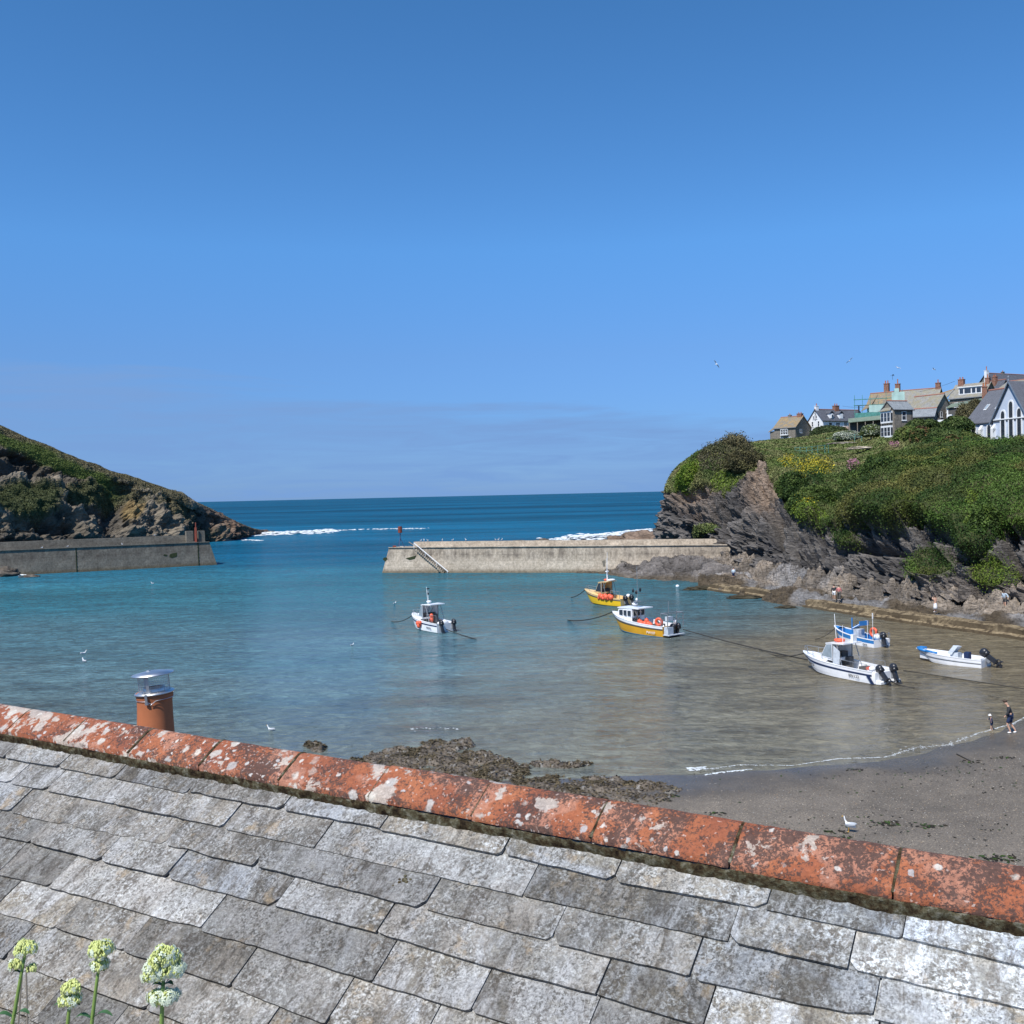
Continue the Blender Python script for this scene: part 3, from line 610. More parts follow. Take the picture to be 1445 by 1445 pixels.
# ---- rock pile against the breakwater
cx_ = [780, 800, 850, 875, 905, 925, 955, 985, 1005, 1020, 1045]; cy_ = [807, 805.5, 804, 799, 796, 789, 786, 788, 792, 800, 806]
fy_ = [808, 810, 812.5, 816, 820, 821, 821.5, 824, 828, 832, 838]
fx = np.linspace(780, 1045, 330); crest = np.interp(fx, cx_, cy_); fr = np.interp(fx, cx_, fy_); K = 80; rows = []
fw = np.array([tuple(G(a, b, -.2)) for a, b in zip(fx, fr)]); 
Dc = fw[:, 1] + np.interp(fx, [780, 900, 1045], [1.5, 10, 14]); cw = np.array([tuple(P(a, b, D)) for a, b, D in zip(fx, crest, Dc)])
bw = cw.copy(); bw[:, 1] += 12; bw[:, 0] += 1.5; bw[:, 2] = np.maximum(bw[:, 2] - 1.0, .3)
ctl = np.stack([fw + np.array([0, -2, -1.5]), fw, (fw * .45 + cw * .55) + np.array([0, 0, .25]), cw, bw]); Fg = catmull(ctl, K); Q = Fg.reshape(-1, 3)
hh = (.8 * sh(strata(Q, .8, .4, 4, 2), .6) + .45 * fbm(Q, .9, 4, 3) + .25 * sh(fbm(Q, 2.4, 3, 5), .6)).reshape(K, -1); Fg[..., 2] += hh * np.linspace(.3, 1, K)[:, None]
low = sstep(1.1, .2, Fg[..., 2] + .5 * hh)[..., None]
cc = np.array([.125, .110, .098]) * (1 + .8 * hh[..., None]); cc = cc + (np.array([.10, .075, .045]) - cc) * low * .7
f_ = npmesh('rock_pile', Fg.reshape(-1, 3), gridf(K, len(fx)), M['rock'], smooth=False, col=np.clip(cc, .02, 1).reshape(-1, 3)); tag(f_, kind='structure')
# ---- concrete ledge path on the foreshore
mb = MB(); pathp = [(1008, 826), (1040, 830), (1075, 834), (1110, 841), (1150, 848), (1185, 853.5), (1230, 860), (1290, 868), (1345, 875), (1400, 882), (1450, 889), (1520, 900), (1620, 917), (1740, 940)]
pc = catmull(np.array([[tuple(G(a, b - 4.0, 1.0))] for a, b in pathp]), 260)[:, 0]
dr_ = np.gradient(pc, axis=0); dr_ /= np.linalg.norm(dr_, axis=1, keepdims=True); sd = np.stack([dr_[:, 1], -dr_[:, 0], 0 * dr_[:, 0]], 1)
sd = np.where(sd[:, 1:2] > 0, -sd, sd); offs = [(-1.0, -1.2), (-.9, 0.0), (-.4, .02), (0, 0.0), (.4, .0), (.7, -.05), (.85, -.45), (1.2, -.6), (1.4, -1.6)]
L = []
for o_, z_ in offs:
    q = pc + sd * o_ * (1 + .25 * fbm(pc, .4, 2, o_)[:, None]); q[:, 2] = pc[:, 2] + z_ + .14 * fbm(pc, .7, 3, o_ + 4) - .55 * sstep(.05, .45, fbm(pc, .10, 2, 9)) - .15; L.append(q)
L = np.stack(L); ledge = npmesh('path', L.reshape(-1, 3), gridf(len(offs), 260), M['ledge'], smooth=False); tag(ledge, kind='structure')
# ---- left headland
LC = [
 [(-330,830,225),(-330,770,228),(-330,700,240),(-330,600,262),(-330,505,285),(-330,560,400)],
 [(-180,815,238),(-180,765,241),(-180,700,252),(-180,620,270),(-180,545,292),(-180,600,400)],
 [(-60,800,248),(-60,755,251),(-60,700,260),(-60,640,274),(-60,578,294),(-60,640,400)],
 [(0,795,255),(0,752,258),(0,706,266),(0,654,280),(0,601,300),(10,660,400)],
 [(60,788,263),(60,750,266),(60,710,274),(60,670,288),(60,629,306),(72,680,410)],
 [(120,784,274),(120,750,277),(120,720,285),(120,687,297),(120,654,314),(134,700,420)],
 [(180,779,287),(180,752,290),(180,725,297),(180,699,307),(180,673,322),(196,715,430)],
 [(230,775,300),(230,753,303),(230,731,309),(230,710,317),(232,689,330),(250,720,430)],
 [(262,772,312),(262,755,315),(262,738,320),(263,722,327),(266,704,338),(285,728,435)],
 [(300,767,328),(300,756,331),(301,745,335),(302,734,340),(304,722,347),(322,738,430)],
 [(330,762.5,347),(331,757,349),(332,751,352),(334,744,356),(336,738,362),(350,747,430)],
 [(352,758,372),(353,755.5,374),(355,752,376),(357,748.5,379),(359,746.5,384),(368,752,430)],
 [(378,754.5,400),(379,753,401),(380,752,402),(381,751,404),(382,750.5,408),(390,753.5,430)],
 [(384,754.8,405),(385,754.4,406),(386,754.2,407),(387,754,409),(388,753.8,411),(392,754,430)]]
NU, NV = 800, 360
A = surf(LC, NU, NV); V0 = A.reshape(-1, 3); N0 = normals(A)
if N0[..., 1].mean() > 0: N0 = -N0
px, py = projn(V0); px = px.reshape(NV, NU); py = py.reshape(NV, NU); row = np.linspace(0, 1, NV)[:, None] * np.ones((1, NU))
n1 = fbm(V0, .055, 4, 21).reshape(NV, NU); n2 = fbm(V0, .15, 4, 22).reshape(NV, NU)
st = strata(V0, .22, .4, 4, 3).reshape(NV, NU); st2 = strata(V0, .7, .4, 3, 5).reshape(NV, NU); blk = fbm(V0, .10, 4, 8).reshape(NV, NU)
crestd = (py - np.interp(px, [-330, -180, 0, 60, 120, 180, 230, 262, 300, 336, 382], [505, 545, 601, 629, 654, 673, 689, 704, 722, 738, 751]))
strip = sstep(14, 6, np.abs(crestd + 8 * n2 - np.interp(px, [-100, 0, 60, 120, 160], [22, 17, 16, 18, 22]))) * sstep(190, 140, px) * sstep(-2, 6, crestd - 0)
mound = sstep(.3, .6, blob(30, 712, 60, 22) + .5 * n1) + .8 * sstep(.3, .7, blob(130, 700, 50, 16) + .5 * n1)
vg = np.clip(np.maximum(strip, mound) + .55 * sstep(.0, .5, n1 + .3 * n2 - .35 * sstep(40, 80, crestd)), 0, 1) * sstep(330, 290, px)
vg = np.maximum(vg, sstep(12, 2, crestd) * sstep(260, 200, px) * .8)
vg = np.where(row > .8, 1, vg)
st3 = strata(V0, 1.8, .4, 3, 15).reshape(NV, NU); crk = fbm(V0, .28, 4, 61).reshape(NV, NU)
dr = 4.2 * blk + 3.4 * sh(st, .5) + 1.8 * sh(st2, .6) + .8 * sh(st3, .6) + 4.5 * (.3 - np.abs(n1)) + 3.0 * (.22 - np.abs(crk))
dr -= 5.5 * blob(10, 668, 60, 9) + 6 * blob(60, 742, 70, 12) + 5 * blob(158, 712, 14, 30) + 3.5 * blob(232, 725, 5, 24)
sc_ = sstep(400, 300, px) * .62 + .38
dsp = (dr * (1 - .55 * vg) * (1 - .75 * strip) + .8 * domes(V0 * np.array([1, .6, 1]) + V0[:, 2:3] * .5, 3.0, 4)[0].reshape(NV, NU) * mound + .5 * n2 * vg) * sc_ * np.where(row > .78, .1, 1) * (.28 + .72 * sstep(2, 18, crestd))
A2 = A + N0 * dsp[..., None]
c = np.array([.070, .062, .052]) + (np.array([.185, .155, .115]) - np.array([.070, .062, .052])) * sstep(-.4, .5, st + .5 * blk)[..., None]
c = c + (np.array([.22, .15, .06]) - c) * (sstep(.35, .7, blob(185, 725, 16, 18) + .4 * n2))[..., None] * .8
c = c + (np.array([.17, .11, .075]) - c) * sstep(275, 330, px)[..., None]
olive = np.array([.150, .130, .070]); green = np.array([.110, .145, .036]); dk = np.array([.055, .075, .024])
g_ = olive + (green - olive) * strip[..., None]; g_ = g_ + (dk - g_) * np.clip(mound, 0, 1)[..., None] * .8
alb = c * (1 - vg[..., None]) + g_ * vg[..., None]; alb = alb * (1 + .25 * st2[..., None])
head = npmesh('headland', A2.reshape(-1, 3), gridf(NV, NU), M['farrock'], smooth=False, col=np.clip(alb, .01, 1).reshape(-1, 3)); tag(head, kind='structure')
N2 = normals(A2)
if N2[..., 1].mean() > 0: N2 = -N2
wv = vg * (px > -40) * (row < .82)
pts, nr_, idx = sample(A2, N2, wv, 150000); rr = RNG.random((len(pts), 1))
cl_ = g_.reshape(-1, 3)[idx] * (.6 + .9 * rr)
leaves('headland_scrub', pts + nr_ * .15 * RNG.random((len(pts), 1)), nr_, .11 + .17 * RNG.random(len(pts)), cl_, kind='stuff')
# ---- weedy rock ledges at the water's edge below the roof
def inpoly(x, y, poly):
    r = np.zeros(x.shape, bool); j = len(poly) - 1
    for i in range(len(poly)):
        xi, yi = poly[i]; xj, yj = poly[j]
        k = ((yi > y) != (yj > y)) & (x < (xj - xi) * (y - yi) / (yj - yi + 1e-9) + xi); r ^= k; j = i
    return r
polys = [[(428,1052),(450,1049),(468,1053),(460,1061),(438,1061)], [(488,1075),(520,1066),(545,1060),(565,1055),(590,1060),(590,1048),(620,1043),(660,1047),(668,1056),(640,1060),(690,1066),(715,1071),(735,1075),(752,1084),(748,1094),(740,1102),(755,1098),(790,1094),(850,1096),(905,1104),(935,1108),(968,1116),(955,1128),(935,1136),(900,1150),(760,1150),(640,1118),(560,1100),(500,1082)],
         [(735,1074),(760,1074),(800,1078),(838,1078),(830,1083),(790,1084),(752,1081)]]
gx = np.linspace(-13, 10.5, 620); gy = np.linspace(38.5, 55, 430); X, Y = np.meshgrid(gx, gy); Q = np.stack([X.ravel(), Y.ravel(), 0 * X.ravel()], -1)
qx, qy = projn(Q); mk = np.zeros(len(Q))
wx, wy = qx + 14 * fbm(Q, 1.0, 3, 1), qy + 5 * fbm(Q, 1.0, 3, 2)
for pl in polys: mk = np.maximum(mk, inpoly(wx, wy, pl).astype(float))
mk = mk.reshape(X.shape); mks = smooth2(mk, 14)
rough_ = (.55 * fbm(Q, .9, 4, 5) + .35 * sh(fbm(Q * np.array([.5, 1.6, 1]), 1.8, 3, 6), .7) + .16 * sh(fbm(Q, 6, 3, 6))).reshape(X.shape)
ZZ = -.40 + mks * .52 + rough_ * (.16 + .30 * mks) + .10 * fbm(Q * np.array([.4, 1, 1]), .6, 2, 44).reshape(X.shape)
hn = fbm(Q, 2.2, 4, 8).reshape(X.shape)[..., None]
cc = np.array([.105, .083, .060]) * (1 + .7 * hn); weed = sstep(.0, .35, fbm(Q, 1.1, 4, 10).reshape(X.shape))[..., None]; cc = cc + (np.array([.045, .036, .014]) - cc) * weed * .9
gw = (sstep(.1, .4, fbm(Q, 1.6, 3, 13).reshape(X.shape)) * sstep(6.5, 8.8, X))[..., None]; cc = cc + (np.array([.03, .075, .02]) - cc) * gw
bt = sstep(.3, .5, fbm(Q, 3.5, 3, 33).reshape(X.shape))[..., None]; cc = cc + (np.array([.30, .29, .27]) - cc) * bt * .5
keep = (ZZ > -.25); rk_ = npmesh('rock_ledge', np.stack([X, Y, ZZ], -1).reshape(-1, 3), gridf(*X.shape), M['weedrock'], col=np.clip(cc, .01, 1).reshape(-1, 3)); tag(rk_, kind='structure')
# fronds over the ledges
wv = (mks > .35) * (ZZ > -.02) * (weed[..., 0] * .8 + .25); A3 = np.stack([X, Y, ZZ], -1); pts, nr_, idx = sample(A3, np.zeros_like(A3) + np.array([0, 0, 1.0]), wv.astype(float), 11000)
cl_ = np.array([.085, .066, .038]) * (.4 + 1.4 * RNG.random((len(pts), 1))); 
leaves('seaweed', pts + np.array([0, 0, .02]), nr_, .05 + .09 * RNG.random(len(pts)), cl_, tilt=.35, asp=.35, kind='stuff')
# ---- wrack and stones on the beach
n = 1500; xx = RNG.uniform(8, 34, n); yy = RNG.uniform(30, 48, n)
sel = (fbm(np.stack([xx, yy * 1.6, 0 * xx], -1), .35, 3, 17) > .10) | (RNG.random(n) < .07); xx, yy = xx[sel], yy[sel]
extra = [(930, 1125), (945, 1118), (985, 1150), (1000, 1160), (1010, 1145), (1085, 1170), (1250, 1162), (1256, 1165), (1300, 1166), (1315, 1168), (1390, 1218), (1410, 1216), (1425, 1222), (1400, 1222), (1180, 1176), (1190, 1185), (1165, 1188), (1375, 1069), (1420, 1064), (1210, 1078)]
P_ = []; S_ = []
for a_, b_ in zip(xx, yy): P_.append((a_, b_)); S_.append(.035 + .07 * random.random())
for e in extra:
    q_ = G(e[0], e[1], .3)
    for k in range(16): P_.append((q_.x + random.gauss(0, .28), q_.y + random.gauss(0, .13))); S_.append(.05 + .09 * random.random())
P_ = np.array(P_); zz = gz(P_[:, 0], P_[:, 1]); k = zz > -.1; P_ = P_[k]; zz = zz[k]; S_ = np.array(S_)[k]
pts = np.column_stack([P_, zz + .025]); cl_ = np.where(RNG.random((len(pts), 1)) < .35, np.array([[.035, .065, .012]]), np.array([[.03, .024, .014]]))
leaves('beach_wrack', pts, np.tile([0, 0, 1.0], (len(pts), 1)), S_, cl_, tilt=.15, asp=.5, kind='stuff')
n = 60000; xx = RNG.uniform(7, 36, n); yy = RNG.uniform(29, 57, n); dd = shoreY(xx) - yy; k = dd > (.6 + 6 * RNG.random(n) ** .7); xx, yy = xx[k], yy[k]; n = len(xx); zz = gz(xx, yy)
oct_ = np.array([[1, 0, 0], [0, 1, 0], [-1, 0, 0], [0, -1, 0], [0, 0, .7], [0, 0, -.6]], float); tri = np.array([[0, 1, 4], [1, 2, 4], [2, 3, 4], [3, 0, 4], [1, 0, 5], [2, 1, 5], [3, 2, 5], [0, 3, 5]])
s = (.005 + .022 * RNG.random(n) ** 4)[:, None, None] * (1 + .5 * RNG.random((n, 6, 1))); ang = RNG.random(n) * 6.28; ca, sa = np.cos(ang), np.sin(ang); R = np.zeros((n, 3, 3)); R[:, 0, 0] = ca; R[:, 0, 1] = -sa; R[:, 1, 0] = sa * .7; R[:, 1, 1] = ca * .7; R[:, 2, 2] = 1
Vp = np.einsum('nij,kj->nki', R, oct_) * s + np.stack([xx, yy, zz + .004], -1)[:, None, :]
Fp = (tri[None] + 6 * np.arange(n)[:, None, None]).reshape(-1, 3); pal = np.array([[.42, .36, .28], [.30, .22, .15], [.10, .09, .08], [.36, .35, .33], [.55, .50, .42]]); cp = pal[RNG.choice(5, n, p=[.30, .24, .24, .18, .04])] * .85 * (.6 + .6 * RNG.random((n, 1)))
npmesh('pebbles', Vp.reshape(-1, 3), Fp, M['leaf'], smooth=False, col=np.repeat(cp, 6, 0)); tag(bpy.data.objects['pebbles'], kind='stuff')
# ---- foam: low heaps of froth
def froth(name, path, wid, dens, size, z=.03, hgt=.0):
    pth = [Vector((p.x, p.y, 0)) for p in path]; pts = []; sz = []
    for a_, b_, wa, wb in zip(pth[:-1], pth[1:], wid[:-1], wid[1:]):
        L_ = (b_ - a_).length; n_ = int(L_ * dens); t_ = (b_ - a_) / max(L_, 1e-6); s_ = Vector((-t_.y, t_.x, 0))
        for k in range(n_):
            u = random.random(); ww = wa + (wb - wa) * u; g_ = random.gauss(0, 1); p = a_ + (b_ - a_) * u + s_ * g_ * ww
            if abs(g_) > .3 and vn1(p.x * .8 / max(size, .1), p.y * .8 / max(size, .1)) < -.05: continue
            pts.append((p.x, p.y, z + hgt * math.exp(-g_ * g_) * random.random())); sz.append(size * (.4 + random.random()))
    pts = np.array(pts); n = len(pts); sz = np.array(sz)[:, None, None]; ang = RNG.random(n) * 6.28
    tmpl = np.array([[1, 0, 0], [.35, .6, 0], [-.5, .5, 0], [-1, -.1, 0], [-.3, -.55, 0], [.5, -.5, 0], [0, 0, .35]], float)
    ca, sa = np.cos(ang), np.sin(ang); R = np.zeros((n, 3, 3)); R[:, 0, 0] = ca; R[:, 0, 1] = -sa; R[:, 1, 0] = sa; R[:, 1, 1] = ca; R[:, 2, 2] = 1
    V = np.einsum('nij,kj->nki', R, tmpl) * sz * np.array([1.4, .8, .6]) + pts[:, None, :]
    F = np.array([[k, (k + 1) % 6, 6] for k in range(6)])[None] + 7 * np.arange(n)[:, None, None]
    o = npmesh(name, V.reshape(-1, 3), F.reshape(-1, 3), M['foam'], smooth=True); tag(o, kind='stuff'); return o
def vn1(x, y): return float(vnoise(np.array([[x, y, 3.3]]))[0])
froth('foam', [G(334, 757), G(360, 754.5), G(400, 753), G(440, 751), G(470, 749)], [3, 5, 9, 5, 2], 26, .9, .05, .8)
froth('foam', [G(470, 749), G(520, 747), G(600, 746)], [2, 3, 3], 5, .6, .04, .2)
froth('foam', [G(345, 762), G(370, 763)], [.8, .6], 14, .45, .04, .1)
froth('foam', [G(795, 763), G(830, 761), G(870, 757), (G(905, 753)), G(925, 752)], [3, 6, 8, 7, 5], 26, .9, .05, 1.3)
froth('foam', [G(0, 812.5), G(20, 811.5), G(36, 812)], [.7, .8, .4], 22, .35, .04, .1)
sx = np.array([8.2, 9.5, 11, 13.5, 16, 18.5, 20.5, 22.5, 25, 28, 31, 34, 38]); pth = [Vector((x_, float(shoreY(x_)) + .25 + .3 * math.sin(x_ * 1.3), 0)) for x_ in sx]
froth('foam', pth, [.03, .07, .03, .02, .03, .07, .16, .12, .05, .04, .035, .035, .035], 75, .030, .012, .02)
q_ = G(985, 1086); froth('foam', [q_ + Vector((-.5, 0, 0)), q_ + Vector((.4, .1, 0))], [.14, .1], 260, .06, .03, .08)
froth('foam', [G(995, 1094), G(1020, 1090), G(1060, 1086)], [.05, .05, .04], 80, .05, .012, .02)
froth('foam', [G(575, 1030), G(620, 1027), G(650, 1030)], [.25, .3, .2], 12, .06, .02, .02)
# ---- rocks standing in the sea
def rock(name, px_, py_, D, r, label, seed, cat='rock', group=None, mat='rock', colr=(.12, .10, .08)):
    c0 = P(px_, py_, D); c0.z = 0
    u = np.linspace(0, 2 * math.pi, 41)[:-1]; v = np.linspace(0, math.pi * .62, 22); U_, W_ = np.meshgrid(u, v)
    V = np.stack([np.cos(U_) * np.sin(W_), np.sin(U_) * np.sin(W_), np.cos(W_)], -1).reshape(-1, 3)
    V = V * (1 + .35 * fbm(V, 1.6, 4, seed)[:, None] + .25 * sh(fbm(V * np.array([1, 1, 3]), 2.5, 3, seed + 2))[:, None]) * np.array(r) - np.array([0, 0, r[2] * .15])
    F = gridf(22, 40); F2 = np.array([[i * 40 + 39, i * 40, (i + 1) * 40, (i + 1) * 40 + 39] for i in range(21)]); F = np.vstack([F, F2])
    cl = np.array(colr) * (1 + .4 * fbm(V, 1.2, 3)[:, None])
    o = npmesh(name, V, F, M[mat], col=cl); o.location = c0; tag(o, label, cat, group); return o
rock('sea_rock', 4, 808, 192, (3.4, 2.5, 1.9), 'dark rounded rock with white foam at the foot of the left breakwater', 1)
rock('sea_rock', 43, 812, 188, (1.8, 1.2, .45), 'low flat dark rock awash in front of the left breakwater', 2)
rock('sea_rock', 742, 762, 262, (5.5, 2.5, 1.5), 'long low dark rock showing over the breakwater wall', 3)
rock('sea_rock', 768, 762, 262, (3.2, 2.2, 2.0), 'short humped dark rock showing over the breakwater wall', 4)
rock('sea_rock', 885, 760, 255, (7.5, 3.5, 3.0), 'brown pointed rock in the surf left of the cliff headland', 5, colr=(.20, .14, .10))
rock('sea_rock', 918, 758, 240, (8, 5, 4.4), 'broad brown rock in the surf touching the cliff headland', 6, colr=(.21, .15, .11))
rock('sea_rock', 866, 762, 255, (3.5, 2, .9), 'small flat brown rock furthest left in the surf by the headland', 9, colr=(.16, .12, .09))
rock('sea_rock', 373, 752.6, 405, (5.5, 3, 1.5), 'low brown rock at the very tip of the left headland, in the surf', 44, colr=(.13, .09, .06))
rock('sea_rock', 995, 834, 135, (2.6, 1.4, .55), 'weed covered rock awash off the tip of the concrete ledge', 7, colr=(.06, .05, .03))
rock('sea_rock', 1050, 845, 123, (2.0, 1.1, .45), 'weed covered rock awash beside the concrete ledge', 8, colr=(.06, .05, .03))
rock('sea_rock', 1110, 860, 112, (1.1, .8, .25), 'tiny dark rock awash below the concrete ledge', 12, colr=(.06, .05, .03))
# ================================================================ breakwaters
def wall_mesh(name, mat, parent, a, b, zt, zb, thick, batter, step=.5, vz=.35, amp=.03):
    """battered wall from a to b (x,y at the top), front face towards the harbour"""
    a = Vector((a[0], a[1], 0)); b = Vector((b[0], b[1], 0)); t = (b - a).normalized(); n = Vector((t.y, -t.x, 0)); L = (b - a).length
    prof = [(-thick, zb), (-thick, zt)] + [(-thick + k * thick / 4, zt) for k in (1, 2, 3)] + [(0, zt)]
    kz = max(2, int((zt - zb) / vz)); prof += [((zt - z) * batter, z) for z in np.linspace(zt, zb, kz + 1)[1:]]
    ns = max(2, int(L / step)); V = []
    for i in range(ns + 1):
        for (o, z) in prof:
            e0 = (zt - z) * batter; s = i / ns
            p = a + t * (L * s) + t * ((-e0 * 2.3 if i == 0 else 0) + (e0 * 2.3 if i == ns else 0)) + n * o; V.append((p.x, p.y, z))
    V = np.array(V); V = V + np.array([n.x, n.y, .4])[None] * (amp * fbm(V, .9, 4, 2))[:, None]
    F = gridf(ns + 1, len(prof)); mb = MB(); mb.v = [tuple(v) for v in V]; mb.f = [tuple(f) for f in F[:, ::-1]]
    m = len(prof); mb.f += [tuple(range(m))[::-1], tuple(range(ns * m, ns * m + m))]
    return mb.build(name, mat, parent)
def bar(p, q, w, h): 
    return
# right breakwater
A0 = G(549, 773, 4.5); B0 = G(1045, 769, 4.5)
pr = empty('breakwater', (0, 0, 0), 0, 'pale concrete breakwater with stairs running out from the foot of the right cliff', 'breakwater')
wall_mesh('quay_wall', M['pier'], pr, A0, B0, 4.5, -1.0, 5.2, .12)
tR = (B0 - A0); tR.z = 0; LR = tR.length; tR.normalize(); nR = Vector((tR.y, -tR.x, 0))
pa = A0 + tR * 3.4 - nR * 3.6; pb = B0 - nR * 3.6
wall_mesh('parapet', M['pier'], pr, pa, pb, 5.35, 4.45, 1.1, .05, amp=.02)
mb = MB(); mb.box(-.06, LR, -.22, .10, -.02, .10, Matrix.Translation(A0) @ Matrix(((tR.x, -nR.x, 0), (tR.y, -nR.y, 0), (0, 0, 1))).to_4x4()); mb.build('coping', M['pier'], pr)
# stairs down the face, with a white rail
st0 = (G(592, 772, 4.5) - A0).dot(tR); ns = 19; mb = MB()
for k in range(ns):
    z = 4.5 - .25 * (k + 1) ; s = st0 + k * .32; e = (4.5 - z) * .12
    p = [A0 + tR * s + nR * (e - .3), A0 + tR * (s + .33) + nR * (e - .3), A0 + tR * (s + .33) + nR * (e + .5), A0 + tR * s + nR * (e + .5)]
    p = [Vector((q.x, q.y, z)) for q in p]; mb.poly(p, (0, 0, -.32 if k < 13 else -.5))
mb.build('stairs', M['pier'], pr)
mb = MB(); q0 = A0 + tR * (st0 - .3) + nR * .45; q1 = A0 + tR * (st0 + ns * .33) + nR * 1.05
mb.tube([(q0.x, q0.y, 5.35), (q1.x, q1.y, .25)], .075, 8); mb.tube([(q0.x, q0.y, 5.35), (q0.x, q0.y, 4.3)], .05, 6)
for f in (.33, .66, .97): q = q0.lerp(q1, f); z = 5.35 + (.25 - 5.35) * f; mb.tube([(q.x, q.y, z), (q.x, q.y, z - .75)], .045, 6)
mb.build('handrail', M['white'], pr)
# weed and holes in the face
def stain(parent, name, pts, mat, base=A0, tt=tR, nn=nR, zt=4.5, out=.05):
    V = [base + tt * s + nn * ((zt - z) * .12 + out) for s, z in pts]; mb = MB(); mb.poly([(v.x, v.y, z) for v, (s, z) in zip(V, pts)], -nn * .10); return mb.build(name, mat, parent)
M['weed'] = simple('dark green weed', (.035, .045, .022), .9, .1, 0, .4, 3)
s_ = lambda x: (G(x, 772, 4.5) - A0).dot(tR)
for pts in ([(s_(578), 2.6), (s_(583), 2.3), (s_(590), 2.5), (s_(592), 3.1), (s_(588), 2.95), (s_(582), 2.75)], [(s_(548), 2.4), (s_(551), 2.0), (s_(554), 2.5), (s_(553), 2.8), (s_(549), 2.75)]):
    stain(pr, 'weed_patch', pts, M['weed'])
stain(pr, 'drain_recess', [(s_(845), 2.0), (s_(847), 1.0), (s_(849), 1.1), (s_(850), 2.1)], M['oldpier'], out=.03)
stain(pr, 'drain_recess', [(s_(871), 2.0), (s_(871), -.2), (s_(876.5), -.2), (s_(876.5), 2.0)], M['oldpier'], out=.03)
# beacon on the pier head
bp = A0 + tR * 1.6 - nR * 1.5
bc = empty('harbour_beacon', (bp.x, bp.y, 4.5), 0, 'rusty red cage topmark on a blue tripod pole at the breakwater head', 'beacon')
mb = MB(); mb.tube([(0, 0, 1.2), (0, 0, 3.2)], .09, 8); mb.build('pole', M['bluepaint'], bc)
for a_ in (.3, 2.4, 4.5): MB().tube([(0, 0, 1.75), (.72 * math.cos(a_), .72 * math.sin(a_), 0)], .07, 6).build('leg', M['bluepaint'], bc)
mb = MB()
for k in range(12): a_ = k * math.pi / 6; mb.box(-.04, .04, -.10, .10, 2.65, 3.75, Matrix.Rotation(a_, 4, 'Z') @ Matrix.Translation((.32, 0, 0)))
mb.lathe([(.01, 2.62), (.36, 2.62), (.36, 2.72), (.01, 2.72)], n=16); mb.lathe([(.01, 3.70), (.36, 3.70), (.36, 3.78), (.01, 3.80)], n=16); mb.lathe([(.2, 2.7), (.2, 3.7)], n=12)
mb.build('topmark', M['rust'], bc)
MB().box(-.3, .3, -.25, .25, 0, .3, Matrix.Translation((-1.1, .2, 0))).build('box', M['rust'], bc)
p = A0 + tR * 3.0 - nR * 2.2; q = A0 + tR * 5.0 - nR * .9
mb = MB(); mb.tube([(p.x, p.y, 5.4), (q.x, q.y, 4.55)], .07, 6); tag(mb.build('timber_pole', M['wood'], None), 'thin timber pole leaning beside the beacon on the breakwater head', 'pole')
# left breakwater
A1 = G(-330, 803, 4.9); B1 = G(295.5, 765, 4.9); A1 = B1 + (G(0, 777.3, 4.9) - B1) * 2.0
pl = empty('breakwater', (0, 0, 0), 0, 'dark grey concrete breakwater below the left headland', 'breakwater')
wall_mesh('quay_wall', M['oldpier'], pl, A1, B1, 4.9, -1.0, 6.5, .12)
tL = (B1 - A1); tL.z = 0; LL = tL.length; tL.normalize(); nL = Vector((tL.y, -tL.x, 0))
eb = (G(253, 764, 4.9) - A1).dot(tL); pa = A1 - nL * 3.2; pb = A1 + tL * eb - nL * 3.2
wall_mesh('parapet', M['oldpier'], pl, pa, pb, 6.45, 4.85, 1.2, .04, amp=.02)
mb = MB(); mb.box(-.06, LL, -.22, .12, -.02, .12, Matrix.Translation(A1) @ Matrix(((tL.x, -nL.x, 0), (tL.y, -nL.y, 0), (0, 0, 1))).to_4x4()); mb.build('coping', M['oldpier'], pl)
FL = Matrix.Translation((A1.x, A1.y, 0)) @ Matrix(((tL.x, -nL.x, 0), (tL.y, -nL.y, 0), (0, 0, 1))).to_4x4()
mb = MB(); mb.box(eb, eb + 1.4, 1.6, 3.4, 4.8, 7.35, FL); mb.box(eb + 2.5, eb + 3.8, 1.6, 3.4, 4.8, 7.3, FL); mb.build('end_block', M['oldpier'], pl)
for s0 in ((G(107.5, 773, 4.9) - A1).dot(tL), (G(281, 766, 4.9) - A1).dot(tL)):
    mb = MB(); n8 = 8
    for k in range(n8): z1 = 4.85 - k * .7; z0 = z1 - .7; mb.box(s0 - .09, s0 + .09, -(4.9 - z0) * .12 - .03, -(4.9 - z1) * .12 + .1, z0, z1, FL)
    mb.build('expansion_joint', M['weed'], pl)
stain(pl, 'weed_patch', [((G(x, 767, 4.9) - A1).dot(tL), z) for x, z in ((236, 2.2), (240, 1.9), (249, 2.2), (249.5, 3.0), (243, 2.9), (237, 2.7))], M['weed'], A1, tL, nL, 4.9)
stain(pl, 'weed_patch', [((G(x, 767, 4.9) - A1).dot(tL), z) for x, z in ((226, 2.5), (232, 2.3), (233, 2.6), (228, 2.8))], M['weed'], A1, tL, nL, 4.9)
q = FL @ Vector((eb + 1.9, 1.4, 4.9)); bc2 = empty('harbour_beacon', q, 0, 'rust brown square post at the head of the left breakwater', 'beacon')
MB().box(-.24, .24, -.2, .2, 0, 3.2).build('post', M['rust'], bc2); MB().box(-.09, .09, -.09, .09, 3.2, 4.3).build('lamp', M['rust'], bc2)
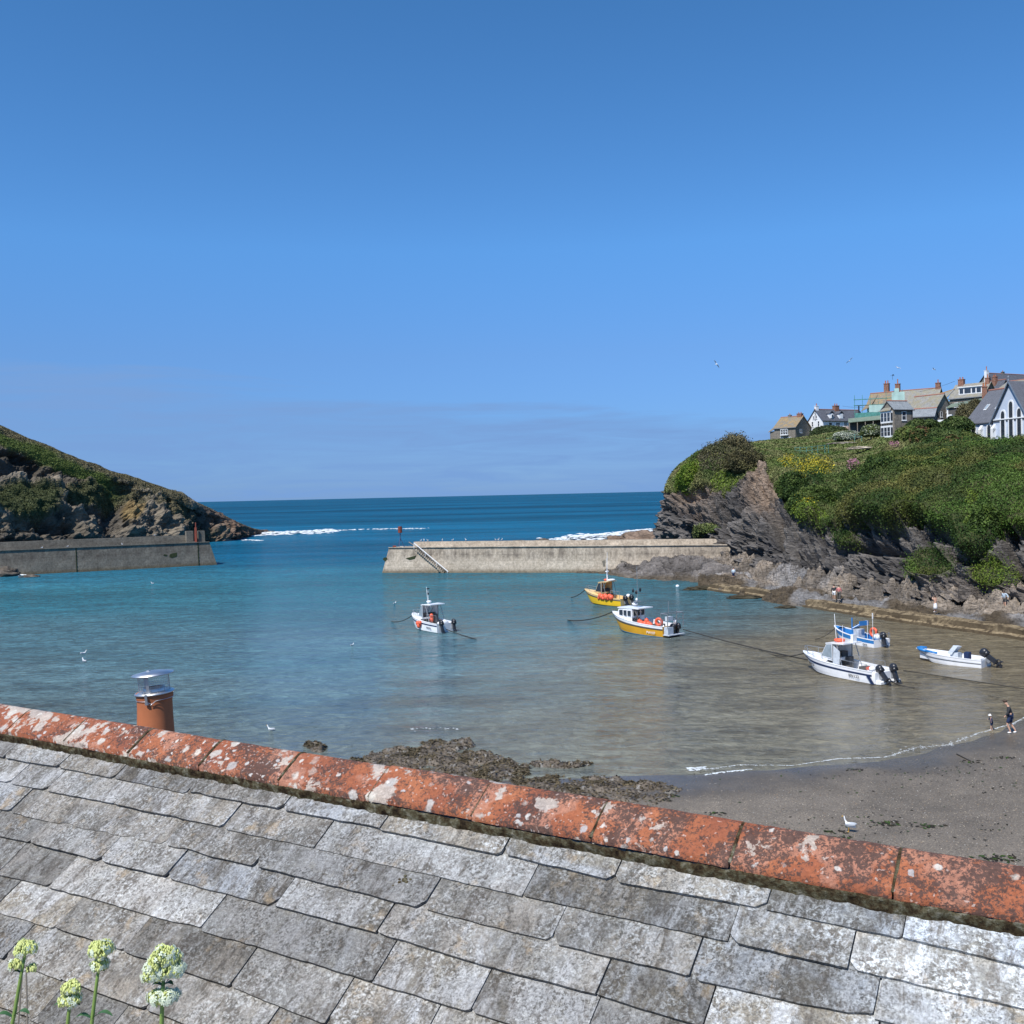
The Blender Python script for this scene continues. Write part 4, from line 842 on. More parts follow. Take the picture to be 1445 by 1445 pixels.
# ================================================================ gulls
def gull(px_, py_, D, kind, label, group=None, s=1.0, rz=0.0, z=None, bank=0.0, nest=None):
    p = P(px_, py_, D) if z is None else None
    if z is not None:
        p = G(px_, py_, z)
    r = empty('seagull', p, rz, label, 'seagull', group); r.scale = (s, s, s); r.rotation_euler = (bank, 0, rz)
    bx = (.22 if kind != 'fly' else .2)
    V = Matrix.Rotation(-.18 if kind == 'stand' else 0, 4, 'Y'); zc = {'stand': .24, 'float': .06, 'fly': 0}[kind]
    mb = MB(); prof = [(.002, -.24), (.03, -.2), (.065, -.1), (.085, 0), (.08, .08), (.05, .15), (.035, .19), (.045, .23), (.043, .27), (.02, .31), (.002, .32)]
    # neck and head rise from the body
    rings = []; n = 12
    for i, (ra, t) in enumerate(prof):
        up = max(0, t - .08) * (1.0 if kind != 'fly' else .1)
        for k in range(n):
            a = k * 2 * math.pi / n; rings.append(V @ Vector((t - up * .45, ra * math.cos(a) * .92, ra * math.sin(a) + up)) + Vector((0, 0, zc)))
    mb.add(rings, [(i * n + k, i * n + (k + 1) % n, (i + 1) * n + (k + 1) % n, (i + 1) * n + k) for i in range(len(prof) - 1) for k in range(n)])
    mb.build('body', M['gull'], r, True)
    hx, hz = (.225, .245) if kind != 'fly' else (.31, .02); hp = V @ Vector((hx, 0, hz * .92)) + Vector((0, 0, zc))
    MB().tube([hp, hp + Vector((.07, 0, -.015))], .016, 6, .004).build('beak', M['beak'], r)
    if kind == 'fly':
        for sg in (-1, 1):
            mb = MB(); w = [(0.06, .05, .02), (.10, .32, .12), (.02, .66, .04), (-.03, .67, .03), (-.06, .34, .11), (-.09, .05, .015)]
            mb.poly([(a, b * sg, c) for a, b, c in w], (0, 0, .012)); mb.build('wing', M['gullwing'], r)
    else:
        for sg in (-1, 1):
            mb = MB(); mb.ball((-.07, sg * .065, zc + .03), (.19, .022, .055), 10, 6, Matrix.Rotation(.12, 4, 'Y')); mb.build('wing', M['gullwing'], r, True)
    if kind == 'stand':
        for sg in (-1, 1): MB().tube([(.0, sg * .03, .17), (0, sg * .03, 0.005), (.05, sg * .03, .005)], .008, 5).build('leg', M['beak'], r)
    return r
def bz(px_, py_, off=0.0):            # ground height on the beach under a pixel
    z = .3
    for _ in range(6): g_ = G(px_, py_, z); z = float(gz(np.array([g_.x]), np.array([g_.y]))[0])
    return z
gull(1198, 1174, 0, 'stand', 'white gull standing on the beach above the red roof ridge', s=1.15, rz=2.5, z=bz(1198, 1176))
gull(118, 923, 0, 'float', 'farther of two white gulls floating on the water at the left', s=1.2, rz=.6, z=0)
gull(118.5, 934, 0, 'float', 'nearer of two white gulls floating on the water at the left', s=1.2, rz=2.4, z=0)
gull(382, 1031, 0, 'float', 'lone gull floating right of the clay chimney pot', s=1.1, rz=2.8, z=0)
gull(215, 824, 0, 'float', 'small gull floating in front of the left breakwater', s=1.2, rz=2.8, z=0)
gull(557, 852, 0, 'float', 'small gull floating beyond the white twin engined boat', s=1.0, rz=.8, z=0)
gull(497, 911, 0, 'float', 'tiny gull floating in the middle of the harbour', s=.8, rz=.8, z=0)
gull(1011, 514, 130, 'fly', 'gull in the sky with wings tilted steeply, left of the others', s=1.0, rz=2.0, bank=.9)
gull(1199, 509, 175, 'fly', 'gull gliding high with one raised wing above the white house', s=1.2, rz=1.2, bank=-.7)
gull(1267, 519, 150, 'fly', 'dark looking gull flying just above the tall chimney', s=.9, rz=.4, bank=.4)
gull(1318, 521, 150, 'fly', 'small gull flying between the two rooftop chimneys', s=.8, rz=2.3, bank=.3)
for i, x in enumerate((592.5, 597, 602.5, 625.5, 641.5, 661.5, 706.5, 711, 716)):
    q = P(x, 766, 180); s_ = (q - A0).dot(tR); q = A0 + tR * s_ - nR * 4.1; r = gull(0, 0, 1, 'stand', 'white gull perched on the parapet of the right breakwater', 'gulls perched along the breakwater parapet', .95 + .1 * (i % 2), i * 1.7, z=0)
    r.location = (q.x, q.y, 5.36)
for i, x in enumerate((57, 93, 173, 226)):
    q = P(x, 768, 203); s_ = (q - A1).dot(tL); q = A1 + tL * s_ - nL * (1.0 if i < 3 else 3.8); r = gull(0, 0, 1, 'stand', 'white gull perched on the left breakwater', 'gulls perched along the left breakwater', 1.0, i * 1.3, z=0); r.location = (q.x, q.y, 4.92 if i < 3 else 6.46)
# ================================================================ boats
def hull(parent, L, B, zk=-.32, zb=1.15, zs=.75, bowrake=.5, m_low=None, m_top=None, m_deck=None, split=.5, m_boot=None, deck_to=.55, floor=.25, full=.85, stripe=None, m_gun=None):
    """stations stern (x=0) to bow (x=L)"""
    N = 26; S = []
    for i in range(N + 1):
        t = i / N; b = B / 2 * (full + (1 - full) * min(1, t * 3)) * (1 - max(0, (t - .45) / .55) ** 2.3) ** .85 + .015
        g = zs + (zb - zs) * t ** 1.8; k = zk + max(0, (t - .62) / .38) ** 2.0 * (abs(zk) + .55); k = min(k, g - .12)
        xg = L * t; xk = xg - bowrake * max(0, (t - .7) / .3) ** 1.2
        ch = k + (g - k) * .28; bc_ = b * (.95 - .55 * max(0, t - .45))
        S.append((xk, xg, b, bc_, k, ch, g))
    def strip(prof, name, mat, flip=False):       # prof: function station -> list of (x, y, z) from centre out (port)
        mb = MB()
        for sg in (1, -1):
            rows = [[(x, y * sg, z) for x, y, z in prof(s)] for s in S]; m = len(rows[0]); vs = [v for r in rows for v in r]
            fs = [(i * m + j, i * m + j + 1, (i + 1) * m + j + 1, (i + 1) * m + j) for i in range(N) for j in range(m - 1)]
            if sg == 1: fs = [f[::-1] for f in fs]
            mb.add(vs, fs); 
        return mb.build(name, mat, parent, False)
    def mid(s, f, out=0.0):                      # point on the topside, f 0 chine .. 1 gunwale
        xk, xg, b, bc_, k, ch, g = s; return (xk + (xg - xk) * (.3 + .7 * f), bc_ + (b - bc_) * f ** .7 + out, ch + (g - ch) * f)
    lo = strip(lambda s: [(s[0], 0, s[4]), (s[0] + (s[1] - s[0]) * .3, s[3], s[5])] + [mid(s, split * q / 3) for q in (1, 2, 3)], 'hull', m_low)
    strip(lambda s: [mid(s, split), mid(s, (1 + split) / 2), mid(s, 1.0)], 'topside', m_top)
    if m_boot: 
        strip(lambda s: [mid(s, .02, .012), mid(s, .14, .012)], 'boot_stripe', m_boot)
    if stripe: strip(lambda s: [mid(s, split - .07, .025), mid(s, split, .045), mid(s, split + .07, .025)], 'rubbing_strake', stripe)
    gw = .13
    strip(lambda s: [mid(s, 1.0, .02), (s[1], s[2] + .02, s[6] + .05), (s[1] - .02, max(s[2] - gw, 0.0), s[6] + .05), (s[1] - .02, max(s[2] - gw, 0), s[6] - .02)], 'gunwale', m_gun or m_top)
    # inside: fore deck then well
    mb = MB(); i0 = int(deck_to * N); vs = []
    for i in range(i0, N + 1):
        s = S[i]; y = max(s[2] - gw + .01, .0); c = .10 * (1 - (i - i0) / (N - i0 + 1)); vs += [(s[1] - .02, -y, s[6] + .02), (s[1] - .02, -y * .5, s[6] + .02 + c), (s[1] - .02, 0, s[6] + .02 + c * 1.2), (s[1] - .02, y * .5, s[6] + .02 + c), (s[1] - .02, y, s[6] + .02)]
    fs = [(a * 5 + j, a * 5 + j + 1, a * 5 + 6 + j, a * 5 + 5 + j) for a in range(N - i0) for j in range(4)]; mb.add(vs, [f[::-1] for f in fs]); mb.build('fore_deck', m_deck, parent)
    mb = MB(); vs = []
    for i in range(0, i0 + 1):
        s = S[i]; y = s[2] - gw + .005; yf = min(y, s[3] * .93); vs += [(s[1], -y, s[6]), (s[1], -yf, floor), (s[1], yf, floor), (s[1], y, s[6])]
    fs = [(a * 4 + j, a * 4 + j + 1, a * 4 + 5 + j, a * 4 + 4 + j) for a in range(i0) for j in range(3)]; mb.add(vs, [f[::-1] for f in fs]); s = S[i0]; y = s[2] - gw + .005
    yf = min(y, s[3] * .93); mb.add([(s[1], -yf, floor), (s[1], yf, floor), (s[1], y, s[6] + .02), (s[1], -y, s[6] + .02)], [(0, 1, 2, 3)])
    mb.build('cockpit', m_deck, parent)
    s = S[0]; mb = MB(); mb.poly([(0, -s[3], s[5]), (0, 0, s[4]), (0, s[3], s[5]), (0, s[2], s[6] + .03), (0, -s[2], s[6] + .03)], (.10, 0, 0)); mb.build('transom', m_top if not m_gun else m_low, parent)
    return S
def outboard(parent, x, y, tilt, s=1.0, m=None):
    o = empty('outboard_motor', (0, 0, 0)); o.parent = parent; o.location = (x, y, .62); o.rotation_euler = (0, tilt, 0); o.scale = (s, s, s)
    # the motor parts share one mesh each, on a hinge node
    mb = MB(); mb.ball((-.16, 0, .34), (.27, .19, .24), 14, 9); mb.box(-.36, .02, -.15, .15, .10, .30); c = mb.build('cowling', m or M['black'], o, True)
    mb = MB(); mb.box(-.26, -.04, -.09, .09, -.42, .14); mb.box(-.34, .02, -.11, .11, -.50, -.44); mb.ball((-.14, 0, -.66), (.24, .07, .07), 10, 6); mb.box(-.24, -.06, -.02, .02, -.88, -.48)
    for k in range(3): mb.box(-.01, .01, -.04, .04, .03, .16, Matrix.Translation((-.38, 0, -.66)) @ Matrix.Rotation(k * 2.1, 4, 'X'))
    mb.build('leg', M['black'], o); MB().box(-.02, .14, -.10, .10, -.25, .06).build('bracket', M['grey'], o)
    return o
def obj_part(name, mb, mat, parent, smooth=False): return mb.build(name, mat, parent, smooth)
def rail(parent, pts, h, posts, r=.018, name='guard_rail'):
    mb = MB(); mb.tube([(x, y, z + h) for x, y, z in pts], r, 5)
    for k in posts: x, y, z = pts[k]; mb.tube([(x, y, z), (x, y, z + h)], r, 5)
    return mb.build(name, M['grey'], parent)
def boat_root(name, px_, py_, f, beam, label):
    c = G(px_, py_, 0); f = Vector((f[0], f[1], 0)).normalized(); n = Vector((f.y, -f.x, 0))        # n: to starboard seen from stern
    p = c + n * beam / 2; return empty(name, (p.x, p.y, 0), math.atan2(f.y, f.x), label, 'boat')
def ring(parent_loc, name, R, r, mat, label, cat, rot, group=None):
    t = [Vector((R * math.cos(a), R * math.sin(a), 0)) for a in np.linspace(0, 2 * math.pi, 25)]
    mb = MB(); mb.tube(t, r, 10, cap=False); o = mb.build(name, mat, None, True); o.matrix_world = Matrix.Translation(parent_loc) @ rot; tag(o, label, cat, group); return o
def text_part(name, s, size, mat, parent, loc, xdir, updir, shear=0.0):
    cu = bpy.data.curves.new(name, 'FONT'); cu.body = s; cu.size = size; cu.extrude = .006; cu.align_x = 'CENTER'; cu.shear = shear
    tmp = bpy.data.objects.new(name, cu); C.objects.link(tmp); dg = bpy.context.evaluated_depsgraph_get(); me = bpy.data.meshes.new_from_object(tmp.evaluated_get(dg)); bpy.data.objects.remove(tmp)
    me.materials.clear(); o = link(name, me, mat, parent); x = Vector(xdir).normalized(); u = Vector(updir).normalized(); z = x.cross(u).normalized(); u = z.cross(x)
    m = Matrix((x, u, z)).transposed().to_4x4(); m.translation = Vector(loc); o.matrix_local = m; return o
def W(r, v): return Matrix.Translation(r.location) @ Matrix.Rotation(r.rotation_euler.z, 4, 'Z') @ Vector(v)
def RZ(r): return Matrix.Rotation(r.rotation_euler.z, 4, 'Z')
def screen(parent, pts4, name='window', frame=None, glass=None, t=.03):
    a, b, c_, d_ = [Vector(p) for p in pts4]; n = (b - a).cross(d_ - a).normalized(); mb = MB()
    fr = MB(); fr.poly([a, b, c_, d_], n * t); f = fr.build(name, frame or M['gel'], parent); k = .10; ce = (a + b + c_ + d_) / 4
    g_ = MB(); g_.poly([p + (ce - p) * k + n * (t + .003) for p in (a, b, c_, d_)], n * .006); g_.build('pane', glass or M['glass'], f); return f
def cat_ladder(): pass
# --- fishing boat, white over amber
fb = boat_root('fishing_boat', 933, 900, (-.64, .77), 2.8, 'white and amber fishing boat with a wheelhouse, nearest of the two yellow hulled boats')
S = hull(fb, 7.6, 2.8, zk=-.35, zb=1.75, zs=.95, bowrake=1.0, m_low=M['orange'], m_top=M['gel'], m_deck=M['gel'], split=.74, m_boot=None, stripe=M['darkwood'], deck_to=.70, floor=.35, m_gun=M['gel'])
mb = MB(); mb.lathe([(.01, 0)], n=3); 
strip_ = MB()
for sg in (1, -1):
    pts = [(s[0] + (s[1] - s[0]) * .3 - .0, s[3] * sg * 1.005, s[5] - .02) for s in S[:20]]
    strip_.tube(pts, .05, 5)
strip_.build('boot_stripe', M['teal'], fb)
# wheelhouse
wx0, wx1, hw = 4.1, 6.0, .92
mb = MB(); mb.poly([(wx0, -hw, .45), (wx1 + .35, -hw * .85, 1.2), (wx1, -hw * .8, 2.25), (wx0, -hw, 2.35)], (0, .05, 0)); mb.poly([(wx0, hw - .05, .45), (wx1 + .35, hw * .85 - .05, 1.2), (wx1, hw * .8 - .05, 2.25), (wx0, hw - .05, 2.35)], (0, .05, 0))
mb.poly([(wx1 + .35, -hw * .85, 1.2), (wx1 + .35, hw * .85, 1.2), (wx1, hw * .8, 2.25), (wx1, -hw * .8, 2.25)], (-.05, 0, 0)); mb.poly([(wx0, -hw, 1.45), (wx0, hw, 1.45), (wx0, hw, 2.35), (wx0, -hw, 2.35)], (.05, 0, 0)); mb.box(wx0, wx0 + .05, -hw, -.2, .4, 1.45)
mb.poly([(wx1 + .8, -.3, 1.62), (wx1 + .8, .3, 1.62), (wx1 + .3, .6, 1.75), (wx1 + .3, -.6, 1.75)], (0, 0, -.3)); mb.build('wheelhouse', M['gel'], fb)
mb = MB(); mb.poly([(wx0 - .95, -hw - .1, 2.36), (wx1 + .15, -hw * .86, 2.28), (wx1 + .15, hw * .86, 2.28), (wx0 - .95, hw + .1, 2.36)], (0, 0, .09)); mb.build('roof', M['gel'], fb)
for sg in (1, -1):
    for (a_, b_) in ((4.2, 4.7), (4.8, 5.25), (5.35, 5.9)):
        y0 = (hw - (a_ - wx0) * .07 + .012) * sg; y1 = (hw - (b_ - wx0) * .07 + .012) * sg; q = [(a_, y0, 1.55), (b_, y1, 1.6), (b_, y1, 2.15), (a_, y0, 2.18)]
        screen(fb, q if sg == -1 else q[::-1])
for (a_, b_) in ((-.72, -.08), (.08, .72)): screen(fb, [(wx1 + .24, b_, 1.55), (wx1 + .24, a_, 1.55), (wx1 + .055, a_, 2.15), (wx1 + .055, b_, 2.15)][::-1])
for (a_, b_) in ((-.8, -.3), (-.2, .2), (.3, .8)): screen(fb, [(wx0 - .01, b_, 1.6), (wx0 - .01, a_, 1.6), (wx0 - .01, a_, 2.2), (wx0 - .01, b_, 2.2)])
mb = MB(); mb.tube([(4.3, 0, 2.4), (4.3, 0, 3.2)], .04, 6); mb.tube([(4.2, .0, 3.1), (4.2, 0, 6.4)], .028, 5); mb.box(4.0, 4.5, -.35, .35, 2.95, 3.0); mb.tube([(4.3, -.5, 4.0), (4.3, .5, 4.0)], .03, 5); mb.build('mast', M['grey'], fb)
mb = MB(); mb.ball((4.55, .0, 2.72), (.32, .32, .13)); mb.ball((4.3, 0, 3.15), (.13, .13, .16)); mb.build('radar_dome', M['gel'], fb, True)
mb = MB(); mb.ball((4.3, -.5, 4.05), (.10, .12, .22)); mb.ball((4.3, .5, 4.05), (.10, .12, .22)); mb.ball((4.3, .05, 3.85), (.12, .12, .2)); mb.build('radar_reflector', M['black'], fb, True)
mb = MB(); mb.tube([(3.9, .8, 2.3), (3.5, .8, 1.7), (3.5, .8, .9)], .07, 6); mb.tube([(2.9, .8, 2.1), (3.6, .8, 2.2)], .05, 6); mb.build('hauler_arm', M['darkwood'], fb)
# stern gantry, crates and clutter
mb = MB()
for y in (-1.1, 1.1): mb.tube([(.25, y, .9), (.25, y, 2.25)], .04, 6); mb.tube([(-.55, y, .9), (-.55, y, 2.2)], .04, 6)
for x in (.25, -.55): mb.tube([(x, -1.1, 2.2), (x, 1.1, 2.2)], .04, 6); mb.tube([(x, -1.1, 1.6), (x, 1.1, 1.6)], .035, 6)
for y in (-1.1, 1.1): mb.tube([(.25, y, 2.2), (-.55, y, 2.2)], .04, 6)
mb.tube([(0, .3, 2.2), (0, .3, 3.3)], .03, 5); mb.build('gantry', M['grey'], fb)
MB().box(-.75, .0, -1.15, 1.15, .18, .26).build('stern_platform', M['cloth'], fb); MB().box(-.6, -.1, .35, 1.1, .26, .95).build('crate', M['cloth'], fb); MB().box(-.6, -.2, .4, 1.05, 1.55, 1.95).build('rack', M['cloth'], fb)
outboard(fb, -.15, -.55, -.15, 1.15); outboard(fb, -.15, .2, -.15, 1.15)
mb = MB(); mb.box(1.5, 2.3, -.9, .1, .36, .95); mb.box(3.2, 3.9, -.5, .6, .36, 1.2); mb.box(1.2, 1.9, .4, 1.0, .36, .8); mb.tube([(2.9, -.9, .6), (2.4, -.7, 1.2), (2.0, -.9, .7)], .10, 7); mb.build('net_bin', M['darkwood'], fb)
text_part('registration_number', 'PW107', .36, M['gel'], fb, (1.30, 1.37, .22), (-1, .0, 0), (0, .14, 1))
for i, (a_, b_, c_, r_) in enumerate([(3.3, .75, 1.15, .22), (2.95, .85, 1.02, .25), (2.55, .8, 1.0, .27), (2.2, .7, 1.0, .26), (1.85, .8, .95, .24), (2.7, .4, 1.25, .22)]):
    mb = MB(); mb.ball((0, 0, 0), (r_, r_, r_ * 1.15), 14, 10); mb.tube([(0, 0, r_ * 1.1), (0, 0, r_ * 1.35)], .04, 6); o = mb.build('buoy', M['red'], None, True); o.location = W(fb, (a_, b_, c_)); tag(o, 'faded red round buoy heaped on the deck of the white and amber boat', 'buoy', 'buoys heaped on the amber boat')
ring(W(fb, (.75, .85, 1.35)), 'lifebuoy', .30, .13, M['red'], 'thick orange red ring hung upright at the stern of the white and amber boat', 'lifebuoy', RZ(fb) @ Matrix.Rotation(math.pi / 2, 4, 'X') @ Matrix.Rotation(.3, 4, 'Y'))
for i, (a_, b_) in enumerate(((1.2, -.3), (.9, .3), (.3, -.9))):
    mb = MB(); mb.lathe([(.01, 0), (.14, 0), (.15, .4), (.06, .46), (.05, .55), (.01, .55)], n=12); o = mb.build('plastic_drum', M['gel'], None, True); o.location = W(fb, (a_, b_, .36 if i < 2 else .98)); tag(o, 'small white plastic drum on the stern deck of the amber boat', 'drum', 'white drums on the amber boat')
# --- generic cabin cruiser with open hardtop (two white boats and the yellow one)
def cabin(parent, x0, x1, hw, zb, zr, mat, over=1.0, glass=None, wins=True, side=True):
    gl = glass or M['clear']
    mb = MB(); mb.poly([(x1 + .95, -hw * .55, zb), (x1 + .95, hw * .55, zb), (x0 - .1, hw, zb + .0), (x0 - .1, -hw, zb)], (0, 0, .16)); mb.build('coachroof', mat, parent)
    mb = MB(); mb.poly([(x0 - over, -hw * .95, zr + .02), (x0 + .1, -hw * 1.02, zr - .02), (x1 - .1, -hw * .75, zr - .14), (x1 - .1, hw * .75, zr - .14), (x0 + .1, hw * 1.02, zr - .02), (x0 - over, hw * .95, zr + .02)], (0, 0, .09)); mb.build('hardtop', mat, parent)
    zb2 = zb + .16
    screen(parent, [(x1 + .45, hw * .62, zb2), (x1 + .45, -hw * .62, zb2), (x1 - .15, -hw * .68, zr - .14), (x1 - .15, hw * .68, zr - .14)][::-1], 'windscreen', mat, gl)
    for sg in (1, -1):
        q = [(x0, hw * sg, zb2), (x1 + .40, hw * .68 * sg, zb2), (x1 - .18, hw * .72 * sg, zr - .14), (x0 + .05, hw * .98 * sg, zr - .02)]; screen(parent, q if sg == -1 else q[::-1], 'side_window', mat, gl)
        mb = MB(); mb.tube([(x0 - over * .35, hw * .97 * sg, zr), (x0 - over * .9, hw * sg, zb - .3)], .03, 6); mb.tube([(x0 - .02, hw * sg, zr), (x0 - .02, hw * sg, .4)], .045, 6); mb.build('stanchion', M['grey'], parent)
    mb = MB(); mb.box(x0 + .2, x0 + .6, -hw * .8, -hw * .2, .4, zb + .55); mb.box(x0 + .2, x0 + .6, hw * .2, hw * .8, .4, zb + .55); mb.box(x0 - .5, x0 - .15, -.6, -.15, .3, 1.35); mb.build('helm_seat', M['darkwood'], parent)
# white boat with the lifebuoy on its roof
wb = boat_root('motor_boat', 1229, 966, (-.49, .87), 2.5, 'white cabin boat with a red lifebuoy on its roof and two black outboards')
S = hull(wb, 7.4, 2.5, zk=-.3, zb=1.25, zs=.82, bowrake=.9, m_low=M['gel'], m_top=M['gel'], m_deck=M['gel'], split=.72, stripe=M['navy'], deck_to=.58, floor=.3, full=.92)
cabin(wb, 3.6, 4.6, .98, 1.1, 2.35, M['gel'], .95)
rail(wb, [(4.6, -1.0, 1.1), (5.6, -.85, 1.15), (6.4, -.55, 1.2), (7.1, -.12, 1.28), (7.1, .12, 1.28), (6.4, .55, 1.2), (5.6, .85, 1.15), (4.6, 1.0, 1.1)], .42, (0, 1, 2, 3, 4, 5, 6, 7), .02)
rail(wb, [(.4, 1.15, .9), (1.6, 1.17, .92), (2.8, 1.17, .95)], .4, (0, 1, 2), .02); rail(wb, [(.8, -1.15, .9), (1.8, -1.17, .92)], .35, (0, 1), .02)
mb = MB(); mb.tube([(4.5, -.4, 2.3), (4.65, -.4, 4.3)], .022, 5); mb.tube([(3.0, .6, 2.4), (3.0, .6, 3.7)], .018, 5); mb.build('antenna', M['gel'], wb)
mb = MB(); mb.box(2.75, 2.95, -.55, -.15, 2.35, 3.0); mb.build('radar_reflector', M['gel'], wb)
mb = MB(); mb.poly([(0, -1.05, .35), (-.65, -1.0, .2), (-.65, -1.0, .05), (0, -1.05, .0)], (0, .5, 0)); mb.poly([(0, 1.05, .35), (-.65, 1.0, .2), (-.65, 1.0, .05), (0, 1.05, .0)], (0, -.5, 0)); mb.box(-.25, 0, -1.1, 1.1, .05, .8); mb.build('bathing_platform', M['gel'], wb)
mb = MB(); mb.poly([(.16, 1.24, .62), (.42, 1.26, .62), (-.02, 1.20, .02), (-.26, 1.18, .02)], (0, .03, 0)); mb.build('quarter_stripe', M['navy'], wb)
outboard(wb, -.3, -.6, .35, 1.15); outboard(wb, -.3, .6, .75, 1.15)
mb = MB(); mb.ball((.35, .0, .95), (.25, .3, .2)); mb.ball((.6, .4, .9), (.22, .25, .2)); mb.box(.8, 1.3, -.6, .1, .3, .8); mb.build('cover', M['gel'], wb, True); MB().box(1.5, 2.3, -.95, -.2, .3, .78).build('locker', M['darkwood'], wb); MB().box(.75, 1.05, .1, .5, .8, .98).build('fuel_can', M['red'], wb)
MB().poly([(3.55, .97, .95), (2.95, .97, .95), (2.95, .95, 1.85), (3.55, .93, 2.2)], (0, .05, 0)).build('side_curtain', M['cloth'], wb)
text_part('registration_number', 'PW123', .30, M['black'], wb, (1.45, 1.29, .28), (-1, .0, 0), (0, .12, 1)); text_part('registration_number', 'PW123', .27, M['black'], wb, (5.55, 1.03, .55), (-.93, .36, -.04), (0, .22, 1))
ring(W(wb, (3.85, 0, 2.50)), 'lifebuoy', .30, .095, M['red'], 'orange red lifebuoy lying flat on the roof of the white cabin boat', 'lifebuoy', RZ(wb))
# white twin-hulled boat at the left
cb = boat_root('motor_boat', 616, 893.5, (-.64, .77), 2.4, 'white twin engined cabin boat moored alone in the middle of the harbour')
S = hull(cb, 5.9, 2.4, zk=-.3, zb=1.45, zs=.85, bowrake=.7, m_low=M['gel'], m_top=M['gel'], m_deck=M['gel'], split=.78, stripe=M['navy'], deck_to=.55, floor=.35, full=.95)
cabin(cb, 2.7, 3.5, .95, 1.15, 2.6, M['gel'], 1.3)
rail(cb, [(3.6, -.95, 1.25), (4.6, -.75, 1.35), (5.5, -.25, 1.45), (5.5, .25, 1.45), (4.6, .75, 1.35), (3.6, .95, 1.25)], .4, range(6), .02)
mb = MB(); mb.tube([(3.4, -.2, 2.6), (3.6, -.2, 4.3)], .022, 5); mb.tube([(2.6, .3, 2.6), (2.6, .3, 4.2)], .022, 5); mb.build('antenna', M['gel'], cb)
MB().ball((2.9, 0, 2.85), (.28, .28, .12)).build('radar_dome', M['gel'], cb, True); mb = MB(); mb.ball((2.6, .3, 4.2), (.07, .2, .07)); mb.ball((2.6, .3, 3.7), (.08, .10, .12)); mb.build('mast_light', M['black'], cb)
MB().box(2.0, 2.5, -.5, 0, .35, 1.6).build('console', M['darkwood'], cb); rail(cb, [(.15, 1.1, .9), (1.0, 1.12, .9), (1.8, 1.12, .95)], .8, (0, 1, 2), .02, 'gantry')
mb = MB(); mb.ball((.4, .1, .9), (.3, .7, .22)); mb.ball((.8, -.4, .85), (.3, .3, .3)); mb.build('cover', M['gel'], cb, True)
outboard(cb, -.15, -.75, .15, 1.1); outboard(cb, -.15, .75, .3, 1.1)
text_part('registration_number', 'PW26', .30, M['navy'], cb, (1.3, 1.25, .30), (-1, 0, 0), (0, .12, 1))
for i, (a_, b_, c_) in enumerate(((3.1, 1.32, .75), (2.9, 1.34, .5), (2.7, 1.32, .8), (1.95, .4, 1.5), (1.9, .45, 1.1))):
    mb = MB(); mb.ball((0, 0, 0), (.2, .2, .24), 12, 9); o = mb.build('buoy', M['red'], None, True); o.location = W(cb, (a_, b_, c_)); tag(o, 'faded red fender buoy hung on the side of the lone white cabin boat', 'buoy', 'buoys on the lone white boat')
# yellow boat
yb = boat_root('fishing_boat', 875, 856.5, (-.67, .74), 2.5, 'bright yellow fishing boat with a cream hardtop, partly behind the white wheelhouse boat')
S = hull(yb, 6.9, 2.5, zk=-.3, zb=1.65, zs=.9, bowrake=.9, m_low=M['yellow'], m_top=M['cream'], m_deck=M['cream'], split=.80, stripe=M['darkwood'], deck_to=.55, floor=.35, full=.92)
cabin(yb, 3.2, 4.1, .95, 1.35, 2.75, M['cream'], .8, M['glass'])
rail(yb, [(4.3, -.95, 1.45), (5.4, -.7, 1.55), (6.5, -.2, 1.7), (6.5, .2, 1.7), (5.4, .7, 1.55), (4.3, .95, 1.45)], .4, range(6), .02); rail(yb, [(.2, 1.1, .9), (.9, 1.12, .9), (1.6, 1.12, .95)], .9, (0, 1, 2), .03, 'gantry')
mb = MB(); mb.tube([(3.3, -.3, 2.8), (3.3, -.3, 6.3)], .022, 5); mb.tube([(2.9, .3, 2.8), (2.9, .3, 5.6)], .022, 5); mb.tube([(3.1, 0, 2.8), (3.1, 0, 4.0)], .05, 5); mb.build('antenna', M['gel'], yb)
mb = MB(); mb.ball((2.6, -.2, 2.98), (.42, .6, .14)); mb.ball((3.1, 0, 4.0), (.2, .3, .08)); mb.build('life_raft_canister', M['gel'], yb, True); mb = MB(); mb.ball((3.6, -.3, 2.95), (.25, .3, .12)); mb.build('roof_bag', M['red'], yb, True)
outboard(yb, -.2, -.55, .45, 1.2); outboard(yb, -.2, .55, .45, 1.2); mb = MB(); mb.ball((.2, -.5, 1.15), (.28, .3, .25)); mb.build('cover', M['gel'], yb, True)
for i in range(9):
    mb = MB(); r_ = .2 + .06 * (i % 3); mb.ball((0, 0, 0), (r_, r_, r_ * 1.15), 12, 9); o = mb.build('buoy', M['red'], None, True); o.location = W(yb, (3.4 - i * .25, 1.22 + .05 * (i % 2), .85 + .16 * ((i * 5) % 3))); tag(o, 'faded red buoy hanging over the side of the bright yellow boat', 'buoy', 'buoys hanging on the yellow boat')
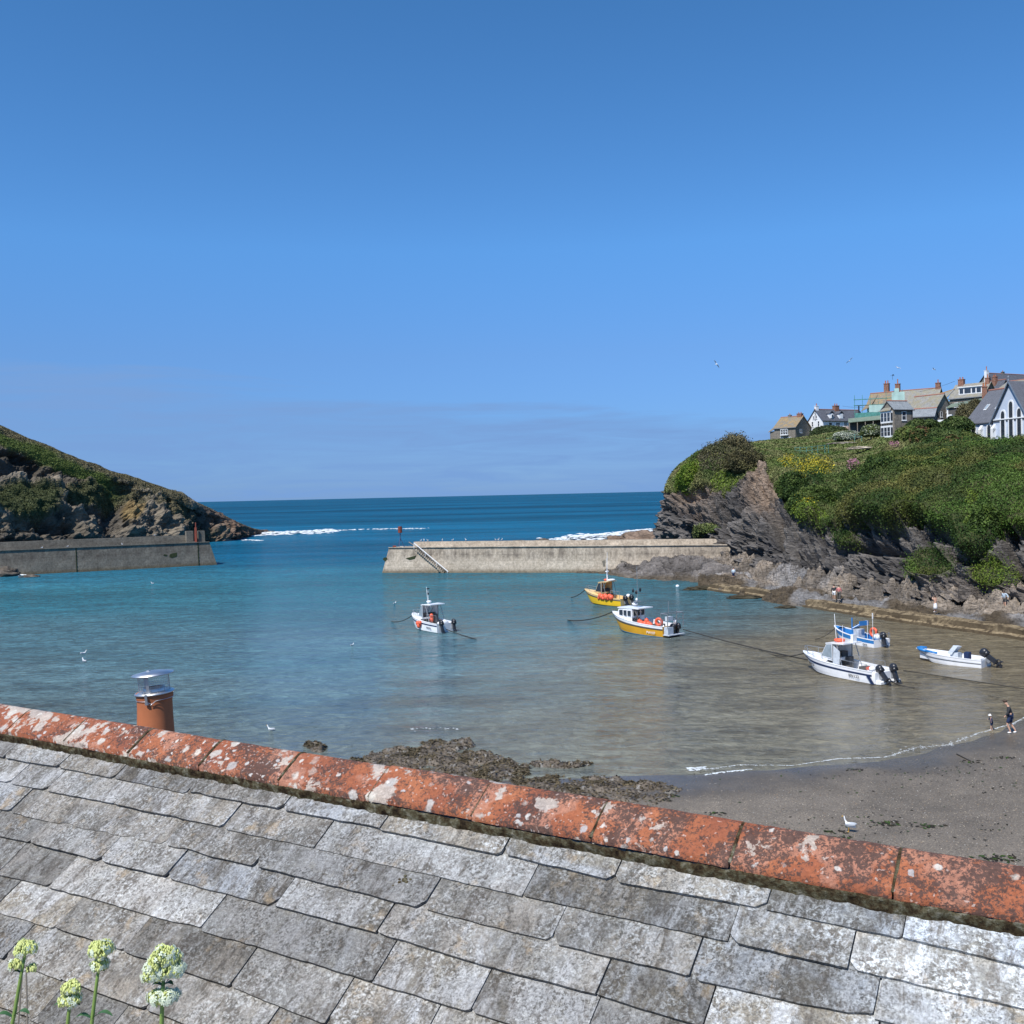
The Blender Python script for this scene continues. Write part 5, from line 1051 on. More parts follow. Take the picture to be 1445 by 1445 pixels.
# blue open boat
bb = boat_root('open_boat', 1232, 914.5, (-.42, .91), 2.0, 'small blue and white open boat with a centre console behind the white cabin boat')
S = hull(bb, 5.6, 2.0, zk=-.28, zb=1.2, zs=.6, bowrake=.6, m_low=M['gel'], m_top=M['blue'], m_deck=M['blue'], split=.55, deck_to=.86, floor=.25, full=.9, m_gun=M['gel'])
MB().box(2.3, 2.9, -.35, .35, .25, 1.25).build('console', M['cloth'], bb); mb = MB(); mb.poly([(2.95, -.35, 1.25), (2.95, .35, 1.25), (2.7, .3, 1.65), (2.7, -.3, 1.65)], (-.03, 0, 0)); mb.build('windscreen', M['clear'], bb)
mb = MB(); mb.tube([(3.0, .4, .9), (3.0, .4, 2.2)], .06, 6); mb.box(2.0, 2.06, -.5, .5, 1.6, 2.0, Matrix.Rotation(.0, 4, 'Y')); mb.tube([(2.9, .45, 1.3), (2.2, -.5, 1.95)], .07, 6); mb.build('frame', M['blue'], bb); mb = MB(); mb.tube([(.3, .7, .6), (.3, .7, 2.9)], .02, 5); mb.tube([(.9, .7, .6), (.9, .7, 2.2)], .02, 5); mb.box(.27, .33, .66, .74, 2.4, 2.9); mb.build('antenna', M['gel'], bb)
rail(bb, [(.1, -.85, .65), (-.3, -.6, .65), (-.3, .6, .65), (.1, .85, .65)], .5, range(4), .025, 'stern_rail'); outboard(bb, -.05, 0, .25, 1.15); MB().ball((.7, -.2, .75), (.35, .3, .3)).build('cover', M['gel'], bb, True); MB().box(3.3, 3.7, -.5, 0, .25, .6).build('fish_box', M['pink'], bb); MB().box(1.2, 1.8, .2, .8, .25, .6).build('locker', M['blue'], bb)
text_part('registration_number', 'PW8', .24, M['black'], bb, (.9, 1.02, .10), (-1, 0, 0), (0, .12, 1))
ring(W(bb, (1.25, -.35, 1.05)), 'lifebuoy', .34, .12, M['red'], 'orange lifebuoy standing upright in the stern of the blue open boat', 'lifebuoy', RZ(bb) @ Matrix.Rotation(math.pi / 2, 4, 'X'))
# small white open boat
ob = boat_root('open_boat', 1384, 943.5, (-.68, .73), 2.0, 'low white open speedboat with blue bow padding and a tilted black outboard, furthest right')
S = hull(ob, 5.3, 2.0, zk=-.25, zb=.85, zs=.55, bowrake=.9, m_low=M['gel'], m_top=M['gel'], m_deck=M['gel'], split=.6, stripe=M['grey'], deck_to=.93, floor=.2, full=.9)
MB().box(2.1, 2.7, -.7, -.1, .2, .8).build('console', M['cloth'], ob); mb = MB(); mb.poly([(2.9, -.8, .7), (2.9, .0, .7), (2.45, -.1, 1.35), (2.35, -.65, 1.3)], (-.35, .05, -.05)); mb.build('windscreen', M['cloth'], ob); MB().box(1.2, 1.55, -.3, .2, .2, .95).build('seat', M['navy'], ob)
mb = MB(); mb.tube([(4.2, .72, .85), (4.8, .45, .9), (5.08, .1, .92), (5.0, -.25, .92), (4.7, -.5, .88)], .13, 8); mb.tube([(3.3, .86, .78), (4.2, .72, .85)], .10, 8); mb.build('bow_padding', M['blue'], ob, True); MB().box(.35, .9, -.8, .8, .2, .5).build('bench', M['gel'], ob); MB().box(1.6, 2.3, -.2, .5, .2, .35).build('floor_mat', M['wood'], ob)
outboard(ob, -.08, 0, .95, 1.3)
# ---- mooring ropes
def rope(p, q, sag, label, r=.035):
    p, q = Vector(p), Vector(q); mb = MB(); n = 22; mb.tube([p.lerp(q, k / n) - Vector((0, 0, sag * 4 * (k / n) * (1 - k / n))) for k in range(n + 1)], r, 5); tag(mb.build('mooring_rope', M['rope'], None, True), label, 'rope')
rope(W(fb, (7.5, 0, 1.75)), G(801, 875, .02), .35, 'dark mooring rope running left from the bow of the white and amber boat', .055)
rope(W(fb, (-.7, -.9, .6)), G(1140, 931, .04), .12, 'long dark mooring rope running right from the stern of the amber boat', .05)
rope(W(yb, (6.8, 0, 1.6)), G(806, 843, .02), .2, 'mooring rope running left from the bow of the bright yellow boat', .055)
rope(W(cb, (5.8, 0, 1.3)), G(552, 877, .02), .3, 'mooring rope running left from the bow of the lone white boat', .045)
rope(W(cb, (-.3, .2, .3)), G(672, 902, .02), .05, 'mooring rope running right from the stern of the lone white boat', .045)
rope(W(wb, (7.3, 0, 1.1)), G(1070, 916, .02), .4, 'mooring rope running left from the bow of the white boat with the roof lifebuoy', .04)
rope(W(wb, (-.6, 0, .2)), G(1290, 971, .02), .1, 'mooring rope curving right from the stern of the white boat with the roof lifebuoy', .05)
rope(W(bb, (5.5, 0, 1.0)), G(1150, 902, .02), .2, 'thin mooring rope leading from the bow of the blue open boat', .03)
rope(G(1275, 946, .02), G(1445, 972, .02), 0, 'slack ground rope lying across the shallow water right of the white boats', .03)
rope(G(1350, 1064, bz(1350, 1064) + .03), G(1370, 1074, bz(1370, 1074) + .03), 0, 'short rope half buried in the wet sand at the right', .03)
mb = MB(); mb.ball((0, 0, .08), (.26, .26, .22), 14, 9); o = mb.build('mooring_buoy', M['gel'], None, True); o.location = G(956, 828, 0); tag(o, 'small white mooring buoy floating before the rock pile', 'buoy')
# ================================================================ people
def skinobj(name, verts, edges, rad, mat, parent, sub=1):
    bm = bmesh.new(); lay = bm.verts.layers.skin.verify(); bv = []
    for i, (v, r) in enumerate(zip(verts, rad)):
        x = bm.verts.new(v); x[lay].radius = (r, r) if not hasattr(r, '__len__') else r; x[lay].use_root = (i == 0); bv.append(x)
    for a, b in edges: bm.edges.new((bv[a], bv[b]))
    me = bpy.data.meshes.new(name); bm.to_mesh(me); bm.free(); o = link(name, me, mat, parent)
    o.modifiers.new('skin', 'SKIN').use_smooth_shade = True; s = o.modifiers.new('sub', 'SUBSURF'); s.levels = s.render_levels = sub; return o
def person(loc, rz, h, label, top, bottom, legs='walk', lean=0.06, headdown=.0, hat=None, armL=None, armR=None, longsleeve=True, bare=True, hair=None, skirt=False, shoe=None, scale_head=1.0, group=None):
    r = empty('person', loc, rz, label, 'person', group); k = h / 1.75; r.scale = (k, k, k)
    lx = lambda z: lean * (z - .9)
    hs = scale_head; hx = .03 + headdown * .07
    if legs == 'walk': f = [((.02, .09, .90), (.16, .10, .50), (.0, .10, .09), (.13, .10, .03)), ((-.02, -.09, .90), (-.02, -.10, .49), (-.26, -.10, .12), (-.16, -.10, .03))]
    elif legs == 'step': f = [((.0, .09, .90), (.08, .10, .50), (.10, .10, .09), (.24, .10, .03)), ((.0, -.09, .90), (-.06, -.10, .49), (-.10, -.10, .09), (.04, -.10, .03))]
    else: f = [((0, .09, .90), (.02, .10, .50), (0, .10, .09), (.14, .11, .03)), ((0, -.09, .90), (.02, -.10, .50), (0, -.10, .09), (.14, -.11, .03))]
    aL = armL or [(.02, .25, 1.15), (.10, .27, .90), (.14, .27, .82)]; aR = armR or [(-.02, -.25, 1.15), (.03, -.27, .90), (.07, -.27, .82)]
    V = [(0, 0, .92), (lx(1.1), 0, 1.12), (lx(1.35) , 0, 1.34), (lx(1.5) + .01, 0, 1.47), (lx(1.55) + hx, 0, 1.57), (lx(1.6) + hx * 1.6, 0, 1.66)]; Rr = [.125, (.11, .135), (.12, .155), .058, .088 * hs, .095 * hs]
    E_ = [(0, 1), (1, 2), (2, 3), (3, 4), (4, 5)]
    for a, y in ((aL, .18), (aR, -.18)):
        i = len(V); V += [(lx(1.42), y, 1.40)] + list(a); Rr += [.058, .045, .033, .035]; E_ += [(2, i), (i, i + 1), (i + 1, i + 2), (i + 2, i + 3)]
    for lg in f:
        i = len(V); V += list(lg); Rr += [.095, .065, .042, .042]; E_ += [(0, i), (i, i + 1), (i + 1, i + 2), (i + 2, i + 3)]
    skinobj('body', V, E_, Rr, M['skin'], r)
    # nose, so the head has a front
    # clothes
    Vt = [(0, 0, .90)] + V[1:3] + [(lx(1.45), 0, 1.44)]; Rt = [(.14, .155), (.13, .155), (.14, .17), .075]; Et = [(0, 1), (1, 2), (2, 3)]
    for a, y in ((aL, .185), (aR, -.185)):
        i = len(Vt); Vt += [(lx(1.42), y, 1.40), a[0]] + ([tuple(Vector(a[0]).lerp(Vector(a[1]), .85))] if longsleeve else []); Rt += [.075, .062] + ([.05] if longsleeve else []); Et += [(2, i), (i, i + 1)] + ([(i + 1, i + 2)] if longsleeve else [])
    skinobj('top', Vt, Et, Rt, top, r)
    if skirt: MB().lathe([(.13, 1.0), (.16, .9), (.20, .6), (.22, .35), (.20, .35), (.12, .98)], n=18).build('skirt', bottom, r, True)
    else:
        Vb = [(0, 0, .93)]; Rb = [(.135, .16)]; Eb = []
        for lg in f:
            i = len(Vb); kn = Vector(lg[0]).lerp(Vector(lg[1]), .95 if bare else 1.0); Vb += [lg[0], tuple(kn)]; Rb += [.12, .10]; Eb += [(0, i), (i, i + 1)]
            if not bare: Vb += [tuple(Vector(lg[1]).lerp(Vector(lg[2]), .9))]; Rb += [.075]; Eb += [(i + 1, i + 2)]
        skinobj('trousers' if not bare else 'shorts', Vb, Eb, Rb, bottom, r)
    for lg in f: skinobj('shoe', [tuple(Vector(lg[2]) + Vector((0, 0, .0))), (lg[2][0], lg[2][1], .055), (lg[3][0] + .03, lg[3][1], .04)], [(0, 1), (1, 2)], [.05, .055, .045], shoe or M['gel'], r)
    hc = Vector(V[5]); n_ = hc + Vector((.085 * hs, 0, -.03)); MB().ball(n_, (.022, .016, .022), 6, 5).build('nose', M['skin'], r, True)
    if hat == 'cap': mb = MB(); mb.ball(hc + Vector((-.005, 0, .05)), (.118, .108, .085), 14, 8); mb.box(hc.x + .05, hc.x + .20, -.07, .07, hc.z + .03, hc.z + .045); mb.build('cap', M['hair'], r, True)
    elif hat == 'sun': mb = MB(); mb.lathe([(.19, -.02), (.115, .03), (.10, .13), (.01, .14), (.01, .12), (.09, .11), (.10, .03)], hc, 18); mb.build('sun_hat', M['gel'], r, True)
    if hair is not None: mb = MB(); mb.ball(hc + Vector((-.025, 0, .025)), (.112, .108, .11), 12, 8); mb.build('hair', hair, r, True)
    return r
zb_ = bz(1424, 1036); q = G(1426, 1034.5, zb_)
person((q.x, q.y, zb_), 2.75, 1.78, 'man in dark cap, charcoal top and navy shorts striding along the water edge', M['jacket'], M['shorts'], 'walk', .16, .8, 'cap', armR=[(.06, -.24, 1.17), (.16, -.22, .92), (.20, -.22, .84)], armL=[(.12, .24, 1.15), (.26, .22, .93), (.31, .2, .86)])
zb_ = bz(1399, 1031); q = G(1399.5, 1031, zb_)
person((q.x, q.y, zb_), 2.9, .90, 'toddler in white sun hat and dark suit wading beside the man in shorts', M['navy'], M['navy'], 'step', .12, .3, 'sun', armR=[(.14, -.24, 1.2), (.34, -.22, 1.16), (.4, -.22, 1.16)], armL=[(.02, .28, 1.15), (.1, .3, .95), (.12, .3, .9)], scale_head=1.35, shoe=M['skin'])
def onledge(x, y, z=1.15): q = G(x, y, z); return (q.x, q.y, z)
person(onledge(1177, 846.5), 1.2, 1.7, 'person with dark jacket and white shorts walking away along the concrete ledge', M['jacket'], M['gel'], 'step', .05, 0, hair=M['hair'])
person(onledge(1184, 847), 1.3, 1.65, 'person in faded red top beside the dark jacket walker on the concrete ledge', M['pink'], M['darkwood'], 'step', .05, 0, hair=M['hair'], bare=False)
person(onledge(1320, 864, 1.15), 2.0, 1.62, 'woman in long white skirt with arms raised on the ledge', M['skin'], M['gel'], 'stand', .02, 0, hair=M['hair'], skirt=True, armL=[(.1, .33, 1.42), (.12, .2, 1.62), (.1, .14, 1.64)], armR=[(.1, -.33, 1.42), (.12, -.2, 1.62), (.1, -.14, 1.64)], longsleeve=False)
q = G(1418, 857, 1.35); person((q.x, q.y, 1.35), -2.4, 1.7, 'bare legged person in pale blue top stepping over rocks below the bright green bush', M['paleblue'], M['darkwood'], 'step', .22, .5, hair=M['hair'], armL=[(.1, .35, 1.2), (.2, .42, .98), (.22, .44, .9)])
q = G(1035, 818, 1.0); person((q.x, q.y, 1.0), 1.0, 1.7, 'person in blue shorts standing where the breakwater rocks meet the cliff foot', M['paleblue'], M['shorts'], 'stand', .08, .3, hair=M['hair'])
# ================================================================ village on the cliff top
# every house: local x along its front wall (right), local -y is the front, origin at the near corner's ground line
def az(px_, py_=640): v = ray(px_, py_); return math.degrees(math.atan2(v.x, v.y))
class House:
    """cx: pixel column of the corner where the front wall and the visible gable end meet; side 'R' or 'L' gable end seen"""
    def __init__(s, name, label, cx, D, phi, base, eave, ridge, fw, sw, side='R', cat='house'):
        s.D = D; ppm = FP / D; s.ppm = ppm; f = math.radians(phi); s.w = fw / ppm / math.cos(f); s.d = sw / ppm / math.sin(f)
        s.h = (base - eave) / ppm; s.rh = (eave - ridge) / ppm; s.side = side
        loc = P(cx, base, D); yaw = -math.radians(az(cx)) - (f if side == 'R' else -f)
        s.r = empty(name, loc, yaw, label, cat); s.x0, s.x1 = ((-s.w, 0) if side == 'R' else (0, s.w))
    def body(s, wall, roof, over=.25, below=4.0, ridge=True, name='wall', gable=True):
        x0, x1, d, h, rh = s.x0, s.x1, s.d, s.h, s.rh; mb = MB()
        mb.poly([(x0, 0, -below), (x0, d, -below), (x0, d, h), (x0, d / 2, h + rh - .06), (x0, 0, h)][::-1], (x1 - x0, 0, 0)); mb.build(name, wall, s.r)
        mb = MB(); o = over; k = rh / (d / 2); t = .14
        for sg in (0, 1):
            ya, yb = (-o, d / 2) if sg == 0 else (d + o, d / 2); za = h - o * k
            q = [(x0 - o, ya, za), (x1 + o, ya, za), (x1 + o, yb, h + rh), (x0 - o, yb, h + rh)]
            if sg: q = q[::-1]
            mb.poly(q, (0, 0, t))
        mb.build('roof', roof, s.r)
        if ridge: mb = MB(); mb.tube([(x0 - o, d / 2, h + rh + t), (x1 + o, d / 2, h + rh + t)], .16, 6); mb.build('ridge_tiles', M['tileridge'], s.r)
        mb = MB(); mb.box(x0 - o, x1 + o, -o - .10, -o + .02, h - o * k - .06, h - o * k + .10); mb.build('gutter', M['black'] if roof is M['rslate'] else M['grey'], s.r)
        return s
    def win(s, face, u, z, w, h, frame=None, cols=2, name='window', glass=None, proud=.05, sill=True):
        """face F (front): u measured from x0 to x1 (0..1); face R/L gable end: u from front (0) to back (1)"""
        mb = MB(); b = .10 if w > .7 else .07; g = MB()
        if face == 'F': c = Vector((s.x0 + (s.x1 - s.x0) * u, 0, z)); X = Vector((1, 0, 0)); N_ = Vector((0, -1, 0))
        elif face == 'R': c = Vector((s.x1, s.d * u, z)); X = Vector((0, 1, 0)); N_ = Vector((1, 0, 0))
        else: c = Vector((s.x0, s.d * u, z)); X = Vector((0, -1, 0)); N_ = Vector((-1, 0, 0))
        Z_ = Vector((0, 0, 1))
        def q(a0, a1, z0, z1, n0, n1, m): 
            pts = [c + X * a0 + Z_ * z0 + N_ * n0, c + X * a1 + Z_ * z0 + N_ * n0, c + X * a1 + Z_ * z1 + N_ * n0, c + X * a0 + Z_ * z1 + N_ * n0]; m.poly(pts, N_ * (n1 - n0))
        hw_ = w / 2
        q(-hw_, -hw_ + b, 0, h, -.02, proud, mb); q(hw_ - b, hw_, 0, h, -.02, proud, mb); q(-hw_ + b, hw_ - b, h - b, h, -.02, proud, mb); q(-hw_ + b, hw_ - b, 0, b, -.02, proud, mb)
        for i in range(1, cols): x = -hw_ + w * i / cols; q(x - b * .4, x + b * .4, b, h - b, -.02, proud - .01, mb)
        q(-hw_ + b, hw_ - b, h * .5 - b * .35, h * .5 + b * .35, -.02, proud - .015, mb)
        f = mb.build(name, frame or M['white'], s.r); q(-hw_ + b * .9, hw_ - b * .9, b * .9, h - b * .9, -.02, .012, g); g.build('pane', glass or M['glass'], f)
        if sill: m2 = MB(); q(-hw_ - .1, hw_ + .1, -.12, -.01, -.02, proud + .08, m2); m2.build('sill', frame or M['white'], f)
        return f
    def door(s, face, u, w, h, mat, z=0): 
        f = s.win(face, u, z, w, h, M['white'], 1, 'door', mat, .05, False); return f
    def chimney(s, x, y, w, top, mat=None, pots=1, pot=.7, base=None, name='chimney'):
        zb = (s.h if base is None else base); m = MB(); m.box(x - w / 2, x + w / 2, y - w * .38, y + w * .38, zb, top); c = m.build(name, mat or M['brick'], s.r)
        m = MB(); m.box(x - w / 2 - .07, x + w / 2 + .07, y - w * .38 - .07, y + w * .38 + .07, top, top + .16); m.build('cap', mat or M['brick'], c)
        for i in range(pots):
            xx = x + (i - (pots - 1) / 2) * w * .5; m = MB(); m.lathe([(.01, 0), (.15, 0), (.12, pot * .8), (.16, pot * .85), (.15, pot), (.08, pot), (.08, pot - .1)], (xx, y, top + .16), 12); m.build('chimney_pot', M['clay'], c)
        return c
    def U(s, px_): return (px_) / s.ppm
def px2(hs, dpx, face='F'):       # pixel offset along the front from the corner -> u
    L = dpx / hs.ppm / (hs.w * math.cos(0) * 1.0)
    return L
# 1 stone cottage furthest left
h = House('stone_cottage', 'brown stone cottage with an ochre hipped roof, furthest left on the cliff top', 1122.6, 288, 29, 622, 602, 586.5, 29, 21)
h.body(M['stone'], M['rochre'], .35)
W0 = h.w; e = House('x', 'x', 1122.6, 288, 29, 622, 602, 586.5, 29, 21); bpy.data.objects.remove(e.r)
mb = MB(); mb.box(-h.w - 1.9, -h.w - .02, .8, h.d - .5, -4, h.h - .9); mb.build('side_wing', M['stone'], h.r)
mb = MB(); mb.poly([(-h.w - 2.3, .4, h.h - 1.2), (-h.w + .2, .3, h.h - .2), (-h.w + .9, h.d / 2, h.h + h.rh - .1), (-h.w - 1.2, h.d / 2, h.h + .4)], (0, 0, .14)); mb.build('wing_roof', M['rochre'], h.r)
f = h.win('F', .50, 1.9, 2.3, 1.7, cols=3, name='bay_window', proud=.55); h.win('F', .72, .3, 1.3, .9, cols=2); h.win('F', .35, .2, 1.0, 1.2); h.win('R', .35, 2.4, 1.6, 1.1, cols=2)
h.chimney(-.9, h.d * .5, 1.5, h.h + h.rh + .7, M['brick'], 2, .4, h.h); h.chimney(-4.2, h.d * .5, .9, h.h + h.rh + .5, M['stone2'], 1, .4, h.h)
# 2 white house
h = House('white_house', 'white rendered house with two slate roof dormers and a white gable end chimney', 1161.4, 290, 43, 615, 592.8, 577, 60, 20, 'L')
h.body(M['render'], M['rslate'], .3)
for u, z, w_, hh in ((.70, 2.9, .8, 1.6), (.28, 2.9, .8, 1.6), (.70, .1, .8, 1.5), (.28, .1, .8, 1.5), (.62, 5.2, .6, .9), (.42, 5.3, .6, .9)): h.win('L', u, z, w_, hh, cols=1)
h.door('F', .17, 1.3, 2.4, M['darkwood'], 1.6); h.win('F', .34, 2.6, 1.6, 1.4); h.win('F', .52, 2.8, 1.5, 1.4, cols=3); h.win('F', .52, .9, 1.5, 1.2); h.win('F', .70, 2.6, 1.2, 1.3); h.win('F', .86, 2.7, 1.2, 1.3)
h.chimney(.5, h.d * .5, 1.0, h.h + h.rh + 1.0, M['render'], 1, .7, h.h); h.chimney(h.w * .47, h.d * .5, 1.6, h.h + h.rh + 1.2, M['brick'], 2, .6, h.h)
for xx in (h.w * .22, h.w * .44):
    mb = MB(); mb.box(xx - .75, xx + .75, .35, 2.9, h.h + .35, h.h + 2.0); dm = mb.build('dormer', M['render'], h.r)
    mb = MB(); mb.poly([(xx - .95, .15, h.h + 1.95), (xx, .15, h.h + 2.75), (xx, h.d * .5, h.h + 2.75), (xx - .95, h.d * .4, h.h + 1.95)], (0, 0, .12)); mb.poly([(xx, .15, h.h + 2.75), (xx + .95, .15, h.h + 1.95), (xx + .95, h.d * .4, h.h + 1.95), (xx, h.d * .5, h.h + 2.75)], (0, 0, .12)); mb.poly([(xx - .75, .36, h.h + 1.99), (xx + .75, .36, h.h + 1.99), (xx, .36, h.h + 2.7)], (0, .1, 0)); mb.build('dormer_roof', M['rslate'], dm)
    mb = MB(); mb.box(xx - .5, xx + .5, .27, .34, h.h + .6, h.h + 1.85); w_ = mb.build('window', M['white'], dm)
h.win('F', .22, h.h + .7, .7, 1.0, cols=2, proud=-.2, sill=False).location = (0, .3, 0) if False else (0, 0, 0)
MB().tube([(h.w - .8, h.d * .35, h.h), (h.w - .8, h.d * .35, h.h + h.rh + 1.4)], .22, 10).build('flue', M['black'], h.r)
gt = empty('garden_terrace', P(1187, 607, 282), -math.radians(az(1187)) , 'low pinkish garden wall and terrace in front of the white house', 'wall')
MB().box(-5.5, 6.5, 0, .4, -3, 1.0).build('wall', simple('pink garden wall', (.42, .30, .24), .9), gt); MB().box(-5.5, 6.5, .4, 6, -3, -.1).build('terrace', M['stone2'], gt)
# 3 scaffolded house
h = House('scaffolded_house', 'house wrapped in green scaffold netting under an orange lichened roof', 1262, 238, 20, 604, 571, 552, 36, 12)
h.body(M['netpale'], M['rochre'], .3)
for u in (.2, .45, .7): h.win('F', u, 3.2, .9, 1.5, cols=1, glass=M['glass'])
h.chimney(-3.0, h.d * .6, 1.15, h.h + h.rh + 2.2, M['brick'], 2, .7, h.h); 
mb = MB(); mb.poly([(h.x0 - 1.2, -.9, h.h - 1.2), (h.x0 + 1.2, -.9, h.h - .2), (h.x0 + 1.8, h.d * .45, h.h + h.rh - .3), (h.x0 + .3, h.d * .45, h.h + h.rh - .9)], (0, 0, .15)); mb.build('hipped_roof', M['rochre'], h.r)
sf = empty('scaffold', P(1228, 600, 232), -math.radians(az(1228)), 'tube scaffold with green debris netting on the left face of the netted house', 'scaffold')
mb = MB()
for i in range(7):
    for y in (0, 1.2): mb.tube([(-3.4 + i * 1.75, y, -1.5), (-3.4 + i * 1.75, y, 5.6 + (1.6 if i < 3 else 2.4) * (i != 3))], .05, 5)
for z in (.8, 2.8, 4.8, 6.2): mb.tube([(-3.6, 0, z), (7.3, 0, z)], .05, 5); mb.tube([(-3.6, 1.2, z), (7.3, 1.2, z)], .05, 5)
mb.tube([(-3.4, 0, 0), (1, 0, 5)], .05, 5); mb.tube([(7, 0, 0), (3, 0, 5)], .05, 5); mb.build('frame', M['netgreen'], sf)
for (x0, x1, z0, z1) in ((-3.3, 7.0, 1.9, 3.0),):
    mb = MB(); mb.box(x0, x1, -.12, -.06, z0, z1); mb.build('netting', M['netgreen'], sf)
mb = MB(); mb.box(-.2, 7.0, -.14, -.08, 3.05, 4.7); mb.build('sheeting', M['netpale'], sf); mb = MB(); mb.box(4.8, 7.6, -.3, -.2, 4.8, 7.4); mb.box(5.4, 6.4, -.3, -.2, 7.4, 8.3); mb.build('sheeting', M['netpale'], sf)
mb = MB(); mb.box(-3.5, 7.2, 0, 1.2, 2.75, 2.82); mb.box(-3.5, 7.2, 0, 1.2, 4.75, 4.82); mb.build('boards', M['wood'], sf)
vr = empty('veranda', P(1222, 606, 226), -math.radians(az(1222)), 'long grey green lean-to roof on pale posts below the scaffold', 'veranda')
mb = MB(); mb.poly([(-3.8, -1.6, 1.6), (7.0, -1.6, 2.2), (7.0, .8, 3.2), (-3.8, .8, 2.6)], (0, 0, .12)); mb.build('roof', M['rgreen'], vr)
for i in range(7): MB().box(-3.6 + i * 1.7, -3.45 + i * 1.7, -1.5, -1.35, -1.5, 1.65 + i * .09).build('post', M['wood'], vr)
MB().box(-3.8, 7.0, .7, .9, -1.5, 2.6).build('wall', M['darkwood'], vr)
# 4 long pale roof behind
h = House('long_roofed_house', 'big house with a broad pale speckled roof and a brick stack at each end', 1322, 250, 14, 592, 566, 546.5, 60, 10)
h.body(M['stone2'], M['rpale'], .3); h.chimney(-.5, h.d * .5, 1.15, h.h + h.rh + 1.3, M['brick'], 1, .8, h.h); h.chimney(-h.w + .6, h.d * .5, 1.15, h.h + h.rh + 1.9, M['brick'], 1, 1.2, h.h)
# weathervane
wv_ = P(1259.5, 533, 250); wn = empty('weathervane', (wv_.x, wv_.y, wv_.z - .5), 0, 'black weathervane on the tall chimney of the long pale roofed house', 'weathervane'); MB().tube([(0, 0, 0), (0, 0, 1.3)], .035, 5).build('rod', M['black'], wn); mb = MB(); mb.tube([(-.5, 0, 1.0), (.5, 0, 1.0)], .03, 5); mb.ball((.15, 0, 1.2), (.28, .05, .13), 8, 6); mb.build('arrow', M['black'], wn)
# 5 lower slate roofs with a stone gable
h = House('stone_barn', 'stone barn with a low pale lichened roof sloping down towards the bay windowed tower house', 1321, 216, 34, 596, 575.5, 556, 37, 20)
h.body(M['stone'], M['rpale'], .3); h.win('R', .35, 1.2, .7, 1.2, cols=1); h.win('R', .75, 2.2, 1.0, 1.3, cols=1)
mb = MB(); mb.box(-h.w - 1, -.5, -3.4, -.05, -4, 1.0); b_ = mb.build('lean_to', M['stone'], h.r); mb = MB(); mb.poly([(-h.w - 1.2, -3.6, 1.0), (-.3, -3.6, 1.0), (-.3, 0, 2.7), (-h.w - 1.2, 0, 2.7)], (0, 0, .12)); mb.build('lean_to_roof', M['rslate'], b_)
rp = empty('barn_roof', P(1330, 566, 225), -math.radians(az(1330)) - .35, 'ochre edged sloping roof between the long pale roof and the stone barn', 'roof')
MB().poly([(-7.2, -1.5, -.6), (1.6, -1.5, .6), (1.8, 2.5, 2.5), (-6.8, 2.5, .5)], (0, 0, .15)).build('slates', M['rpale'], rp); mb = MB(); mb.tube([(-6.8, 2.5, .65), (1.8, 2.5, 2.65)], .18, 6); mb.build('ridge_tiles', simple('ochre ridge', (.34, .20, .07), .9), rp); MB().box(-6.9, 1.4, -1.3, 2.4, -4, -.65).build('wall', M['stone'], rp)
# 6 dormer house
h = House('dormer_house', 'stone house whose pale roof carries one wide white flat dormer window', 1388, 232, 24, 584, 558, 538, 44, 18)
h.body(M['stone'], M['rpale'], .3, ridge=False)
mb = MB(); dx0, dx1 = -6.1, -.6; mb.poly([(dx0, .6, h.h + .7), (dx1, .6, h.h + .7), (dx1, .6, h.h + 2.3), (dx0, .6, h.h + 2.3)], (0, 2.6, 0)); dm = mb.build('dormer', M['white'], h.r); mb = MB(); mb.box(dx0 - .2, dx1 + .2, .35, 3.6, h.h + 2.3, h.h + 2.5); mb.build('dormer_roof', M['white'], dm)
for a_, b_ in ((-5.85, -5.0), (-4.7, -3.2), (-2.9, -2.1), (-1.8, -.8)): MB().box(a_, b_, .53, .59, h.h + .95, h.h + 2.1).build('window', M['glass'], dm)
h.chimney(-h.w + 1.2, h.d * .5, 1.3, h.h + h.rh + 1.2, M['brick'], 2, .5, h.h); h.win('F', .2, 2.0, .9, 1.2); h.win('R', .6, 3.6, 1.1, 1.0, cols=2)
h.chimney(-.4, h.d * .45, 1.0, h.h + h.rh + .9, M['brick'], 1, .8, h.h)
lt = empty('lean_to_shed', P(1362, 586, 214), -math.radians(az(1362)) - .3, 'low grey green lean-to with a dark boarded front beside the stone barn', 'shed')
MB().box(-3.6, 4.0, 0, 3, -3, 1.8).build('wall', M['darkwood'], lt); MB().poly([(-3.9, -.4, 1.75), (4.6, -.4, 2.6), (4.6, 3.2, 3.8), (-3.9, 3.2, 2.8)], (0, 0, .12)).build('roof', M['rgreen'], lt); MB().box(-.2, .9, -.06, 0, .2, 1.6).build('door', M['bluewhite'], lt); MB().box(-3.8, -3.5, -.1, .1, -2, 1.8).build('post', M['white'], lt)
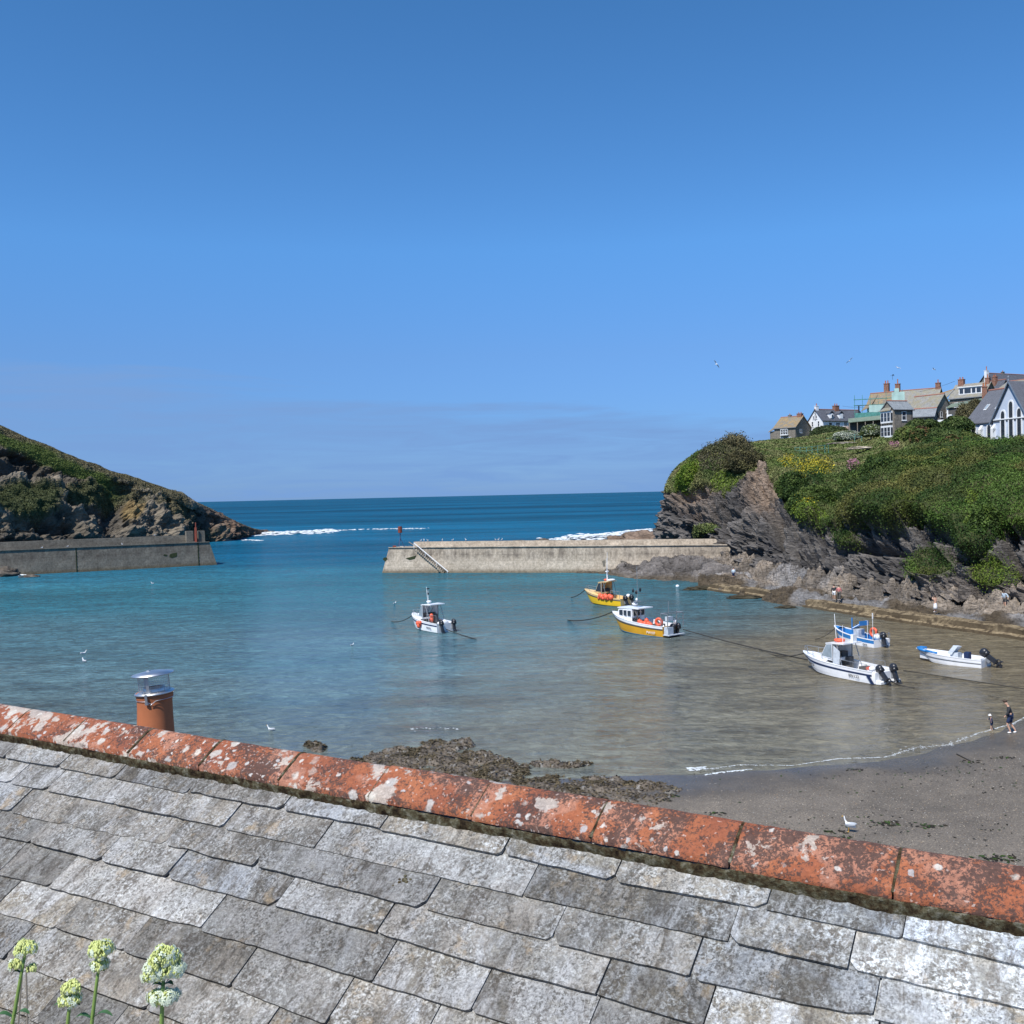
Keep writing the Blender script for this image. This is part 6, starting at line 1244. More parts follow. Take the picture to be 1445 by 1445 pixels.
# 7-9 houses along the skyline at the right
h = House('slate_house', 'grey slate roofed house standing highest on the skyline at the right edge', 1400, 305, 52, 556, 536, 526, 60, 14, 'L'); h.body(M['stone2'], M['rslate'], .4); h.chimney(h.w * .35, h.d * .5, .9, h.h + h.rh + .6, M['stone2'], 1, .4, h.h); h.win('L', .5, 2.2, 1.2, 1.3)
h.chimney(-1.4, h.d * .2, 1.1, h.h + h.rh + .6, M['render'], 1, 1.2, h.h - 3)
h = House('terrace_house', 'stone house with a dark slate roof right behind the dormer house', 1412, 262, 40, 575, 549, 536, 20, 12); h.body(M['stone'], M['rslate'], .3); h.chimney(-2.6, h.d * .3, 1.1, h.h + h.rh + 1.0, M['brick'], 2, .5, h.h); h.win('R', .5, 3.2, 1.0, 1.0)
h = House('red_ridged_house', 'house with red ridge tiles and orange chimneys behind the white hall gable', 1440, 255, 35, 575, 545, 535, 26, 22); h.body(M['stone'], M['rpale'], .3); h.chimney(-.2, h.d * .5, 1.4, h.h + h.rh + .7, M['brick'], 3, .6, h.h); h.chimney(3.2, h.d * .9, 1.2, h.h + h.rh + .4, M['brick'], 2, .6, h.h)
ch = empty('chimney_stack', P(1389.5, 562, 208), -.5, 'tall brick chimney stack standing just left of the white hall roof', 'chimney')
MB().box(-.5, .5, -.4, .4, -2, 2.3).build('stack', M['brick'], ch); MB().box(-.58, .58, -.48, .48, 2.3, 2.5).build('cap', M['brick'], ch)
for x in (-.22, .22): MB().lathe([(.01, 0), (.15, 0), (.12, .6), (.16, .65), (.15, .75), (.08, .75)], (x, 0, 2.5), 10).build('chimney_pot', M['clay'], ch)
# 10 tower-like house with bay windows
h = House('bay_windowed_house', 'narrow two storey stone house with white bay windows stacked on its left face', 1262.5, 190, 40, 617, 577.5, 565.5, 24.5, 17.5, 'L')
h.body(M['stone'], M['rslate'], .22)
M['rlight'] = roofm('mid grey slate', (.19, .21, .22), (.28, .30, .31))
for o in h.r.children:
    if o.name.startswith('roof'): o.data.materials[0] = M['rlight']
h.win('F', .52, 3.25, 1.05, 1.75, cols=1)
for z0 in (.05, 2.85):
    dd = h.d; mb = MB(); mb.box(-.55, -.02, dd * .12, dd * .88, z0, z0 + 2.3); b_ = mb.build('bay_window', M['white'], h.r)
    for k in range(3): y0 = dd * (.15 + k * .245); MB().box(-.585, -.56, y0 + .06, y0 + dd * .21 - .02, z0 + .35, z0 + 1.1).build('pane', M['glass'], b_); MB().box(-.585, -.56, y0 + .06, y0 + dd * .21 - .02, z0 + 1.18, z0 + 1.95).build('pane', M['glass'], b_)
    MB().box(-.50, -.08, dd * .12 - .025, dd * .12 - .004, z0 + .4, z0 + 1.9).build('pane', M['glass'], b_)
mb = MB(); mb.poly([(-.75, h.d * .05, 5.15), (-.75, h.d * .95, 5.15), (0, h.d * .8, 5.75), (0, h.d * .2, 5.75)], (0, 0, .1)); mb.build('bay_roof', M['rpale'], h.r); MB().tube([(h.w * .93, -.06, 0), (h.w * .93, -.06, h.h)], .05, 6).build('drainpipe', M['black'], h.r)
MB().box(-1.4, 3.0, -2.2, h.d, -2.5, -.15).build('terrace', M['stone2'], h.r)
h = House('side_cottage', 'low slate roofed cottage attached right of the bay windowed house', 1318, 196, 8, 600, 586.5, 575.5, 30, 5); h.body(M['stone'], M['rlight'], .25); h.win('F', .15, .1, .8, 1.3, cols=1)
# 11 white hall with pointed windows
h = House('village_hall', 'white and pale blue hall with tall pointed windows and a steep slate gable', 1403.5, 182, 45, 627, 593.5, 548.5, 37, 44); 
hall = h.r; ppm = h.ppm; w_ = h.w + 10; hh = h.h; rh = 6.2; dd = 12.0
# main range along x (ridge parallel to the facade), gabled wing standing proud
x0, x1 = -h.w, 14.0; mb = MB(); mb.poly([(x0, 0, -4), (x0, dd, -4), (x0, dd, hh), (x0, dd / 2, hh + rh), (x0, 0, hh)][::-1], (x1 - x0, 0, 0)); mb.build('wall', M['bluewhite'], hall)
mb = MB(); o = .35; k = rh / (dd / 2)
for sg in (0, 1):
    ya = -o if sg == 0 else dd + o; q = [(x0 - o, ya, hh - o * k), (x1 + o, ya, hh - o * k), (x1 + o, dd / 2, hh + rh), (x0 - o, dd / 2, hh + rh)]; mb.poly(q if sg == 0 else q[::-1], (0, 0, .16))
M['hallroof'] = roofm('hall slate', (.105, .11, .125), (.145, .15, .17), None, 4.0)
mb.build('roof', M['hallroof'], hall); mb = MB(); mb.tube([(x0 - o, dd / 2, hh + rh + .18), (x1, dd / 2, hh + rh + .18)], .18, 6); mb.build('ridge_tiles', M['tileridge'], hall)
gw = 8.0; gh = 6.6; pr_ = .25; mb = MB(); mb.poly([(0, -pr_, -4), (gw, -pr_, -4), (gw, -pr_, hh), (gw / 2, -pr_, hh + gh), (0, -pr_, hh)], (0, dd * .5, 0)); mb.build('gable_wall', M['bluewhite'], hall)
mb = MB(); kk = gh / (gw / 2)
for sg in (0, 1):
    xa = -.4 if sg == 0 else gw + .4; q = [(xa, -pr_ - .45, hh - .4 * kk), (xa, dd / 2, hh - .4 * kk), (gw / 2, dd / 2, hh + gh), (gw / 2, -pr_ - .45, hh + gh)]; mb.poly(q if sg else q[::-1], (0, 0, .22))
mb.build('gable_roof', M['hallroof'], hall)
mb = MB()
for sg in (0, 1):
    xa = -.45 if sg == 0 else gw + .45; mb.poly([(xa, -pr_ - .55, hh - .45 * kk - .1), (gw / 2, -pr_ - .55, hh + gh - .1), (gw / 2, -pr_ - .55, hh + gh + .28), (xa, -pr_ - .55, hh - .45 * kk + .28)], (0, .1, 0))
mb.build('bargeboard', M['bluepaint'] if False else simple('slate blue bargeboard', (.16, .20, .25), .7), hall)
MB().lathe([(.01, 0), (.14, .0), (.08, .4), (.16, .6), (.02, 1.0), (.01, 1.0)], (gw / 2, -pr_ - .4, hh + gh + .25), 8).build('finial', M['grey'], hall)
def lancet(x, z0, w, h_, yf, name='pointed_window'):
    def prof(w_, h2, y, zz): 
        pts = [(x - w_ / 2, y, zz), (x + w_ / 2, y, zz)]; s0 = zz + h2 - w_ * .9
        pts += [(x + w_ / 2 * math.cos(a) ** .8, y, s0 + w_ * .9 * math.sin(a)) for a in np.linspace(0, math.pi / 2, 6)[:-1]] + [(x, y, zz + h2)] + [(x - w_ / 2 * math.cos(a) ** .8, y, s0 + w_ * .9 * math.sin(a)) for a in np.linspace(math.pi / 2, 0, 6)[1:]]
        return pts
    mb = MB(); mb.poly(prof(w + .55, h_ + .4, yf + .02, z0 - .1), (0, -.14, 0)); f = mb.build(name, M['white'], hall); mb = MB(); mb.poly(prof(w, h_, yf - .124, z0), (0, -.02, 0)); mb.build('pane', M['glass'], f); return f
lancet(gw * .29, -.2, .80, 6.1, -pr_); lancet(gw * .52, -.2, .80, 7.7, -pr_); lancet(gw * .75, -.2, .80, 6.3, -pr_)
MB().box(-.02, gw + .02, -pr_ - .22, -pr_ - .02, 4.35, 4.55).build('string_course', M['white'], hall)
lancet(-h.w * .72, .1, .75, 3.6, 0); lancet(-h.w * .17, .1, .75, 3.6, 0)
for x in (-h.w * .42, .3): 
    mb = MB(); mb.box(x - .3, x + .3, -.75 if x < 0 else -pr_ - .7, 0, -4, 2.9); mb.poly([(x - .3, (-.75 if x < 0 else -pr_ - .7), 2.9), (x + .3, (-.75 if x < 0 else -pr_ - .7), 2.9), (x + .3, 0, 3.9), (x - .3, 0, 3.9)], (0, .02, -.95)); mb.build('buttress', M['white'], hall)
for x in (-h.w * .62, -h.w * .22):
    y = 2.0; z = hh + y * k; mb = MB(); mb.poly([(x - .35, y, z + .25), (x + .35, y, z + .25), (x + .35, y + 1.0, z + .25 + k), (x - .35, y + 1.0, z + .25 + k)], (0, 0, .10)); f = mb.build('skylight', M['white'], hall); mb = MB(); mb.poly([(x - .27, y + .08, z + .37 + .08 * k), (x + .27, y + .08, z + .37 + .08 * k), (x + .27, y + .92, z + .37 + .92 * k), (x - .27, y + .92, z + .37 + .92 * k)], (0, 0, .02)); mb.build('pane', M['clear'], f)
# shed, fence, garden walls
sd_ = empty('garden_shed', P(1352, 620, 186), -math.radians(az(1352)) - .2, 'green felt roofed shed tucked in left of the white hall', 'shed')
MB().box(-2.0, 1.9, 0, 2.5, -1.5, 1.0).build('wall', M['darkwood'], sd_); MB().poly([(-2.3, -.4, .95), (2.2, -.4, 1.05), (2.2, 2.0, 2.3), (-2.3, 2.0, 2.2)], (0, 0, .1)).build('roof', M['rgreen'], sd_)
lw = empty('white_garden_wall', P(1334, 598, 205), -math.radians(az(1334)) - .2, 'short white garden wall and doorway below the stone barn', 'wall'); MB().box(-2.4, 1.6, 0, .4, -2.5, .9).build('wall', M['render'], lw); MB().box(.2, 1.2, .4, 1.2, -1, 1.9).build('porch', M['render'], lw)
def fence_line(pxs, h_, label):
    r = empty('wire_fence', (0, 0, 0), 0, label, 'fence'); pts = []
    for (a_, b_, D) in pxs: pts.append(P(a_, b_, D))
    mb = MB()
    for z in (h_ * .5, h_): mb.tube([p + Vector((0, 0, z)) for p in pts], .035, 5)
    mb.build('rail', M['netgreen'], r)
    for p in pts: MB().tube([p - Vector((0, 0, .6)), p + Vector((0, 0, h_ + .1))], .05, 5).build('post', M['netgreen'], r)
fence_line([(1122, 641, 186), (1129, 641, 186), (1138, 641, 186), (1146, 640, 186), (1154, 639, 187), (1164, 638, 188), (1169, 637.5, 189)], 1.3, 'green wire fence on the grassy slope below the white house')
fence_line([(1166, 625, 225), (1176, 624, 222), (1186, 623, 218), (1196, 622, 214), (1206, 620, 208), (1216, 619, 204)], 1.0, 'green rail fence along the path towards the bay windowed house')
rock('path_slab', 1214, 632, 183, (2.6, .8, .35), 'bare pale stone slab on the slope below the bay windowed house', 15, 'stone', colr=(.42, .36, .28)); bpy.data.objects['path_slab'].location.z = P(1214, 632.5, 183).z
rock('path_slab', 1192, 625.5, 205, (3.6, .9, .3), 'long bare pale stone slab on the slope below the veranda', 16, 'stone', colr=(.36, .32, .26)); bpy.data.objects['path_slab.001'].location.z = P(1192, 625.5, 205).z
# ---- telephone wires
for (a_, b_, lb) in ((P(1296, 553, 250), P(1347, 538, 232), 'thin black overhead wire from the pale roof to the dormer house chimney'), (P(1189, 573, 290), P(1228, 574, 240), 'thin overhead wire from the white house chimney to the scaffold')):
    rope(a_, b_, .25, lb, .03)
# ---- shrubs and small trees, each its own thing
def shrub(name, px_, py_, D, r, n, cols, label, seed=1, leaf=.16, cat='shrub', trunk=False, spiky=0.0, group=None):
    """px, py: the middle of the plant's foot"""
    c0 = P(px_, py_, D); root = empty(name, c0, 0, label, cat, group); rs = np.random.default_rng(seed)
    rx, ry, rz_ = r; k = 26; u, v = np.meshgrid(np.linspace(0, 2 * math.pi, 33)[:-1], np.linspace(0, math.pi * .80, k)); d_ = np.stack([np.cos(u) * np.sin(v), np.sin(u) * np.sin(v), np.cos(v)], -1).reshape(-1, 3)
    lump = 1 + .28 * fbm(d_, 1.7, 3, seed) + .16 * fbm(d_, 4.5, 3, seed + 3); R_ = np.array([rx, ry, rz_])
    core = d_ * (lump * .80)[:, None] * R_ + np.array([0, 0, rz_ * (.55 if trunk else .28)]); F = gridf(k, 32); F2 = np.array([[i * 32 + 31, i * 32, (i + 1) * 32, (i + 1) * 32 + 31] for i in range(k - 1)]); 
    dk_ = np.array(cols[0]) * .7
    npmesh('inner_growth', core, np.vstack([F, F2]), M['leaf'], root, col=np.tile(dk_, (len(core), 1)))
    th = rs.random(n) * 2 * math.pi; cz = rs.uniform(-.35, 1, n); sn = np.sqrt(1 - cz * cz); d2 = np.stack([np.cos(th) * sn, np.sin(th) * sn, cz], -1)
    lump = 1 + .28 * fbm(d2, 1.7, 3, seed) + .16 * fbm(d2, 4.5, 3, seed + 3); rad = lump * (.78 + .26 * rs.random(n) + spiky * (rs.random(n) ** 3))
    pts = d2 * rad[:, None] * R_ + np.array([0, 0, rz_ * (.55 if trunk else .28)]); cl = np.array(cols); ci = np.clip(((fbm(d2, 2.6, 3, seed + 9) * 1.1 + .5) * len(cl)).astype(int), 0, len(cl) - 1)
    cc_ = cl[ci] * (.55 + .9 * rs.random((n, 1))); leaves('foliage', pts, d2 / np.linalg.norm(d2, axis=1, keepdims=True), leaf * (.6 + .8 * rs.random(n)), cc_, root)
    mb = MB(); mb.tube([(0, 0, -1.0), (.05 * rx, 0, rz_ * .5), (.12 * rx, .05, rz_ * (1.1 if trunk else .6))], .12 * min(rx, 1.5), 7, .04); mb.tube([(0, 0, rz_ * .15), (-.3 * rx, .1, rz_ * .8)], .07, 6, .03); mb.tube([(0, 0, rz_ * .1), (.4 * rx, -.2, rz_ * .9)], .07, 6, .03); mb.build('trunk' if trunk else 'stem', M['wood'], root)
    return root
GR = [(.030, .055, .014), (.055, .088, .022), (.085, .115, .032)]; OL = [(.060, .055, .025), (.095, .085, .040), (.13, .115, .055)]; BR = [(.06, .11, .012), (.12, .18, .02), (.17, .22, .035)]; YL = [(.05, .08, .02), (.40, .33, .03), (.48, .40, .05)]; RU = [(.10, .055, .03), (.15, .10, .035), (.07, .09, .025), (.06, .09, .02)]
shrub('tamarisk_tree', 1366, 604, 200, (2.2, 1.8, 3.0), 9000, OL, 'tall feathery olive tamarisk tree standing left of the white hall roof', 3, .17, 'tree', True, .25)
shrub('tamarisk_tree', 1377, 586, 212, (1.7, 1.5, 2.0), 5000, OL, 'smaller feathery olive tree against the white hall roof', 13, .15, 'tree', True, .25)
shrub('garden_shrub', 1298, 606, 188, (2.6, 2, 1.5), 6000, GR, 'round dark green bush in the garden right of the bay windowed house', 4, .18)
shrub('garden_shrub', 1312, 609, 190, (1.8, 2, 1.9), 5000, GR, 'dark leafy bush in front of the low slate cottage', 5, .18)
shrub('garden_shrub', 1352, 606, 184, (2.6, 2, 1.9), 7000, GR, 'broad green bush above the garden shed', 6, .18)
shrub('garden_shrub', 1338, 601, 198, (2.0, 1.6, 1.0), 3000, GR, 'small green bush under the dark lean-to', 16, .17)
shrub('garden_shrub', 1286, 627, 168, (2.7, 2.2, 2.4), 9000, [(.05, .08, .02), (.09, .13, .03), (.13, .15, .04)], 'large loose light green bush at the foot of the bay windowed house', 7, .17, spiky=.15)
shrub('garden_shrub', 1321, 622, 160, (3.0, 2, 1.3), 6000, GR, 'green bush on the slope below the low slate cottage', 8, .17)
shrub('red_leaved_shrub', 1300, 623, 160, (1.9, 1.4, 1.8), 3500, RU, 'orange and rust coloured shrub between the light green bush and the shed', 9, .15)
shrub('red_leaved_shrub', 1345, 628, 150, (1.6, 1.2, 1.1), 2500, RU, 'small rusty shrub just above the hedge, left of the white hall', 19, .14)
shrub('gorse_bush', 1036, 641, 182, (3.0, 2.6, 2.6), 7000, [(.07, .065, .03), (.115, .10, .048), (.16, .14, .07)], 'tall brown spiky gorse bush forming the peak of the cliff headland', 10, .15, spiky=.35)
shrub('gorse_bush', 1014, 652, 181, (2.8, 2.6, 2.6), 7000, [(.065, .07, .03), (.10, .10, .045), (.14, .13, .06)], 'brown spiky gorse bush left of the tallest one on the cliff headland', 11, .15, spiky=.35)
shrub('gorse_bush', 998, 652, 186, (1.5, 1.5, 1.7), 3000, [(.045, .045, .022), (.075, .065, .03)], 'small dark gorse bush furthest left on the headland skyline', 12, .13, spiky=.45)
shrub('ivy_bush', 1386, 772, 104, (2.0, 1.6, 3.6), 12000, [(.035, .06, .012), (.06, .10, .018), (.11, .16, .03)], 'upright bright green ivy clad bush on the cliff face below the white hall', 14, .12)
shrub('valerian_bush', 1196, 620, 214, (3.2, 1.8, 1.5), 4000, [(.09, .12, .05), (.30, .33, .25), (.42, .44, .36)], 'pale grey green flowering bush in front of the veranda posts', 17, .15)
shrub('valerian_bush', 1229, 613, 200, (2.3, 1.5, 1.5), 3500, [(.09, .12, .05), (.28, .31, .22), (.10, .13, .04)], 'white flowered bush left of the bay windowed house', 18, .15)
shrub('garden_shrub', 1172, 614, 262, (5.5, 2.5, 1.9), 7000, [(.04, .06, .02), (.06, .085, .03)], 'dark low bushes below the terrace of the white house', 20, .2)
DG = [(.028, .055, .012), (.052, .088, .018), (.088, .125, .028)]; MG = [(.035, .065, .014), (.065, .10, .02), (.11, .145, .035)]
shrub('ivy_bush', 1240, 722, 135.0, (5.2, 2.6, 5.6), 26000, DG, 'largest dark green dome of ivy on the middle of the cliff face', 31, .13)
shrub('ivy_bush', 1284, 706, 128.5, (4.0, 2.4, 4.0), 17000, DG, 'dark green ivy dome right of the largest one on the cliff face', 32, .13)
shrub('ivy_bush', 1330, 690, 125.0, (4.2, 2.4, 3.2), 15000, MG, 'wide mid green bush directly below the hedge, left of the hall', 33, .13)
shrub('ivy_bush', 1340, 742, 115.5, (3.4, 2.0, 3.0), 15000, DG, 'dark bush overhanging the rock just left of the upright bright ivy', 34, .12)
shrub('ivy_bush', 1410, 700, 118.0, (4.0, 2.2, 3.4), 16000, DG, 'dark bush on the cliff face straight below the white hall gable', 35, .12)
shrub('ivy_bush', 1438, 745, 105.5, (2.8, 1.8, 3.0), 13000, MG, 'green bush on the cliff face at the right edge of the picture', 36, .11)
shrub('ivy_bush', 1150, 722, 145.0, (4.0, 2.2, 3.0), 15000, MG, 'grey green bush below the yellow gorse on the cliff face', 37, .13)
shrub('ivy_bush', 1118, 700, 153.0, (2.4, 2.0, 2.8), 9000, DG, 'dark bush beside the bare pinkish rock scar', 38, .13)
shrub('ivy_bush', 975, 684, 180.0, (2.6, 2.0, 3.2), 9000, BR, 'bright green ivy patch on the seaward end of the cliff headland', 39, .13)
shrub('gorse_bush', 1050, 660, 172.0, (3.2, 2.2, 2.6), 9000, [(.05, .05, .022), (.085, .075, .035), (.13, .12, .05)], 'brown green gorse bush above the bare pinkish rock scar', 40, .14, spiky=.3)
# clipped hedge along the cliff edge under the hall
hr = empty('hedge', (0, 0, 0), 0, 'long dense green hedge running along the cliff edge below the white hall', 'hedge'); hp = [(1228, 656, 150), (1255, 650, 148), (1290, 646, 146), (1330, 643, 142), (1370, 641, 138), (1410, 640, 133), (1450, 639, 128), (1520, 626, 120), (1600, 620, 112)]
hc_ = catmull(np.array([[tuple(P(*p))] for p in hp]), 200)[:, 0]; n = 52000; i_ = RNG.integers(0, 199, n); f_ = RNG.random((n, 1)); th = RNG.random(n) * 2 * math.pi; cen = hc_[i_] * (1 - f_) + hc_[i_ + 1] * f_
rad = 1.35 + .35 * fbm(np.column_stack([cen[:, 0], th * 1.2, cen[:, 1]]), .5, 3, 2); dv_ = np.column_stack([.2 * np.cos(th), -np.cos(th), np.sin(th)]); pts = cen + dv_ * (rad * (.86 + .2 * RNG.random(n)))[:, None]
q_ = fbm(pts, .7, 3, 4); cc_ = np.array([.045, .075, .018]) + (np.array([.10, .135, .03]) - np.array([.045, .075, .018])) * np.clip(.5 + q_, 0, 1)[:, None]; leaves('foliage', pts, dv_, .10 + .10 * RNG.random(n), cc_ * (.6 + .8 * RNG.random((n, 1))), hr)
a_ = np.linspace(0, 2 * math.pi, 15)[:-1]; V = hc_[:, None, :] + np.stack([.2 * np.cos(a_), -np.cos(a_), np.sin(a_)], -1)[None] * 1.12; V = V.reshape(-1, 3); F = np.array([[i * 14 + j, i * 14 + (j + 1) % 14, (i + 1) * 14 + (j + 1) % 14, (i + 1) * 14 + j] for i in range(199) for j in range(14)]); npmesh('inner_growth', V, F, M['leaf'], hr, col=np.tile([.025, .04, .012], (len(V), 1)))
# ================================================================ the near roof
R0 = Vector((.657, 2.905, 12.6)); U = Vector((.851, -.525, 0)).normalized(); Nh = Vector((U.y, -U.x, 0)).normalized(); PT = math.radians(35.5)
if Nh.y > 0: Nh = -Nh
Sd = Nh * math.cos(PT) - Vector((0, 0, 1)) * math.sin(PT); Nn = U.cross(Sd).normalized(); Nn = Nn if Nn.z > 0 else -Nn
ORG = R0 - Vector((0, 0, .03))
FR = Matrix((U, Sd, Nn)).transposed().to_4x4(); FR.translation = ORG      # local: x along ridge, y down the slope, z out of the roof
def ruv(x, y):
    v = ray(x, y); o = Vector((0, 0, H)); t = (ORG - o).dot(Nn) / v.dot(Nn); p = o + v * t - ORG; return p.dot(U), p.dot(Sd)
hs = empty('near_house', ORG, 0, 'house in the foreground with a lichened slate roof and red ridge tiles', 'house')
inv = Matrix.Translation(-ORG)
EDG = {0: [(0,1073),(160,1103),(171,1106),(267,1124.6),(400,1148),(537,1175.5),(543,1179.5),(708,1213),(864,1248),(873,1252),(1075,1290),(1089,1295),(1271,1332),(1445,1373)],
 1: [(0,1107),(164,1140),(312,1173.6),(448,1204),(735,1270),(745,1272.7),(1026,1335),(1034,1340),(1196,1373.5),(1445,1433)],
 2: [(0,1147),(68,1163),(234,1198),(358,1229),(500,1263.5),(593,1286.5),(740,1326),(968,1385),(984,1390),(1129,1424),(1220,1443)],
 3: [(0,1184.7),(142,1219),(389,1285),(534,1321),(694,1372),(838,1410),(950,1443)],
 4: [(0,1238.6),(75,1257),(260,1311),(358,1339),(500,1384),(665,1434)],
 5: [(0,1294),(84,1315),(180,1348),(324,1399.6),(438,1445)], 6: [(0,1356),(90,1389),(212,1431)], 7: [(0, 1424), (40, 1440)]}
JT = {0: [165, 267, 402, 540, 711, 869, 1083, 1275], 1: [18, 69, 166, 318, 447, 741, 1030, 1199], 2: [18, 236, 361, 602, 780, 976, 1235], 3: [45, 146, 238, 392, 537, 845], 4: [75, 287, 530, 668], 5: [84, 180, 328, 468], 6: [92, 212], 7: [60]}
rs = random.Random(11); V = []; F = []
for k in range(14):
    if k in EDG:
        e = [ruv(*p) for p in EDG[k]]; eu = [a for a, b in e]; es = [b for a, b in e]; ys_ = lambda x: np.interp(x, [p[0] for p in EDG[k]], [p[1] for p in EDG[k]])
        js = sorted(ruv(x, float(ys_(x)))[0] for x in JT[k]); S_ = lambda u, eu=eu, es=es: float(np.interp(u, eu, es))
    else: s0 = 1.15 + (k - 8) * .138; js = [rs.uniform(-3, -2.6)]; S_ = lambda u, s0=s0: s0
    while js[0] > -6.8: js.insert(0, js[0] - rs.uniform(.28, .5))
    while js[-1] < 2.9: js.append(js[-1] + rs.uniform(.3, .52))
    for a, b in zip(js[:-1], js[1:]):
        gap = .0010 + rs.random() * .0022; ua, ub = a + gap, b - gap; wd = ub - ua; vis = -4.6 < ua and a < 2.0
        nu = max(6, int(wd / (.007 if vis else .05))); nv = 16 if vis else 4
        ln = .30; tilt = rs.uniform(-.004, .004); lift = rs.uniform(0, .007); cr = [rs.uniform(.004, .03) * (rs.random() < .75) for _ in range(2)]; sd = rs.random() * 50
        us = np.linspace(ua, ub, nu + 1); jag = fbm(np.stack([us * 18, us * 0 + sd, us * 0], -1), 1, 4) * .0032 + np.minimum(0, fbm(np.stack([us * 6, us * 0 + sd, us * 0 + 3], -1), 1, 2) + .25) * .03 * (rs.random() < .38)
        sl = np.array([S_(u) for u in us]) + jag + tilt * (us - (ua + ub) / 2) / wd * 2
        for c_, arr in ((cr[0], us - ua), (cr[1], ub - us)):
            if c_ > 0: m = arr < c_; sl = np.where(m, sl - (c_ - arr) * rs.uniform(.5, 1.3), sl)
        tt = 1 - (1 - np.linspace(0, 1, nv + 1)) ** 1.6; base = len(V); th = .0095
        smax = max(S_(ua), S_(ub)); 
        for j, t in enumerate(tt):
            for i, u in enumerate(us):
                s = max(.03, sl[i] - ln * (1 - t)); hfrac = 1 - (smax - s) / ln; V.append([u, s, .003 + hfrac * .023 + lift * t + (0)])
        for j in range(nv):
            for i in range(nu): F.append((base + j * (nu + 1) + i, base + (j + 1) * (nu + 1) + i, base + (j + 1) * (nu + 1) + i + 1, base + j * (nu + 1) + i + 1))
        # edges: skirt round the three visible sides
        per = [base + j * (nu + 1) for j in range(nv + 1)] + [base + nv * (nu + 1) + i for i in range(1, nu + 1)] + [base + j * (nu + 1) + nu for j in range(nv - 1, -1, -1)]
        b2 = len(V)
        for p in per: q = V[p]; V.append([q[0], q[1], q[2] - th])
        for i in range(len(per) - 1): F.append((per[i], b2 + i, b2 + i + 1, per[i + 1]))
V = np.array(V); top_n = fbm(V * np.array([1, 1, 0]), 14, 3, 2) * .0022 + fbm(V * np.array([1, 1, 0]), 60, 3, 5) * .0009
# frayed, delaminated lower edges
V[:, 2] += top_n
o = npmesh('slate_roof', V, np.array(F), M['slate'], hs, smooth=False); o.matrix_local = inv @ FR
# far slope of the same roof, and the walls below
PT2 = PT; Sb = -Nh * math.cos(PT2) - Vector((0, 0, 1)) * math.sin(PT2)
def L_(u, s, back=False, z=0.0): p = U * u + (Sb if back else Sd) * s; return (p.x, p.y, p.z + z)
mb = MB(); mb.poly([L_(-6.8, -.02, True, -.02), L_(3.0, -.02, True, -.02), L_(3.0, 2.3, True, -.02), L_(-6.8, 2.3, True, -.02)], (0, 0, -.05)); mb.build('rear_slates', M['slate'], hs)
eb_ = Vector(L_(0, 2.1, True)); ef = Vector(L_(0, 1.85)); mb = MB(); pts = []
q = [U * -6.6 + Nh * 1.35, U * 2.85 + Nh * 1.35, U * 2.85 - Nh * 1.62, U * -6.6 - Nh * 1.62]; mb.poly([(p.x, p.y, -1.30) for p in q], (0, 0, -9)); mb.build('wall', M['stone'], hs)
for u_ in (-6.58, 2.75): mb = MB(); a_, b_, c_ = U * u_ + Nh * 1.33, U * u_, U * u_ - Nh * 1.6; mb.poly([(a_.x, a_.y, -1.3), (b_.x, b_.y, -.08), (c_.x, c_.y, -1.3)], U * .1); mb.build('gable', M['stone'], hs)
# ridge tiles
b0 = ruv(850, 1138)[0]; tl = .4605; k = 0
jr = [ruv(838, 1199)[0], ruv(1032, 1240)[0], ruv(1262, 1281)[0]]; tl = (jr[2] - jr[0]) / 2; u0 = jr[0] - 13 * tl
for i in range(19):
    ua = u0 + i * tl + .003; ub = u0 + (i + 1) * tl - .003; n1_, n2_ = 46, 16; vs = []; ht = rs.uniform(-.003, .004); yaw_ = rs.uniform(-.006, .006)
    prof = []
    for t in np.linspace(-1, 1, 2 * n2_ + 1):
        s = abs(t) * .158; r_ = .028; prof.append((s, 1 if t > 0 else -1))
    V = []; F = []
    for a in np.linspace(0, 1, n1_ + 1):
        u = ua + (ub - ua) * a
        for t in np.linspace(-1, 1, 2 * n2_ + 1):
            s = t * .160; hz = -math.tan(PT - .02) * (math.sqrt((s * math.cos(PT)) ** 2 + .022 ** 2) - .022); p = U * u + Nh * (s * math.cos(PT) + yaw_ * (a - .5)) + Vector((0, 0, hz + .043 + ht)); V.append(p)
    V = np.array([tuple(v) for v in V]); nzv = fbm(V, 9, 3, i) * .0022 + fbm(V, 45, 3, i) * .0011; V[:, 2] += nzv; m_ = 2 * n2_ + 1; F = gridf(n1_ + 1, m_); nV = len(V)
    per = list(range(m_)) + [j * m_ + m_ - 1 for j in range(1, n1_ + 1)] + list(range(n1_ * m_ + m_ - 2, n1_ * m_ - 1, -1)) + [j * m_ for j in range(n1_ - 1, 0, -1)]
    low = V[per] - np.array([0, 0, .020]); V2 = np.vstack([V, low]); ss = np.array([[per[j], nV + j, nV + (j + 1) % len(per), per[(j + 1) % len(per)]] for j in range(len(per))])
    me_o = npmesh('ridge_tile', V2, np.vstack([F, ss]), M['ridge'], hs)
